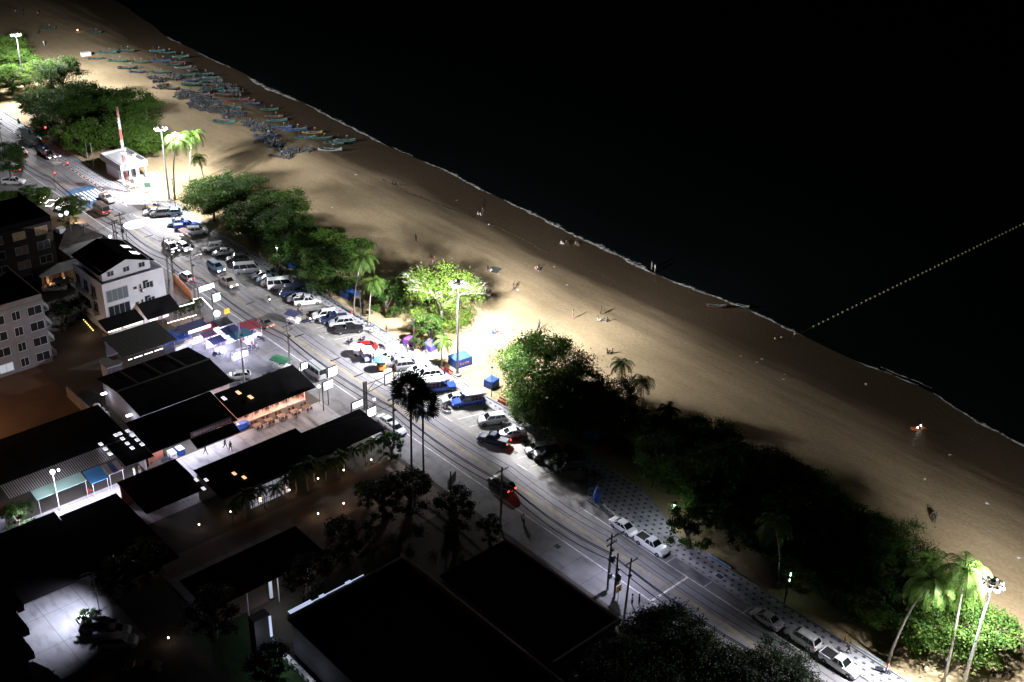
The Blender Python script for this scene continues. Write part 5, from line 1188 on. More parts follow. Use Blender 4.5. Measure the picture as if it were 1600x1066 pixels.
# ------------------------------------------------------------------ people
def skin_person(name, joints, edges, rad):
    me = bpy.data.meshes.new(name); me.from_pydata(joints, edges, []); me.update(); o = bpy.data.objects.new('tmp', me); COL.objects.link(o)
    sk = o.modifiers.new('s', 'SKIN'); sk.use_smooth_shade = True
    for i, r in enumerate(rad):
        me.skin_vertices[0].data[i].radius = (r, r) if not isinstance(r, tuple) else r
    me.skin_vertices[0].data[0].use_root = True
    sb = o.modifiers.new('u', 'SUBSURF'); sb.levels = 1; sb.render_levels = 1
    dg = bpy.context.evaluated_depsgraph_get(); m = bpy.data.meshes.new_from_object(o.evaluated_get(dg)); COL.objects.unlink(o); bpy.data.objects.remove(o)
    return m
SKIN = mat('skin', (.33, .19, .12), .6); HAIR = mat('black_hair', (.012, .01, .01), .6)
SH_ = {'white': (.7, .7, .7), 'black': (.02, .02, .02), 'red': (.45, .04, .05), 'blue': (.04, .09, .35), 'pink': (.6, .25, .3), 'orange': (.55, .2, .04), 'grey': (.2, .2, .21), 'yellow': (.5, .42, .05), 'green': (.05, .2, .08), 'khaki': (.28, .22, .13)}
def cloth(c): return mat(c + '_cloth', SH_[c], .85)
def pose(kind):
    # pelvis, chest, neck, head low, head top | arms: shoulder, elbow, wrist, hand | legs: hip, knee, ankle, toe
    st = dict(stand=dict(hz=.92, tilt=0, hip=(0, .1), k=((.0, .12, .5), (.02, -.12, .5)), a=((.0, .13, .08), (-.02, -.13, .08)), arm=((.02, .26, 1.12, .05, .27, .86), (.0, -.26, 1.12, .08, -.27, .87))),
              walk=dict(hz=.9, tilt=.04, hip=(0, .09), k=((.2, .1, .5), (-.02, -.1, .48)), a=((.32, .1, .1), (-.34, -.1, .14)), arm=((-.14, .25, 1.12, -.12, .27, .87), (.14, -.25, 1.12, .3, -.24, .92))),
              sit=dict(hz=.13, tilt=-.05, hip=(0, .1), k=((.4, .2, .42), (.4, -.2, .42)), a=((.62, .17, .08), (.62, -.17, .08)), arm=((.12, .27, .36, .3, .22, .4), (-.16, -.28, .32, -.25, -.28, .06))),
              ride=dict(hz=.82, tilt=.1, hip=(0, .1), k=((.38, .19, .72), (.38, -.19, .72)), a=((.2, .17, .42), (.2, -.17, .42)), arm=((.28, .27, 1.15, .52, .28, 1.04), (.28, -.27, 1.15, .52, -.28, 1.04))))[kind]
    hz = st['hz']; t = st['tilt']; J = []; E_ = []; R = []
    def v(p, r, par=None):
        J.append(p); R.append(r); i = len(J) - 1
        if par is not None: E_.append((par, i))
        return i
    pel = v((0, 0, hz), (.15, .11)); wa = v((t * .5, 0, hz + .2), (.135, .1), pel); ch = v((t, 0, hz + .42), (.165, .11), wa); ne = v((t * 1.2, 0, hz + .55), .055, ch); h1 = v((t * 1.3 + .01, 0, hz + .64), (.075, .085), ne); h2 = v((t * 1.3 + .01, 0, hz + .76), (.075, .085), h1)
    for i, s_ in ((0, 1), (1, -1)):
        a = st['arm'][i]; sh = v((t, s_ * .19, hz + .46), .06, ch); el = v((a[0], a[1], a[2]), .042, sh); wr = v((a[3], a[4], a[5]), .03, el)
        d = (Vector(a[3:6]) - Vector(a[0:3])).normalized() * .1; w = Vector(a[3:6]); pm = v(tuple(w + d * .6), (.036, .018), wr)
        for f in (-1.5, -.5, .5, 1.5): v(tuple(w + d * (1.55 - .12 * abs(f)) + Vector((f * .016, 0, 0))), .009, pm)
        v(tuple(w + d * .9 + Vector((.045, 0, .0))), .01, pm)
        k = st['k'][i]; an = st['a'][i]; hp = v((0, s_ * .1, hz - .04), .09, pel); kn = v(k, .06, hp); ank = v(an, .04, kn); v((an[0] + .17, an[1], max(.03, an[2] - .05)), (.04, .03), ank)
    return J, E_, R, hz, t
POSES = {}
def person_mesh(kind):
    if kind in POSES: return POSES[kind]
    J, E_, R, hz, t = pose(kind); m = skin_person('person_' + kind, J, E_, R); m.name = 'person'
    for _ in range(3): m.materials.append(SKIN)
    for pl in m.polygons:
        c = pl.center; k = 0
        if hz + .02 < c.z < hz + .53 and abs(c.y) < .24: k = 1
        elif c.z <= hz + .06 and c.z > .1 and not (kind == 'sit' and abs(c.y) > .26) and not (abs(c.y) > .22 and c.z > hz - .2): k = 2
        pl.material_index = k; pl.use_smooth = True
    hb = MB(); hx = t * 1.3 - .01; hb.ball((hx, 0, hz + .775), .108, 10, 6, sq=(1, .9, .85)); hb.ball((hx - .05, 0, hz + .69), .085, 8, 5); hm = hb.mesh('hair', HAIR, True)
    fb = MB(); fb.ball((t * 1.3 + .105, 0, hz + .69), .018, 6, 4); [fb.ball((t * 1.3 + .09, s_ * .033, hz + .72), .012, 5, 4) for s_ in (-1, 1)]; fb.box((t * 1.3 + .093, 0, hz + .645), (.01, .05, .012)); [fb.ball((t * 1.3, s_ * .09, hz + .7), .022, 5, 4) for s_ in (-1, 1)]
    POSES[kind] = (m, hm, fb.mesh('face', SKIN)); return POSES[kind]
def person(kind, px, py, head, shirt, trousers, label, z=0.0, grp='people on the beach and street', off=(0, 0), sc=1.0, loc=None):
    p = at(px, py) if loc is None else Vector(loc); m, hm, fm = person_mesh(kind)
    o = put('person', m, None, (p.x + off[0], p.y + off[1], z), radians(head)); tag(o, label, 'person', grp); o.scale = (sc, sc, sc)
    o.material_slots[1].link = 'OBJECT'; o.material_slots[1].material = cloth(shirt); o.material_slots[2].link = 'OBJECT'; o.material_slots[2].material = cloth(trousers)
    put('hair', hm, o); put('face', fm, o); return o
PP = 0.14
for k, x, y, h, s_, t, lb, z in [
 ('walk', 676, 413, 90, 'red', 'white', 'person in a red top walking on the empty sand above the yellow tree', 0), ('sit', 762, 424, 30, 'black', 'white', 'person in black sitting at the left of the dark mat', 0), ('sit', 767, 425, 200, 'white', 'blue', 'person in white sitting beside the dark mat', 0),
 ('sit', 760, 460, 100, 'white', 'white', 'person in white sitting at the left of a trio on the lit sand', 0), ('sit', 765, 459, 200, 'black', 'white', 'person in black sitting in the trio on the lit sand', 0), ('sit', 762, 464, 60, 'white', 'grey', 'person in white, lowest of the trio on the lit sand', 0),
 ('walk', 803, 454, 250, 'black', 'black', 'lone dark dressed person walking in mid beach', 0), ('sit', 837, 422, 20, 'pink', 'black', 'person in pink sitting left in the group above mid beach', 0), ('sit', 841, 424, 140, 'black', 'white', 'person in black sitting right in the group above mid beach', 0), ('sit', 843, 421, 220, 'white', 'grey', 'person in white at the back of the group above mid beach', 0),
 ('stand', 895, 498, 200, 'white', 'pink', 'lone pale dressed person standing with a shadow on mid sand', 0), ('stand', 938, 492, 220, 'black', 'black', 'person in black standing above a seated pair', 0), ('sit', 934, 502, 20, 'white', 'black', 'person in white squatting left below the standing one in black', 0), ('sit', 948, 503, 180, 'grey', 'black', 'person in grey squatting right below the standing one in black', 0),
 ('sit', 949, 553, 40, 'black', 'grey', 'dark seated person, left of a pair near the big tree', 0), ('sit', 956, 552, 210, 'black', 'white', 'dark seated person, right of a pair near the big tree', 0), ('stand', 842, 514, 0, 'grey', 'blue', 'person left of the pale tent peak above the big tree', 0),
 ('sit', 770, 523, 20, 'blue', 'white', 'person in blue in the row of sitters left of the big tree', 0), ('sit', 775, 521, 60, 'red', 'white', 'person in red in the row of sitters left of the big tree', 0), ('sit', 781, 524, 160, 'pink', 'white', 'person in pink in the row of sitters left of the big tree', 0), ('sit', 778, 529, 160, 'white', 'blue', 'person in white below the row of sitters left of the big tree', 0),
 ('stand', 650, 378, 90, 'black', 'black', 'tiny dark lone figure on the upper sand', 0), ('sit', 613, 290, 0, 'black', 'khaki', 'dark figure sitting by the line of seaweed, left', 0), ('sit', 618, 290, 160, 'black', 'khaki', 'dark figure sitting by the line of seaweed, right', 0),
 ('sit', 747, 336, 40, 'white', 'black', 'figure in white crouching on the dim upper sand', 0), ('stand', 754, 336, 90, 'black', 'black', 'dark figure standing on the dim upper sand beside the crouching one', 0), ('sit', 877, 382, 0, 'white', 'black', 'figure in white sitting near the waterline, left', 0), ('sit', 885, 382, 0, 'black', 'black', 'dark figure sitting near the waterline, middle', 0), ('sit', 900, 383, 0, 'khaki', 'grey', 'figure in khaki sitting near the waterline, right', 0),
 ('stand', 1018, 419, 60, 'grey', 'grey', 'left of the two grey figures paddling in the foam', -.35), ('stand', 1023, 423, 60, 'white', 'grey', 'right of the two figures paddling in the foam', -.35),
 ('walk', 1455, 815, 120, 'black', 'black', 'left of the dark couple walking on the sand above the palms', 0), ('walk', 1459, 817, 120, 'black', 'black', 'right of the dark couple walking on the sand above the palms', 0),
 ('sit', 1549, 1056, 40, 'black', 'white', 'person in black, left end of the group at the bottom right sand', 0), ('sit', 1558, 1061, 90, 'white', 'pink', 'person in white in the group at the bottom right sand', 0), ('sit', 1566, 1058, 180, 'black', 'grey', 'person in black, middle of the group at the bottom right sand', 0), ('sit', 1574, 1062, 200, 'grey', 'white', 'person in grey in the group at the bottom right sand', 0), ('sit', 1580, 1056, 200, 'black', 'white', 'person in black, right end of the group at the bottom right sand', 0),
 ('stand', 1319, 1007, 200, 'orange', 'black', 'person in orange on the promenade edge above the nearest pickup', PP), ('walk', 1325, 1023, 200, 'black', 'black', 'person in black walking on the tiles above the nearest pickup', PP), ('stand', 1385, 1053, 200, 'pink', 'white', 'person in pink beside the pale scooter at the bottom right', PP), ('stand', 1476, 1042, 90, 'white', 'blue', 'person in white beside the glowing near palm trunk', 0),
 ('walk', 793, 641, 10, 'black', 'pink', 'person in black walking the promenade past the red benches', PP), ('stand', 855, 681, 90, 'white', 'black', 'person standing at the promenade lamp post by the sign', PP), ('stand', 870, 692, 90, 'black', 'black', 'person in black standing behind the white hatchback', PP), ('stand', 880, 697, 200, 'black', 'black', 'dark person in the group under the tree, left', PP), ('stand', 886, 700, 120, 'black', 'blue', 'dark person in the group under the tree, right', PP), ('stand', 912, 722, 120, 'black', 'black', 'dark person by the last car of the shaded row', PP), ('sit', 904, 718, 10, 'grey', 'black', 'person sitting on the kerb behind the last car', PP),
 ('stand', 695, 592, 200, 'blue', 'black', 'person in dark blue on the glaring white promenade', PP), ('stand', 778, 684, 90, 'black', 'black', 'person in black standing between white saloon and loaded pickup', 0), ('stand', 584, 568, 90, 'black', 'black', 'person in black beside the pink roofed cart', 0), ('stand', 580, 567, 90, 'black', 'blue', 'person in dark clothes touching the pink roofed cart', 0), ('stand', 603, 578, 180, 'white', 'black', 'person in white beside the blue parasol cart', 0), ('stand', 597, 578, 0, 'black', 'black', 'vendor in black at the blue parasol cart', 0),
 ('stand', 563, 557, 0, 'khaki', 'black', 'person in khaki at the white sidecar', 0), ('stand', 557, 554, 0, 'white', 'grey', 'person in white at the white sidecar', 0), ('sit', 580, 512, 80, 'blue', 'grey', 'person resting on the promenade below the leaning palms', PP), ('stand', 575, 512, 80, 'green', 'grey', 'person in green on the promenade below the leaning palms', PP), ('stand', 604, 522, 80, 'black', 'grey', 'person in black on the sand beyond the promenade', 0), ('walk', 584, 523, 0, 'green', 'khaki', 'person walking in the shaded promenade stretch', PP), ('stand', 550, 499, 200, 'red', 'white', 'person in a red cap colour top loading the silver car', 0),
 ('stand', 637, 552, 90, 'white', 'grey', 'person in white on the bright tiles left of the small palm', PP), ('stand', 666, 560, 90, 'pink', 'white', 'person in pink on the bright tiles right of the small palm', PP), ('stand', 648, 547, 90, 'black', 'black', 'person in black at the post by the purple tents', 0), ('sit', 657, 546, 90, 'black', 'grey', 'person in black sitting beside the purple tents', 0),
 ('stand', 454, 443, 90, 'black', 'black', 'dark person on the promenade above the white van', PP), ('stand', 483, 446, 90, 'red', 'black', 'person in red in the trees above the packed row', 0), ('stand', 497, 455, 90, 'white', 'grey', 'person in white in the trees above the white pickup', 0), ('stand', 511, 462, 90, 'white', 'grey', 'person at the tree trunk above the white pickup', 0), ('stand', 407, 405, 90, 'grey', 'grey', 'person near the yellow frame on the shaded promenade', PP),
 ('walk', 352, 701, 20, 'black', 'black', 'person in black striding through the bright court', .02), ('walk', 361, 706, 170, 'green', 'black', 'person in green walking in the bright court beside the one in black', .02), ('walk', 322, 711, 200, 'black', 'black', 'person in black alone before the grocery awning', .02), ('stand', 317, 686, 0, 'black', 'black', 'person in black at the grocery entrance', .02), ('stand', 211, 746, 100, 'white', 'white', 'person in white by the court sheds', .02), ('stand', 219, 744, 100, 'black', 'grey', 'person in black by the court sheds', .02), ('sit', 137, 771, 100, 'red', 'red', 'seated person in red below the blue awning', .02),
 ('stand', 987, 946, 60, 'white', 'black', 'person on the lower pavement left of the leaning pole', .02), ('stand', 998, 946, 60, 'black', 'black', 'dark person on the lower pavement beside the pole', .02),
 ('stand', 18, 20, 0, 'black', 'black', 'far dark figure at the top left sand, first', 0), ('stand', 25, 23, 0, 'pink', 'black', 'far figure in pink at the top left sand', 0), ('stand', 37, 25, 0, 'black', 'black', 'far dark figure at the top left sand, third', 0), ('stand', 60, 26, 0, 'khaki', 'black', 'far figure alone right of the top left group', 0), ('stand', 60, 55, 0, 'black', 'black', 'small dark figure above the left trees', 0), ('walk', 69, 72, 0, 'white', 'white', 'small white figure above the left trees', 0),
 ('sit', 1440, 671, 60, 'orange', 'black', 'person in orange with two small lights on the dim beach', 0),
]: person(k, x, y, h, s_, t, lb, z, sc=1.1)
def seat_rider(px, py, head, sh, lb, dx=-.2): 
    p = at(px, py); a = radians(head); person('ride', 0, 0, head, sh, 'black', lb, 0, 'riders on motorcycles', loc=(p.x + dx * cos(a), p.y + dx * sin(a), 0))
seat_rider(697, 643, 205, 'black', 'rider in black on the scooter left of the shared taxi'); seat_rider(421, 473, -20, 'black', 'rider in black behind the round white headlight'); seat_rider(481, 505, 60, 'black', 'rider turning beside the blue canopied cart')
seat_rider(469, 492, 0, 'khaki', 'front rider of the two up motorcycle'); seat_rider(469, 492, 0, 'black', 'pillion of the two up motorcycle', -.62); seat_rider(817, 817, 150, 'white', 'rider in white on the dark left pavement'); seat_rider(138, 318, 180, 'white', 'rider before the blue crossing'); seat_rider(229, 330, 70, 'black', 'person sitting on the dark scooter by the floodlit bays')
# market crowd
CR_ = ['white', 'blue', 'black', 'pink', 'red', 'grey']
mk = [(290, 528), (302, 512), (318, 508), (345, 498), (352, 517), (330, 535), (340, 543), (372, 542), (380, 535), (388, 540), (394, 545), (399, 541), (402, 549), (366, 546), (408, 522), (405, 510), (336, 500), (395, 548)]
for i, (x, y) in enumerate(mk): person('stand' if i % 3 else 'walk', x, y, i * 67, CR_[i % 6], CR_[(i + 2) % 6], 'market visitor in %s, listed %s among the stalls going right' % (CR_[i % 6], ORD[i]), .02, 'visitors at the night market')

# ------------------------------------------------------------------ boats, nets, buoys
def boat_mesh(L, hull, inside, stripe):
    b = MB(); n = 12; W = L * .15; rings = []
    for i in range(n + 1):
        u = i / n; x = -L / 2 + L * u; w = W * (sin(pi * min(1, u * .9 + .12)) ** .7) * (1 if u < .9 else (1 - u) * 10 * .9 + .1); w = max(w, .05)
        sheer = .55 + .55 * (2 * u - 1) ** 2 * (1.5 if u > .5 else .5); keel = .05 + .35 * max(0, u - .7) / .3
        rings.append([(x, -w, sheer), (x, -w * .82, keel + (sheer - keel) * .45), (x, -w * .3, keel), (x, w * .3, keel), (x, w * .82, keel + (sheer - keel) * .45), (x, w, sheer), (x, w * .86, sheer - .02), (x, w * .5, keel + .16), (x, -w * .5, keel + .16), (x, -w * .86, sheer - .02)])
    i0 = len(b.v)
    for r in rings: b.v += r
    for j in range(n):
        for q in range(10):
            a = i0 + j * 10 + q; c = i0 + j * 10 + (q + 1) % 10; b.f.append((a, c, c + 10, a + 10)); b.m.append(1 if q in (6, 7, 8) else (2 if q in (5, 9, 0, 4) else 0))
    b.f.append(tuple(i0 + 9 - q for q in range(10))); b.m.append(0); b.f.append(tuple(i0 + n * 10 + q for q in range(10))); b.m.append(0)
    t = MB(); [t.span((-L / 2 + L * u, -W * .8, .42), (-L / 2 + L * u + .2, W * .8, .47)) for u in (.2, .38, .56, .72)]
    e = MB(); e.box((-L / 2 + .5, 0, .75), (.6, .4, .4)); e.tube([(-L / 2 + .4, 0, .7), (-L / 2 - 1.2, .1, .45)], .04, 5)
    p = MB(); p.tube([(L * .1, 0, .3), (L * .1, 0, 2.2)], .035, 5); p.tube([(-L * .25, .2, .3), (-L * .27, .2, 2.6)], .025, 4); p.box((L * .1 + .25, 0, 2.0), (.5, .02, .3))
    return (b.mesh('hull', [hull, inside, stripe]), t.mesh('thwart', inside), e.mesh('engine', M_steel), p.mesh('flag_pole', M_polec))
BC = {'teal': (.05, .25, .24), 'green': (.03, .22, .07), 'blue': (.03, .12, .38), 'red': (.32, .04, .03), 'white': (.5, .5, .5), 'yellow': (.5, .32, .04), 'pale teal': (.16, .42, .38), 'dark green': (.02, .1, .06), 'brown': (.16, .07, .04)}
BMs = {}
ins = mat('boat_inside', (.06, .09, .09), .9, noise=.4, scale=2)
bl = [(168, 84, 'teal'), (197, 81, 'dark green'), (184, 97, 'green'), (218, 99, 'green'), (200, 108, 'dark green'), (215, 114, 'blue'), (246, 81, 'teal'), (262, 84, 'dark green'), (282, 90, 'pale teal'), (252, 97, 'blue'), (278, 99, 'red'), (249, 115, 'teal'), (286, 107, 'white'), (272, 103, 'dark green'), (300, 134, 'green'), (268, 140, 'brown'), (318, 118, 'teal'), (330, 123, 'pale teal'), (326, 129, 'dark green'), (344, 134, 'brown'), (356, 144, 'teal'), (348, 150, 'red'), (372, 158, 'red'), (386, 160, 'red'), (394, 163, 'blue'), (421, 173, 'green'), (428, 184, 'red'), (433, 190, 'teal'), (440, 201, 'blue'), (461, 205, 'blue'), (488, 209, 'yellow'), (476, 217, 'teal'), (503, 218, 'dark green'), (522, 226, 'dark green'), (538, 222, 'teal'), (516, 236, 'white'), (350, 193, 'teal'), (300, 127, 'blue'), (312, 150, 'white'), (330, 160, 'blue'), (292, 119, 'teal'), (362, 170, 'teal'), (415, 215, 'blue'), (436, 246, 'brown'), (150, 93, 'dark green'), (75, 46, 'dark green'), (148, 52, 'dark green'), (336, 141, 'dark green')]
bl.sort(key=lambda q: q[0]); cnt = {}
for i, (x, y, c) in enumerate(bl):
    c0 = c
    if c not in BMs: BMs[c] = boat_mesh(6.6, mat(c.replace(' ', '_') + '_hull', tuple(v * .42 for v in BC[c]), .6, noise=.2, scale=3), ins, mat(c.replace(' ', '_') + '_gunwale', tuple(min(.5, v * .55 + .02) for v in BC[c]), .7))
    cnt[c] = cnt.get(c, 0) + 1; p = at(x, y); s_ = U(.7, .95)
    r = empty('fishing_boat', (p.x, p.y, -.02), radians(47 + U(-11, 9)), '%s wooden boat on the sand, %s of the %s boats from the left' % (c, ORD[cnt[c] - 1], c), 'fishing boat', 'fishing boats drawn up on the beach'); r.scale = (s_, s_, s_)
    for nm, m in zip(('hull', 'thwart', 'engine', 'flag_pole'), BMs[c]): put(nm, m, r)
# piles of traps, nets and marker flags
def gear_meshes(k):
    a, b2, c = MB(), MB(), MB()
    for i in range(26):
        x, y = U(-1.6, 1.6), U(-1.6, 1.6); z = .2 + .35 * rnd(); l = U(.4, .9); th = U(0, 3.14); a.box((x, y, z), (l, U(.3, .6), U(.2, .5)), th)
    for i in range(13):
        x, y = U(-1.8, 1.8), U(-1.8, 1.8); h = U(.9, 2.0); dx, dy = U(-.5, .5), U(-.5, .5); b2.tube([(x, y, 0), (x + dx, y + dy, h)], .03, 3)
        n = U(.15, .35); c.face([(x + dx, y + dy, h), (x + dx + n, y + dy + U(-.2, .2), h - .1), (x + dx + n, y + dy, h - .4), (x + dx * .8, y + dy * .8, h - .45)])
    for i in range(8): c.ball((U(-1.7, 1.7), U(-1.7, 1.7), U(.3, .9)), U(.14, .24), 6, 4)
    return a, b2, c
M_net = mat('fish_traps', (.03, .035, .035), .9, col2=(.085, .09, .085), scale=2); M_flagg = [mat('marker_flags_grey', (.13, .14, .13), .9), mat('marker_flags_blue', (.04, .08, .12), .9), mat('marker_flags_dark', (.06, .06, .08), .9)]
GM = []
for k in range(3): a, b2, c = gear_meshes(k); GM.append((a.mesh('trap_pile', M_net), b2.mesh('marker_sticks', M_polec), c.mesh('flags', M_flagg[k])))
gl = [(238, 123), (247, 127), (260, 125), (268, 118), (275, 120), (255, 134), (283, 149), (290, 146), (297, 151), (306, 158), (302, 163), (313, 160), (321, 163), (318, 143), (328, 170), (331, 176), (343, 167), (350, 176), (357, 181), (368, 180), (376, 184), (388, 197), (394, 193), (401, 203), (409, 200), (415, 206), (413, 220), (424, 224), (430, 226), (443, 240), (463, 238), (450, 242), (482, 236), (350, 136), (363, 140), (370, 146), (340, 130), (178, 83), (300, 110)]
gl += [(x + U(-9, 9), y + U(-5, 8)) for x, y in gl[4:34]]
gl.sort()
for i, (x, y) in enumerate(gl):
    p = at(x, y); r = empty('fishing_gear_pile', (p.x, p.y, 0), U(0, 6), 'fish trap heap with %s flags, %s %s flagged heap from the left' % (('grey', 'blue', 'dark')[i % 3], ORDN(i // 3), ('grey', 'blue', 'dark')[i % 3]), 'fishing gear', 'heaps of fishing gear among the boats')
    r.scale = (U(.6, .95),) * 3
    for nm, m in zip(('trap_pile', 'marker_sticks', 'flags'), GM[i % 3]): put(nm, m, r)
# yellow floats of the swimming line
BYM = MB().lathe([(.02, -.14), (.17, -.1), (.2, 0), (.15, .16), (.03, .2)], seg=10).mesh('float_buoy', mat('yellow_float', (.42, .4, .2), .45, emit=(1, .9, .45), estr=.006), True)  # faint glow painted into the floats, which hold no lamp
a, e = at(1272, 507), at(1600, 347); n = 52
for i in range(n):
    u = i / (n - 1); p = a.lerp(e, u); tag(put('float_buoy', BYM, None, (p.x, p.y + .12 * sin(i * 1.9), -.42)), 'small yellow float in the dotted line across the dark sea', 'buoy', 'yellow floats of the swimming line')
for k, (x, y) in enumerate([(1211, 529), (1221, 527), (1242, 522)]): tag(put('float_buoy', BYM, None, at(x, y, .02 - .2 * (k == 2)) ), 'yellow float lying on the wet sand, %s of three' % ORD[k], 'buoy', 'stranded yellow floats')
tag(MB().tube([(p_.x, p_.y, -.44) for p_ in (at(1211, 529), at(1221, 527), at(1242, 522), a, e)], .02, 4).build('float_rope', mat('rope_yellow', (.3, .24, .05), .8)), 'thin rope joining the yellow floats', 'rope')
# ------------------------------------------------------------------ poles, wires, signals, signs
M_ins = mat('insulator', (.25, .2, .17), .5)
def upole(px, py, h, label, arms=1, dx=0.0, trafo=False, rz=0.0, xy=None, lean=0.0, lamp=None, m=None):
    p = at(px, py) if xy is None else Vector((xy[0], xy[1], 0)); r = empty('utility_pole', (p.x, p.y, 0), rz, label, 'utility pole', 'utility poles along the land side')
    MB().tube([(0, 0, 0), (0, lean * .5, h * .5), (0, lean, h)], [.17, .14, .1], 8).build('pole', m or M_polec, r)
    for a in range(arms):
        z = h - .5 - a * 1.0; q = MB(); q.box((.12, lean * z / h, z), (.1, 2.2 - .3 * a, .12)); ar = q.build('crossarm', M_steel, r)
        for y in (-1, -.55, .55, 1): MB().lathe([(.03, 0), (.07, .05), (.04, .12), (.07, .16), (.03, .24)], (.12, y * (1 - .12 * a) + lean * z / h, z + .06), 7).build('insulator', M_ins, ar)
    if trafo:
        q = MB(); q.lathe([(.3, 0), (.32, .05), (.32, .8), (.28, .9)], (.45, 0, h - 4.2), 10); q.box((.2, 0, h - 4.0), (.5, .9, .08)); q.build('transformer', M_steel, r); q = MB(); q.box((.25, 0, 2.6), (.35, .5, .8)); q.build('meter_box', M_steel, r)
    q = MB(); q.tube([(.16, .05, 2), (.18, .08, h - 2)], .03, 4); q.box((.15, .2, h - 2.6), (.3, .4, .3)); q.build('cable_box', M_trim, r)
    if lamp:
        q = MB(); q.tube([(0, 0, h - 1.6), (0, 1.0, h - .9), (0, 1.9, h - .8)], .04, 6); q.build('lamp_arm', M_galv, r); MB().box((0, 2.1, h - .82), (.28, .6, .12)).build('lamp_head', M_galv, r)
        MB().box((0, 2.15, h - .9), (.2, .4, .04)).build('lamp_lens', mat('street_lamp_lens', (.9, .9, .9), .3, emit=(.9, .92, 1), estr=7), r)
        light('street_light', 'SPOT', (p.x, p.y + 2.2, h - .95), lamp, (.76, .77, 1), .15, aim=(p.x, p.y + 3.5, 0), spot=128, blend=.4, parent=None)
    return r
upole(949, 922, 9.3, 'dark utility pole with two crossarms at the lower pavement, left of a cluster of three', 2, trafo=True, lamp=5500)
upole(960, 932, 7.2, 'short dark pole with a metal box between the two taller poles', 0, trafo=True)
upole(975, 968, 9.8, 'slightly leaning dark pole nearest the large black trees', 1, lean=.35)
upole(782, 822, 10.2, 'dark utility pole by the yard corner near the black car', 1)
upole(616, 700, 9.6, 'dark utility pole with a lamp arm left of the sugar palms', 2, lamp=2200)
upole(453, 570, 8.3, 'grey utility pole with crossarms above the green canopied truck', 2, lamp=1500)
upole(382, 600, 12.0, 'tall thin pole beside the white hatchback in the market yard', 0, m=M_galv)
upole(305, 464, 9.3, 'utility pole with twin crossarms behind the long white glowing sign', 2, lamp=1500)
upole(272, 442, 9.5, 'left of two close poles rising behind the guest house roof', 1, trafo=True); upole(264, 436, 9.0, 'right of two close poles rising behind the guest house roof', 1)
upole(196, 400, 9.6, 'utility pole with many wires in the cluster beside the glowing disc', 3, trafo=True, lamp=1500); upole(186, 398, 7.5, 'low pole of the wire cluster beside the glowing disc', 1); upole(182, 394, 7.2, 'left low pole of the wire cluster', 1)
upole(88, 296, 8.5, 'dark pole with crossarms left of the blue crossing', 2, lamp=300); upole(5, 236, 8.5, 'utility pole at the left edge by the far road', 2)
upole(137, 392, 6.0, 'dark slim pole behind the brown tiled house', 1); upole(117, 395, 6, 'bare slim pole left of the one behind the brown tiled house', 0)
r = upole(704, 790, 6.0, 'dark slim post by the dashed pavement line', 0, m=M_steel)
def cable(pts, sag, rad, label, n=10, m=None):
    P = []
    for (a, b2) in zip(pts, pts[1:]):
        a, b2 = Vector(a), Vector(b2)
        for i in range(n): u = i / n; q = a.lerp(b2, u); q.z -= sag * 4 * u * (1 - u); P.append(q)
    P.append(Vector(pts[-1])); return tag(MB().tube(P, rad, 5).build('overhead_cable', m or M_black), label, 'cable', 'overhead cables')
PX = [-330, -260, -205, -160, -129, -95, -76, -62, -34, -3.5, 23.6, 43, 70, 100]
cable([(x, -6.3, 8.8) for x in PX], .6, .03, 'upper overhead cable, one nearest the sea lanes, shading the road'); cable([(x, -7.2, 8.7) for x in PX], .7, .03, 'upper overhead cable on the land side, one of two')
cable([(x, -7.0, 6.2) for x in PX], .9, .075, 'thick black bundle of sagging cables, upper'); cable([(x, -6.7, 5.7) for x in PX], 1.0, .06, 'thick black bundle of sagging cables, lower'); cable([(x, -7.3, 5.3) for x in PX], 1.15, .07, 'thin lowest sagging cable')
for i, x in enumerate([-101, -99, -82, -70, -56, -44.5, -29, -18.5, -12]):
    o = tag(MB().box((0, 0, 0), (.16, 1.7, .1)).build('cable_spacer', M_trim, loc=(x, -7.2, 8.1)), 'small dark spacer bar on the upper cables, %s from the left' % ORD[i], 'cable spacer', 'spacers on the upper cables')
cable([(-3.5, -7, 6.3), (-8, -20, 4.9)], .3, .03, 'wire from the pole to the dark restaurant'); cable([(-95, -8, 7), (-99, -16, 4)], .3, .03, 'wire from the cluster to the brown roofed house')
# glowing box signs on posts
def boxsign(px, py, z, w, h, label, face=0.0, m='sign_glow', col=(.95, .95, 1), es=2.6, foot=None, depth=.3, mount='post', glyph=True, power=60):
    p = at(px, py, z); r = empty('box_sign', (p.x, p.y, 0), face, label, 'sign', 'glowing roadside signs')
    MB().box((0, 0, z), (depth, w, h)).build('case', M_trim, r)
    mm = mat(m, (.9, .9, .9), .4, emit=col, estr=es)
    MB().box((depth / 2 + .012, 0, z), (.03, w - .1, h - .1)).build('lit_face', mm, r); MB().box((-depth / 2 - .012, 0, z), (.03, w - .1, h - .1)).build('lit_face', mm, r)
    b = MB(); b.tube([(0, -w / 2 - .15, 0), (0, -w / 2 - .15, z + h / 2)], .09, 6); b.tube([(0, -w / 2 - .15, z), (0, -w / 2, z)], .06, 5); b.build('post', M_steel, r)
    if glyph:
        b = MB(); y = -w / 2 + .3
        while y < w / 2 - .3: b.box((depth / 2 + .03, y, z + U(-.1, .15) * h), (.012, .14, h * .22)); y += .27
        b.build('lettering', mat('sign_lettering', (.5, .45, .75), .5, emit=(.75, .72, 1), estr=1.5), r)
    light('sign_light', 'POINT', (p.x + (.9 if face == 0 else .6), p.y, z - .2), power, col, .3)
    return r
boxsign(322, 449, 5.2, 3.2, 1.1, 'long white glowing sign with small lettering over the road edge', power=50)
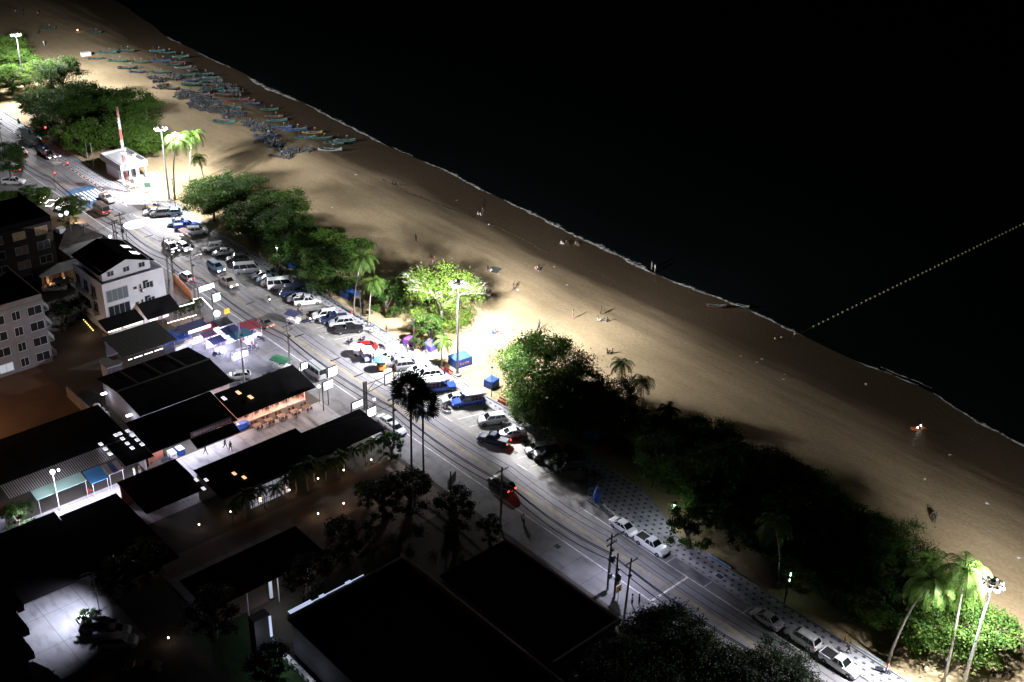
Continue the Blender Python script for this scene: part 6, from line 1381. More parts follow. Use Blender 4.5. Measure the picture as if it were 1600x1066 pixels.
boxsign(338, 464, 4.6, 1.6, 1.6, 'square glowing sign with a green rim beside the market', m='green_white_glow', col=(.8, 1, .9))
boxsign(512, 601, 4.6, 1.8, 1.5, 'glowing square sign below the one jutting over the road', face=0, power=60)
boxsign(453, 571.5, 4.2, 1.6, 1.5, 'small white glowing sign left of the silver van', power=40) if False else None
boxsign(519, 580, 6.0, 1.8, 1.7, 'bright blue white sign jutting over the road by the silver van', m='blue_white_glow', power=120)
boxsign(475, 571, 3.9, 1.2, 1.2, 'white glowing sign at the left end of the silver van', power=40)
boxsign(558, 631, 4.2, 2.0, 1.1, 'white glowing framed sign left of the empty hoarding frame', power=60)
boxsign(580, 643, 4.4, 1.6, 1.5, 'round cornered white green glowing sign at the dark restaurant corner', m='green_white_glow', power=150)
def balllamp(px, py, z, rad, label, power, col=(.8, .82, 1), name='globe_lamp', m='blue_globe', foot=True):
    p = at(px, py, z); r = empty(name, (p.x, p.y, 0), 0, label, 'globe lamp', 'globe lamps')
    MB().tube([(0, 0, 0), (0, 0, z - rad)], .05, 6).build('pole', M_steel, r); MB().ball((0, 0, z), rad, 12, 8).build('globe', mat(m, (.9, .9, .9), .4, emit=col, estr=3.2), r, True)
    light('globe_light', 'POINT', (p.x, p.y, z - rad - .3), power, col, .2); return r
balllamp(339, 490, 3.8, .62, 'large white round globe lamp at the market entrance', 160); balllamp(172, 370, 4.6, .33, 'small white globe lamp before the flat grey shop', 90)
balllamp(91, 326, 4.0, .5, 'upper left of three white globe lamps in the orange tree', 50); balllamp(95, 336, 3.4, .42, 'lower of three white globe lamps in the orange tree', 40); balllamp(104, 333, 3.8, .45, 'right of three white globe lamps in the orange tree', 40)
balllamp(470, 577, 3.0, .3, 'small globe lamp at the front of the silver van', 30); balllamp(498, 604, 3.2, .28, 'small globe lamp on the dark pole beneath the square signs', 30)
p = at(210, 351, 5); r = empty('disc_sign', (p.x, p.y, 0), 0, 'large glowing white oval disc sign over the road edge', 'sign'); MB().lathe([(.3, -.15), (1.9, -.12), (1.9, .12), (.3, .15)], (0, 0, 5), 24, sy=1.25).build('lit_disc', mat('disc_glow', (.9, .9, .9), .4, emit=(.95, .95, 1), estr=1.8), r, True); MB().tube([(-1.2, -1.5, 0), (-1.2, -1.5, 4.9), (0, 0, 4.9)], .08, 6).build('post', M_steel, r); light('sign_light', 'POINT', (p.x, p.y, 4.4), 160, (.95, .95, 1), .5)
# empty hoarding frame
p = at(570, 640); r = empty('hoarding_frame', (p.x, p.y, 0), 0, 'empty rectangular hoarding frame on a truss arm beside the dark restaurant', 'sign frame')
b = MB(); b.box((0, 0, 2.6), (.28, .28, 5.2)); b.box((0, .45, 2.6), (.2, .2, 5.2)); b.build('column', M_steel, r)
b = MB(); b.tube([(0, .3, 4.6), (0, 4.2, 4.6)], .07, 6); b.tube([(0, .3, 3.0), (0, 4.2, 3.4)], .07, 6); b.tube([(0, .4, 3.1), (0, 2.4, 4.6)], .05, 5); b.tube([(0, 2.4, 4.6), (0, 3.9, 3.4)], .05, 5); b.build('truss_arm', M_steel, r)
b = MB(); [b.box(c, d) for c, d in (((0, 5.1, 5.0), (.14, 2.0, .14)), ((0, 5.1, 3.0), (.14, 2.0, .14)), ((0, 4.16, 4), (.14, .14, 1.86)), ((0, 6.04, 4), (.14, .14, 1.86)))]; b.build('frame', M_steel, r)
balllamp(585, 624, 3.2, .25, 'small cool lamp hanging in the hoarding truss', 40, (.7, 1, .95), m='cool_lamp')
# billboard and yellow sign
p = at(706, 778); r = empty('billboard', (p.x, p.y, 0), radians(25), 'grey unlit billboard with a diagonal emblem on a post by the pavement', 'billboard'); MB().box((0, 0, 3.2), (.12, 2.6, 1.7)).build('panel', mat('billboard_panel', (.16, .16, .16), .7, noise=.3, scale=1), r); b = MB(); b.tube([(0, 0, 0), (0, 0, 2.4)], .07, 6); b.build('post', M_steel, r)
b = MB(); b.face([(.075, -1.1, 2.5), (.075, -.5, 2.5), (.075, 1.1, 3.9), (.075, .6, 3.9)]); b.face([(.075, .1, 2.5), (.075, .5, 2.5), (.075, 1.1, 3.1), (.075, 1.1, 3.5)]); b.build('emblem', mat('emblem_grey', (.33, .33, .33), .7), r)
p = at(965, 944); r = empty('warning_sign', (p.x, p.y, 0), 0, 'yellow roadside sign on a thin post between the poles', 'sign'); MB().box((0, 0, 2.6), (.06, .9, 1.1)).build('panel', mat('yellow_sign', (.6, .36, .05), .6), r); b = MB(); b.box((.04, 0, 2.65), (.02, .4, .08)); b.box((.04, .1, 2.5), (.02, .08, .5)); b.build('symbol', M_trim, r); MB().tube([(0, 0, 0), (0, 0, 2.1)], .04, 5).build('post', M_galv, r)
p = at(347, 507, 3.5); r = empty('warning_sign', (at(357, 512).x, at(357, 512).y, 0), 0, 'orange square sign above the market', 'sign'); MB().box((0, 0, 3.4), (.08, 1.0, 1.0)).build('panel', mat('orange_sign', (.7, .35, .02), .6, emit=(1, .5, .03), estr=.5), r); MB().tube([(0, 0, 0), (0, 0, 2.9)], .05, 5).build('post', M_steel, r)
# notice board and signs by the promenade
p = at(848, 672); r = empty('notice_board', (p.x, p.y, 0), radians(-20), 'white notice board on a post beside the promenade lamp', 'notice board'); MB().box((0, 0, 1.9), (.06, .7, 1.1)).build('panel', M_white, r); b = MB(); [b.box((.04, 0, 2.2 - .18 * i), (.012, .45, .06)) for i in range(4)]; b.build('text_lines', mat('blue_text', (.1, .3, .5), .7), r); MB().tube([(0, 0, 0), (0, 0, 1.35)], .04, 5).build('post', M_galv, r)
for k, (x, y) in enumerate([(232, 302), (208, 296)]):
    p = at(x, y); r = empty('info_sign', (p.x, p.y, 0), radians(-30), ['dark green', 'small black'][k] + ' notice panel standing on the sand by the lifeguard house', 'sign'); MB().box((0, 0, 2.0), (.08, 1.4 - .6 * k, 1.1)).build('panel', mat(['green_panel', 'grey_panel'][k], [(.05, .12, .09), (.08, .08, .08)][k], .6), r); b = MB(); b.tube([(0, -.3, 0), (0, -.3, 1.5)], .04, 5); b.tube([(0, .3, 0), (0, .3, 1.5)], .04, 5); b.build('post', M_steel, r)
# traffic signals
def signal(px, py, label, h=5.6, arm=4.0, sgn=-1):
    p = at(px, py); r = empty('traffic_signal', (p.x, p.y, 0), 0, label, 'traffic light', 'red traffic lights at the side street')
    b = MB(); b.tube([(0, 0, 0), (0, 0, h), (0, sgn * arm, h + .25)], .08, 7); b.build('mast_arm', M_steel, r)
    for y, z in ((sgn * arm, h + .25), (0, 3.2)):
        q = MB().box((0, y + .0, z - .3), (.3, .36, 1.0)).build('signal_head', M_trim, r); MB().ball((.17, y, z), .16, 8, 6).build('red_lamp', mat('red_signal', (.6, .02, .02), .3, emit=(1, .04, .03), estr=14), q)
        light('signal_glow', 'POINT', (p.x + .6, p.y + y, z), 16, (1, .05, .04), .1)
    return r
signal(98, 232, 'traffic light with red lamps on a long arm under the dark trees', 6.0, 3.5); signal(90, 288, 'traffic light with one red lamp reaching over the near lane', 4.6, -3.0, 1) if False else signal(88, 290, 'traffic light with a red lamp reaching over the near lane', 4.6, 3.4, 1)
light('signal_wash', 'POINT', at(120, 262, 4), 60, (1, .25, .2), .4)
# lattice tower
p = at(217, 302); r = empty('lattice_mast', (-124.5, 8.6, 0), 0, 'red and white lattice radio mast by the lifeguard house', 'radio mast'); H = 20.5
for seg in range(8):
    z0, z1 = seg * H / 8, (seg + 1) * H / 8; w0, w1 = .3 - .02 * seg, .3 - .02 * (seg + 1); b = MB()
    for sx, sy in ((-1, -1), (1, -1), (1, 1), (-1, 1)): b.tube([(sx * w0, sy * w0, z0), (sx * w1, sy * w1, z1)], .05, 4)
    c4 = [(-1, -1), (1, -1), (1, 1), (-1, 1)]
    for q in range(4):
        (ax, ay), (bx, by) = c4[q], c4[(q + 1) % 4]
        for s2 in range(3): u, v_ = s2 / 3, (s2 + 1) / 3; b.tube([(ax * w0, ay * w0, z0 + (z1 - z0) * u), (bx * w0, by * w0, z0 + (z1 - z0) * v_)], .03, 3); b.tube([(ax * w0, ay * w0, z0 + (z1 - z0) * u), (bx * w0, by * w0, z0 + (z1 - z0) * u)], .03, 3)
    b.build('lattice_section', mat('mast_red', (.12, .02, .015), .6) if seg % 2 else mat('mast_white', (.16, .16, .16), .6), r)
b = MB(); b.box((0, 0, 9.6), (.9, .9, .25)); [b.lathe([(.12, 0), (.2, .2), (.1, .5)], (.5 * cos(k * 2.1), .5 * sin(k * 2.1), 9.3), 8) for k in range(3)]; b.build('antenna_cluster', M_white, r)
q = at(218, 305); MBf = empty('flag_pole', (q.x, q.y, 0), 0, 'white pole in front of the lifeguard house terrace', 'flagpole', 'flagpoles by the lifeguard house'); MB().tube([(0, 0, 0), (0, 0, 9.5)], [.12, .07], 8).build('pole', M_white, MBf); MB().lathe([(.1, 0), (.4, .1), (.4, .35), (.1, .5)], (0, 0, 9.4), 8).build('finial', M_white, MBf)
# promenade lamps
for x, y, h, lb, pw in [(1048, 836, 5.4, 'promenade lamp shining into the leaves near the white pickup', 700), (436, 431, 6.2, 'promenade lamp shining into white leaves above the vans', 900), (853, 672, 5.8, 'promenade lamp post beside the notice board', 0), (1225, 945, 4.5, 'promenade lamp post at the dark palm, unlit', 0), (659, 501, 6.0, 'slim promenade lamp post left of the yellowing tree', 0), (647, 551, 6.5, 'dark lamp post beside the purple tents', 0), (62, 205, 5.5, 'bluish lamp in the leaves near the red signals', 300), (274, 323, 6.5, 'thin dark post right of the second mast', 0), (768, 620, 5.6, 'thin lamp post beside the small blue tent', 0), (564, 500, 6.0, 'dark slim post between the two leaning palms', 0)]:
    p = at(x, y)
    if pw: lamp_post(p.x, p.y, h, lb, pw)
    else:
        r = empty('promenade_lamp', (p.x, p.y, 0), 0, lb, 'street lamp', 'promenade lamps'); b = MB(); b.tube([(0, 0, 0), (0, 0, h)], [.09, .06], 8); b.build('pole', M_steel, r); b = MB(); b.lathe([(.1, 0), (.28, .1), (.28, .2), (.05, .32)], (0, 0, h - .05), 10); b.build('lamp_hood', M_steel, r)
p = at(1235, 900, 3.4); light('leaf_lamp', 'POINT', p, 70, (.7, 1, .8), .1); r = empty('tube_lamp', (p.x, p.y, 0), 0, 'short green white tube lamp in the tiny lit tree', 'lamp'); MB().box((0, 0, 3.2), (.12, .12, 1.4)).build('tube', mat('green_tube', (.8, .9, .8), .4, emit=(.7, 1, .8), estr=4), r); MB().tube([(0, 0, 0), (0, 0, 2.5)], .04, 5).build('pole', M_steel, r)
# garden bollard lamps
for i, (x, y) in enumerate([(360, 800), (407, 783), (452, 766), (497, 748), (537, 735), (580, 719), (497, 803), (537, 787), (620, 752), (580, 770), (311, 820), (263, 997), (222, 873), (226, 880)]):
    p = at(x, y, .8); r = empty('bollard_lamp', (p.x, p.y, 0), 0, 'small warm bollard lamp of the garden, %s of the list running from the hall wall outward' % ORD[i], 'bollard lamp', 'bollard lamps of the dark garden')
    r['label'] = 'small warm garden bollard lamp, %s counted along the row behind the hall' % ORD[i] if i < 6 else 'small warm bollard lamp in the open garden, %s from the left' % ORD[i - 6]
    MB().tube([(0, 0, 0), (0, 0, .65)], .06, 6).build('post', M_steel, r); MB().ball((0, 0, .85), .12, 8, 6).build('globe', M_warmw, r, True); light('bollard_light', 'POINT', (p.x, p.y + .0, 1.25), 17 if i < 10 else 5, (1, .55, .28), .12)
for k, (x, y) in enumerate([(86, 311), (93, 318), (98, 322), (70, 315), (78, 320), (66, 308), (104, 319)]):
    b = MB(); p = at(x, y, 2.6); b.tube([(p.x, p.y - 1, 2.6), (p.x + .3, p.y, 2.3), (p.x, p.y + 1, 2.7)], .07, 4); tag(b.build('string_light', M_warmw), 'short run of warm string lights, %s of those in the roadside garden' % ORD[k], 'string lights', 'string lights in the roadside garden')
light('garden_glow', 'POINT', at(92, 322, 2), 120, (1, .6, .3), .5); light('garden_glow', 'POINT', at(117, 342, 1.2), 700, (1, .5, .2), .3)
# ------------------------------------------------------------------ carts, stalls, tents, furniture
def wheel2(r, x, y, R=.28):
    o = put('wheel', wheel_mesh(.33)[0], r, (x, y, R)); o.rotation_euler = (pi / 2, 0, 0); o.scale = (R / .33,) * 3
def cart(px, py, rz, label, canopy, body, round_=False, z=2.1, size=(1.9, 1.2)):
    p = at(px, py); r = empty('vending_cart', (p.x, p.y, .02), radians(rz), label, 'vending cart', 'vending carts and sidecars'); L, W_ = size
    b = MB(); b.span((-L / 2, -W_ / 2, .45), (L / 2, W_ / 2, 1.0)); b.span((-L / 2 + .1, -W_ / 2 + .1, 1.0), (L / 2 - .3, W_ / 2 - .1, 1.05)); b.build('cart_body', body, r)
    for y in (-1, 1): wheel2(r, -.2, y * (W_ / 2 - .05))
    if round_:
        MB().lathe([(1.35, z), (1.0, z + .22), (.5, z + .42), (.03, z + .52)], seg=10).build('parasol', canopy, r); MB().tube([(0, 0, .9), (0, 0, z + .45)], .03, 5).build('parasol_pole', M_galv, r)
    else:
        b = MB(); b.face([(-L * .6, -W_ * .6, z), (L * .6, -W_ * .6, z), (L * .6, 0, z + .15), (-L * .6, 0, z + .15)]); b.face([(-L * .6, 0, z + .15), (L * .6, 0, z + .15), (L * .6, W_ * .6, z), (-L * .6, W_ * .6, z)]); b.span((-L * .6, -W_ * .62, z - .15), (L * .6, -W_ * .6, z)); b.span((-L * .6, W_ * .6, z - .15), (L * .6, W_ * .62, z)); b.build('canopy', canopy, r)
        b = MB(); [b.tube([(sx * L * .48, sy * W_ * .46, .9), (sx * L * .55, sy * W_ * .55, z)], .025, 4) for sx in (-1, 1) for sy in (-1, 1)]; b.build('canopy_frame', M_galv, r)
    b = MB(); [b.box((U(-.7, .5), U(-.4, .4), 1.15 + U(0, .1)), (U(.15, .35), U(.15, .3), U(.15, .3)), U(0, 3)) for _ in range(7)]; b.build('goods', mat('mixed_goods', (.35, .3, .28), .8, col2=(.6, .5, .35), scale=5), r)
    return r
navy = mat('navy_canopy', (.03, .035, .12), .8); redc = mat('red_canopy', (.2, .02, .03), .8); teal = mat('teal_canopy', (.02, .1, .16), .8); pinkc = mat('pink_canopy', (.65, .35, .3), .8); greenc = mat('green_canopy', (.02, .16, .07), .8)
cart(575, 563, -20, 'cart with a pink canopy and a blue white box in the parking', pinkc, mat('blue_white_box', (.3, .4, .7), .6), size=(2.2, 1.6)); cart(596, 578, -20, 'orange cart under a round blue parasol', mat('blue_parasol', (.08, .25, .4), .8), paint('orange'), True)
cart(560, 556, 10, 'white sidecar cart beside the pink canopy', M_white, M_white, True, 1.7, (1.3, 1)); r = cart(459, 505, 20, 'moving cart with a dark blue canopy and bright lamp', navy, M_white, size=(2.2, 1.7)); light('cart_lamp', 'POINT', at(461, 508, 1.6), 25, (.9, .9, 1), .1)
cart(290, 375, 0, 'brown laden cart below the bright blue pickup', mat('brown_cloth_canopy', (.25, .16, .14), .8), paint('brown'), size=(2.4, 1.4)); cart(440, 578, 200, 'white food truck cart with a green canopy in the market yard', greenc, M_white, size=(2.8, 1.7)); light('cart_lamp', 'POINT', at(437, 582, 1.7), 30, (.9, .9, 1), .1)
b = MB(); b.lathe([(.25, 0), (.6, .5), (.55, 1.6), (.2, 2.6), (.05, 3.1)], seg=9, sx=1, sy=.6); p = at(932, 786); o = b.build('cloth_bundle', M_bluec, None, True, (p.x, p.y, .1)); tag(o, 'tall bright blue cloth bundle standing by the kerb in shade', 'cloth bundle'); 
light('bundle_lamp', 'POINT', (p.x - 1.3, p.y - 1.2, 1.6), 4, (.8, .8, 1), .2)
p = at(68, 222); cart(68, 222, 0, 'far cart with a bright blue cover below the red signal', M_bluec, paint('orange'), size=(3, 1.8)); light('cart_lamp', 'POINT', at(70, 224, 2.6), 15, (.6, .7, 1), .2)
# market stalls: box frames with roofs and lit counters
def stall(px, py, w, d, z, m, label, rz=0, counter=M_white, wall=None, slope=.25, lamp=60, col=(.7, .68, 1)):
    lamp *= 3.4
    p = at(px, py, z); r = empty('market_stall', (p.x, p.y, 0), radians(rz), label, 'market stall', 'night market stalls')
    b = MB(); slab(b, -d / 2, d / 2, -w / 2, w / 2, z + slope / 2, z - slope / 2, .06); b.build('canopy', m, r)
    b = MB(); [b.tube([(sx * (d / 2 - .08), sy * (w / 2 - .08), 0), (sx * (d / 2 - .08), sy * (w / 2 - .08), z - slope / 2)], .035, 5) for sx in (-1, 1) for sy in (-1, 1)]; b.build('frame', M_galv, r)
    b = MB(); b.span((d / 2 - .7, -w / 2 + .1, 0), (d / 2 - .1, w / 2 - .1, .95)); b.build('counter', counter, r)
    if wall: MB().span((-d / 2 + .02, -w / 2 + .05, 0), (-d / 2 + .08, w / 2 - .05, z)).build('back_cloth', wall, r)
    b = MB(); [b.box((d / 2 - .4, -w / 2 + .35 + .33 * i, 1.05 + .04 * (i % 2)), (.4, .24, .2), U(-.2, .2)) for i in range(int((w - .5) / .33))]; b.build('goods', mat('mixed_goods', (.35, .3, .28)), r)
    MB().box((0, 0, z - slope - .1), (.08, w * .6, .06)).build('tube_lamp', mat('cool_tube', (.9, .9, .9)), r)
    light('stall_light', 'POINT', (p.x + d / 2 + .3, p.y, z - .7), lamp, col, .25)
    return r
stall(277, 522, 3.4, 4.0, 2.5, M_bluec, 'stall with a bright blue tarpaulin roof at the left of the market', wall=M_bluec, lamp=20)
stall(301, 510, 5.0, 3.0, 2.9, navy, 'long dark roofed stall with a white light bar', lamp=170); stall(327, 509, 3.0, 2.2, 2.7, redc, 'stall with a red fascia roof', lamp=100)
stall(348, 503, 2.8, 2.6, 2.8, mat('black_canopy', (.02, .02, .025), .8), 'white walled stall with a black top', wall=M_white, lamp=150); stall(360, 515, 3.0, 2.4, 2.5, navy, 'stall with a navy canopy in the market middle', lamp=140)
stall(325, 521, 2.6, 2.2, 2.4, mat('mauve_canopy', (.1, .06, .12), .8), 'stall with a dark mauve canopy', lamp=120); stall(339, 531, 2.6, 2.2, 2.4, navy, 'stall with a navy canopy below the mauve one', lamp=120)
stall(376, 522, 3.8, 2.4, 2.4, teal, 'stall with a teal canopy', lamp=150); stall(368, 540, 3.6, 2.4, 2.2, mat('grey_canopy', (.3, .3, .34), .8), 'stall with a grey awning at the lower market edge', lamp=120); stall(389, 508, 3.4, 3.2, 2.5, redc, 'kiosk with a red roof at the roadside of the market', wall=paint('blue'), lamp=60)
b = MB(); p = at(305, 510, 2.8); b.box((p.x + 1.6, p.y, 2.9), (.12, 4.4, .5)); tag(b.build('light_bar', mat('violet_white_bar', (.9, .9, .9), .4, emit=(.85, .82, 1), estr=3)), 'long white light bar hanging on the dark roofed stall', 'light bar')
light('market_light', 'POINT', at(345, 530, 4.2), 700, (.75, .75, 1), .5); light('market_light', 'POINT', at(395, 548, 3.5), 300, (.8, .8, 1), .4); light('market_light', 'POINT', at(318, 530, 3.6), 260, (.85, .8, 1), .4)
def crate_heap(px, py, label, m, n=6, s_=.45):
    p = at(px, py); b = MB()
    for i in range(n): b.box((p.x + (i % 3) * s_ * 1.1, p.y + (i // 3) * s_ * 1.1, s_ / 2 + .02 + .0), (s_, s_, s_))
    return tag(b.build('crate_stack', m), label, 'crates')
# grocery goods racks, tables
for k, (x, y, c) in enumerate([(330, 681, 'purple'), (337, 688, 'white'), (345, 677, 'orange'), (356, 678, 'white'), (368, 672, 'blue'), (325, 691, 'blue')]):
    p = at(x, y); r = empty('goods_rack', (p.x, p.y, .012), 0, 'rack of %s goods in front of the grocery, %s from the left' % (c, ORD[k]), 'goods rack', 'racks before the grocery'); b = MB(); [b.box((0, 0, z), (.8, 1.1, .04)) for z in (.3, .65, 1.0)]; b.build('shelf', M_galv, r); b = MB(); [b.tube([(sx * .38, sy * .52, 0), (sx * .38, sy * .52, 1.2)], .02, 4) for sx in (-1, 1) for sy in (-1, 1)]; b.build('frame', M_galv, r)
    b = MB(); [b.box((U(-.25, .25), U(-.4, .4), z + .12), (.2, .2, .2), U(0, 3)) for z in (.3, .65, 1.0) for _ in range(5)]; b.build('goods', mat(c + '_goods', {'purple': (.25, .05, .3), 'white': (.6, .6, .6), 'orange': (.6, .25, .05), 'blue': (.08, .12, .45)}[c], .7), r)
p = at(378, 668); r = empty('tarpaulin_heap', (p.x, p.y, .012), 0, 'blue tarpaulin covered heap between grocery and seafood shop', 'covered goods'); b = MB(); b.lathe([(.9, 0), (.95, .4), (.6, .9), (.1, 1.0)], seg=9, sy=1.7); b.build('tarpaulin', M_bluec, r)
# dining sets
def dining(name_lb, x, y, rz, grp, z=.012, wood=None):
    wood = wood or mat('table_wood', (.22, .12, .06), .6, noise=.2)
    r = empty('dining_table', (x, y, z), rz, name_lb, 'table', grp); MB().box((0, 0, .74), (.8, 1.4, .05)).build('tabletop', wood, r)
    for sx in (-.33, .33):
        for sy in (-.6, .6): MB().box((sx, sy, .36), (.06, .06, .71)).build('leg', M_steel, r)
def chair(lb, x, y, rz, grp, z=.012):
    r = empty('chair', (x, y, z), rz, lb, 'chair', grp); w = mat('chair_plastic', (.16, .07, .05), .6); MB().box((0, 0, .45), (.42, .42, .05)).build('seat', w, r); MB().box((-.2, 0, .72), (.04, .4, .46)).build('backrest', w, r)
    for sx in (-.17, .17):
        for sy in (-.17, .17): MB().box((sx, sy, .21), (.04, .04, .42)).build('leg', w, r)
for i, (x, y) in enumerate([(402, 670), (420, 662), (440, 655), (460, 648), (479, 641)]):
    p = at(x, y); dining('dark outdoor table before the seafood shop, %s from the left' % ORD[i], p.x, p.y, 0, 'outdoor tables before the seafood shop')
    for k, (dx, dy, a) in enumerate(((-.75, .35, 0), (-.75, -.35, 0), (.75, .35, pi), (.75, -.35, pi))): chair('chair at the outdoor table, table %s from the left, %s side' % (ORD[i], ('upper right', 'upper left', 'lower right', 'lower left')[k]), p.x + dx, p.y + dy, a, 'chairs at the outdoor tables')
for i in range(7):
    y = -23.6 + i * 1.95; dining('wooden table inside the warm seafood shop, %s from the left' % ORD[i], -23.9, y, 0, 'tables inside the seafood shop', .25, mat('warm_wood', (.35, .2, .1)))
    for k, (dx, a) in enumerate(((-.75, 0), (.62, pi))): chair('chair inside the seafood shop at the table %s from the left, %s' % (ORD[i], ('wall side', 'court side')[k]), -23.9 + dx, y, a, 'chairs inside the seafood shop', .25)
# tents on the sand
def gazebo(px, py, w, d, h, m, label, peak=.9, rz=0, wall=None, marks=False):
    p = at(px, py); r = empty('tent', (p.x, p.y, 0), radians(rz), label, 'tent', 'tents and covers on the sand'); b = MB(); z = h; c = [(-d / 2, -w / 2), (d / 2, -w / 2), (d / 2, w / 2), (-d / 2, w / 2)]
    for i in range(4):
        a, e = c[i], c[(i + 1) % 4]; b.face([(*a, z), (*e, z), (0, 0, z + peak)]); 
    b.build('canopy', m, r); b = MB()
    for i in range(4):
        a, e = c[i], c[(i + 1) % 4]; n = 6
        for k in range(n): u0, u1 = k / n, (k + 1) / n; o = .06 * (k % 2); b.face([(a[0] + (e[0] - a[0]) * u0 + o, a[1] + (e[1] - a[1]) * u0, .05), (a[0] + (e[0] - a[0]) * u1 - o, a[1] + (e[1] - a[1]) * u1, .05), (a[0] + (e[0] - a[0]) * u1, a[1] + (e[1] - a[1]) * u1, z), (a[0] + (e[0] - a[0]) * u0, a[1] + (e[1] - a[1]) * u0, z)])
    b.build('side_wall', wall or m, r)
    if marks:
        b = MB(); [b.box((d / 2 + .03, -w / 2 + .45 + .52 * k, .75 + .08 * (k % 2)), (.03, .3, .4)) for k in range(int((w - .5) / .52))]; b.build('printed_marks', mat('red_white_marks', (.6, .25, .3), .7), r)
    return r
gazebo(719, 569, 3.4, 2.6, 1.7, M_bluec, 'blue gabled tent beside the middle high mast', .8, -8, marks=True); gazebo(768, 604, 2.0, 1.8, 1.5, M_bluec, 'small blue tent behind the thin lamp post', .3, 10); gazebo(832, 650, 1.6, 2.6, 2.3, M_bluec, 'tall blue tent under the big almond tree', .3)
gazebo(928, 690, 3.0, 2.6, 1.7, M_bluec, 'round shouldered blue tent in the shade right of the big tree', .7, 20, wall=M_trim); gazebo(461, 415, 3.2, 2.4, 1.4, M_bluec, 'dim blue tent under the trees by the white leaf lamp', .4, 30); gazebo(546, 463, 2.8, 2.2, 1.3, M_bluec, 'dim blue tent under the trees left of the pale palm', .4)
pur = mat('purple_cloth', (.16, .05, .25), .8); gazebo(641, 538, 2.2, 1.8, 1.4, pur, 'purple tent below the yellowing tree, left', .5, 20); gazebo(655, 520, 2.2, 2, 1.4, pur, 'purple tent with an orange top behind the lamp post', .6, 40, wall=mat('orange_cloth_tent', (.5, .12, .03), .8)); gazebo(674, 545, 2.6, 2.0, 1.3, mat('blue_purple_cloth', (.08, .06, .35), .8), 'blue purple tent beside the small palm', .5, 10)
for k, (x, y, rz) in enumerate([(945, 705, 20), (886, 666, -40), (872, 700, -40), (822, 660, -40), (784, 630, -40), (748, 617, -40), (697, 582, -40), (702, 585, -40)]):
    p = at(x, y); r = empty('red_bench', (p.x, p.y, 0), 0, 'low red bench at the promenade rim, %s from the right' % ORD[k], 'bench', 'red benches at the promenade rim'); rd = mat('red_metal', (.42, .04, .04), .6); MB().box((0, 0, .42), (1.7, .45, .06)).build('seat', rd, r); MB().box((0, .22, .72), (1.7, .05, .35)).build('backrest', rd, r)
    for sx in (-.75, .75): MB().box((sx, 0, .2), (.06, .4, .39)).build('leg', rd, r)
p = at(425, 415); r = empty('yellow_frame', (p.x, p.y, .14), radians(-20), 'yellow metal frame on the shaded promenade', 'frame'); b = MB(); [b.tube(q, .06, 5) for q in ([(-1, -.4, 0), (-1, -.4, 1.2), (1, -.4, 1.2), (1, -.4, 0)], [(-1, .4, 0), (-1, .4, .8), (1, .4, .8), (1, .4, 0)], [(-1, -.4, 1.2), (-1, .4, .8)], [(1, -.4, 1.2), (1, .4, .8)])]; b.build('frame', mat('yellow_metal', (.5, .4, .03), .6), r)
for k, (x0, y0, x1, y1, lb) in enumerate([(1102, 869, 1140, 892, 'blue white painted rail by the lower promenade, left one'), (1328, 1009, 1378, 1040, 'blue white painted rail by the lower promenade, right one')]):
    a, e = at(x0, y0), at(x1, y1); r = empty('painted_rail', (0, 0, 0), 0, lb, 'rail', 'painted rails'); c = (a + e) / 2; MB().box((c.x, 8.75, .22), (abs(e.x - a.x), .18, .44)).build('beam', mat('blue_white_rail', (.1, .3, .6), .6, col2=(.6, .65, .7), scale=1.2), r)
p = at(1121, 903, .14); r = empty('floor_sign', (p.x, p.y, .145), 0, 'framed square painted mark on the promenade tiles', 'floor sign'); b = MB(); b.box((0, 0, .01), (1.3, .1, .02)); b.box((0, .9, .01), (1.3, .1, .02)); b.box((-.6, .45, .01), (.1, .8, .02)); b.box((.6, .45, .01), (.1, .8, .02)); b.build('border', M_paint, r); MB().box((0, .45, .006), (1.1, .8, .012)).build('field', mat('dark_blue_field', (.03, .05, .1), .7), r)
for k, (x, y, w) in enumerate([(863, 712, .9), (805, 707, .8), (759, 642, .8), (820, 690, .8), (758, 640, .7), (871, 854, .9), (668, 712, .9)]):
    p = at(x, y); tag(MB().box((p.x, p.y, .02), (w, w * .8, .02)).build('drain_cover', M_trim), 'dark square drain cover in the paving, %s from the top among the drain covers' % ORD[k], 'drain cover', 'drain covers')
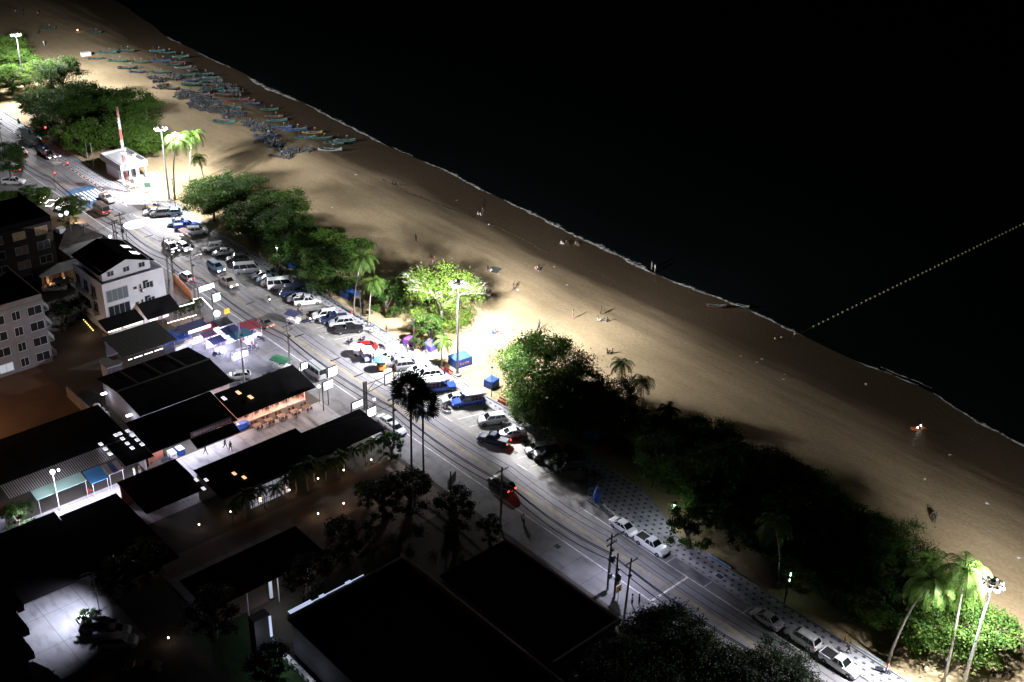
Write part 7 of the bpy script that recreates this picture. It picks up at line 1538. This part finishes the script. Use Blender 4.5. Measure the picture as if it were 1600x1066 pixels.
# mats, rocks, litter on the sand
p = at(773, 422); tag(MB().box((p.x, p.y, .05), (2.2, 2.6, .04), .4).build('beach_mat', mat('grey_mat', (.06, .07, .06), .9)), 'dark green mat beside the two sitters on the upper sand', 'mat')
p = at(1160, 479); o = put('fishing_boat', None, None, p, radians(20)); tag(o, 'pale small boat lying at the waterline in the foam gap', 'fishing boat', 'fishing boats drawn up on the beach'); [put(n_, m_, o) for n_, m_ in zip(('hull', 'thwart'), BMs['white'])]; o.scale = (.4, .4, .4)
p = at(1119, 480); o = put('fishing_boat', None, None, p, radians(40)); tag(o, 'dim red small boat near the waterline left of the pale one', 'fishing boat', 'fishing boats drawn up on the beach'); [put(n_, m_, o) for n_, m_ in zip(('hull', 'thwart'), BMs['red'])]; o.scale = (.6, .6, .6)
for k, (x, y) in enumerate([(1434, 668), (1439, 665)]):
    p = at(x, y, .5); tag(MB().ball((0, 0, 0), .14, 6, 5).build('lantern', M_lamp, loc=p), 'tiny white lantern by the person in orange, %s one' % ('left', 'right')[k], 'lantern'); light('lantern_light', 'POINT', (p.x, p.y - .4, .7), 2, (1, .8, .6), .1)
p = at(1428, 672); tag(MB().ball((0, 0, .25), .5, 8, 5, sq=(1.3, .9, .5)).build('orange_bag', mat('orange_cloth_tent', (.5, .12, .03)), loc=(p.x, p.y, 0)), 'orange bag on the dim beach beside the lanterns', 'bag')
p = at(121, 47, .6); tag(MB().ball((0, 0, 0), .22, 6, 5).build('lantern', M_warm, loc=p), 'tiny orange lantern on the far sand at the top left', 'lantern'); light('lantern_light', 'POINT', (p.x, p.y, 1.2), 10, (1, .5, .2), .1)
for k, (x, y) in enumerate([(131, 88), (138, 87)]): p = at(x, y, 0); tag(MB().box((0, 0, .6), (1.6, 1.4, 1.2)).build('white_crate', M_white, loc=(p.x, p.y, 0)), '%s of two white boxes on the far sand' % ('left', 'right')[k], 'box', 'white boxes on the far sand')
MS = MB(); [MS.face([(U(-.3, .3), U(-.3, .3), .02), (U(.1, .5), U(-.3, 0), .12), (U(.1, .5), U(0, .4), .05)]) for _ in range(3)]; LM = MS.mesh('litter', M_white)
for k in range(36):
    x = U(-120, 110); y = U(26, 66); tag(put('litter_scrap', LM, None, (x, y, .02), U(0, 6)), 'tiny pale scrap of litter on the open sand', 'litter', 'litter scraps on the sand')
# seaweed / tide line
b = MB(); x = -95.0
while x < -40: b.box((x, 60.5 + 1.5 * sin(x * .09) + U(-.2, .2), .0), (U(.4, 1.4), U(.12, .3), .06), U(-.2, .2)); x += U(.6, 2.2)
tag(b.build('tide_wrack', mat('seaweed', (.05, .04, .025), .95)), kind='stuff')
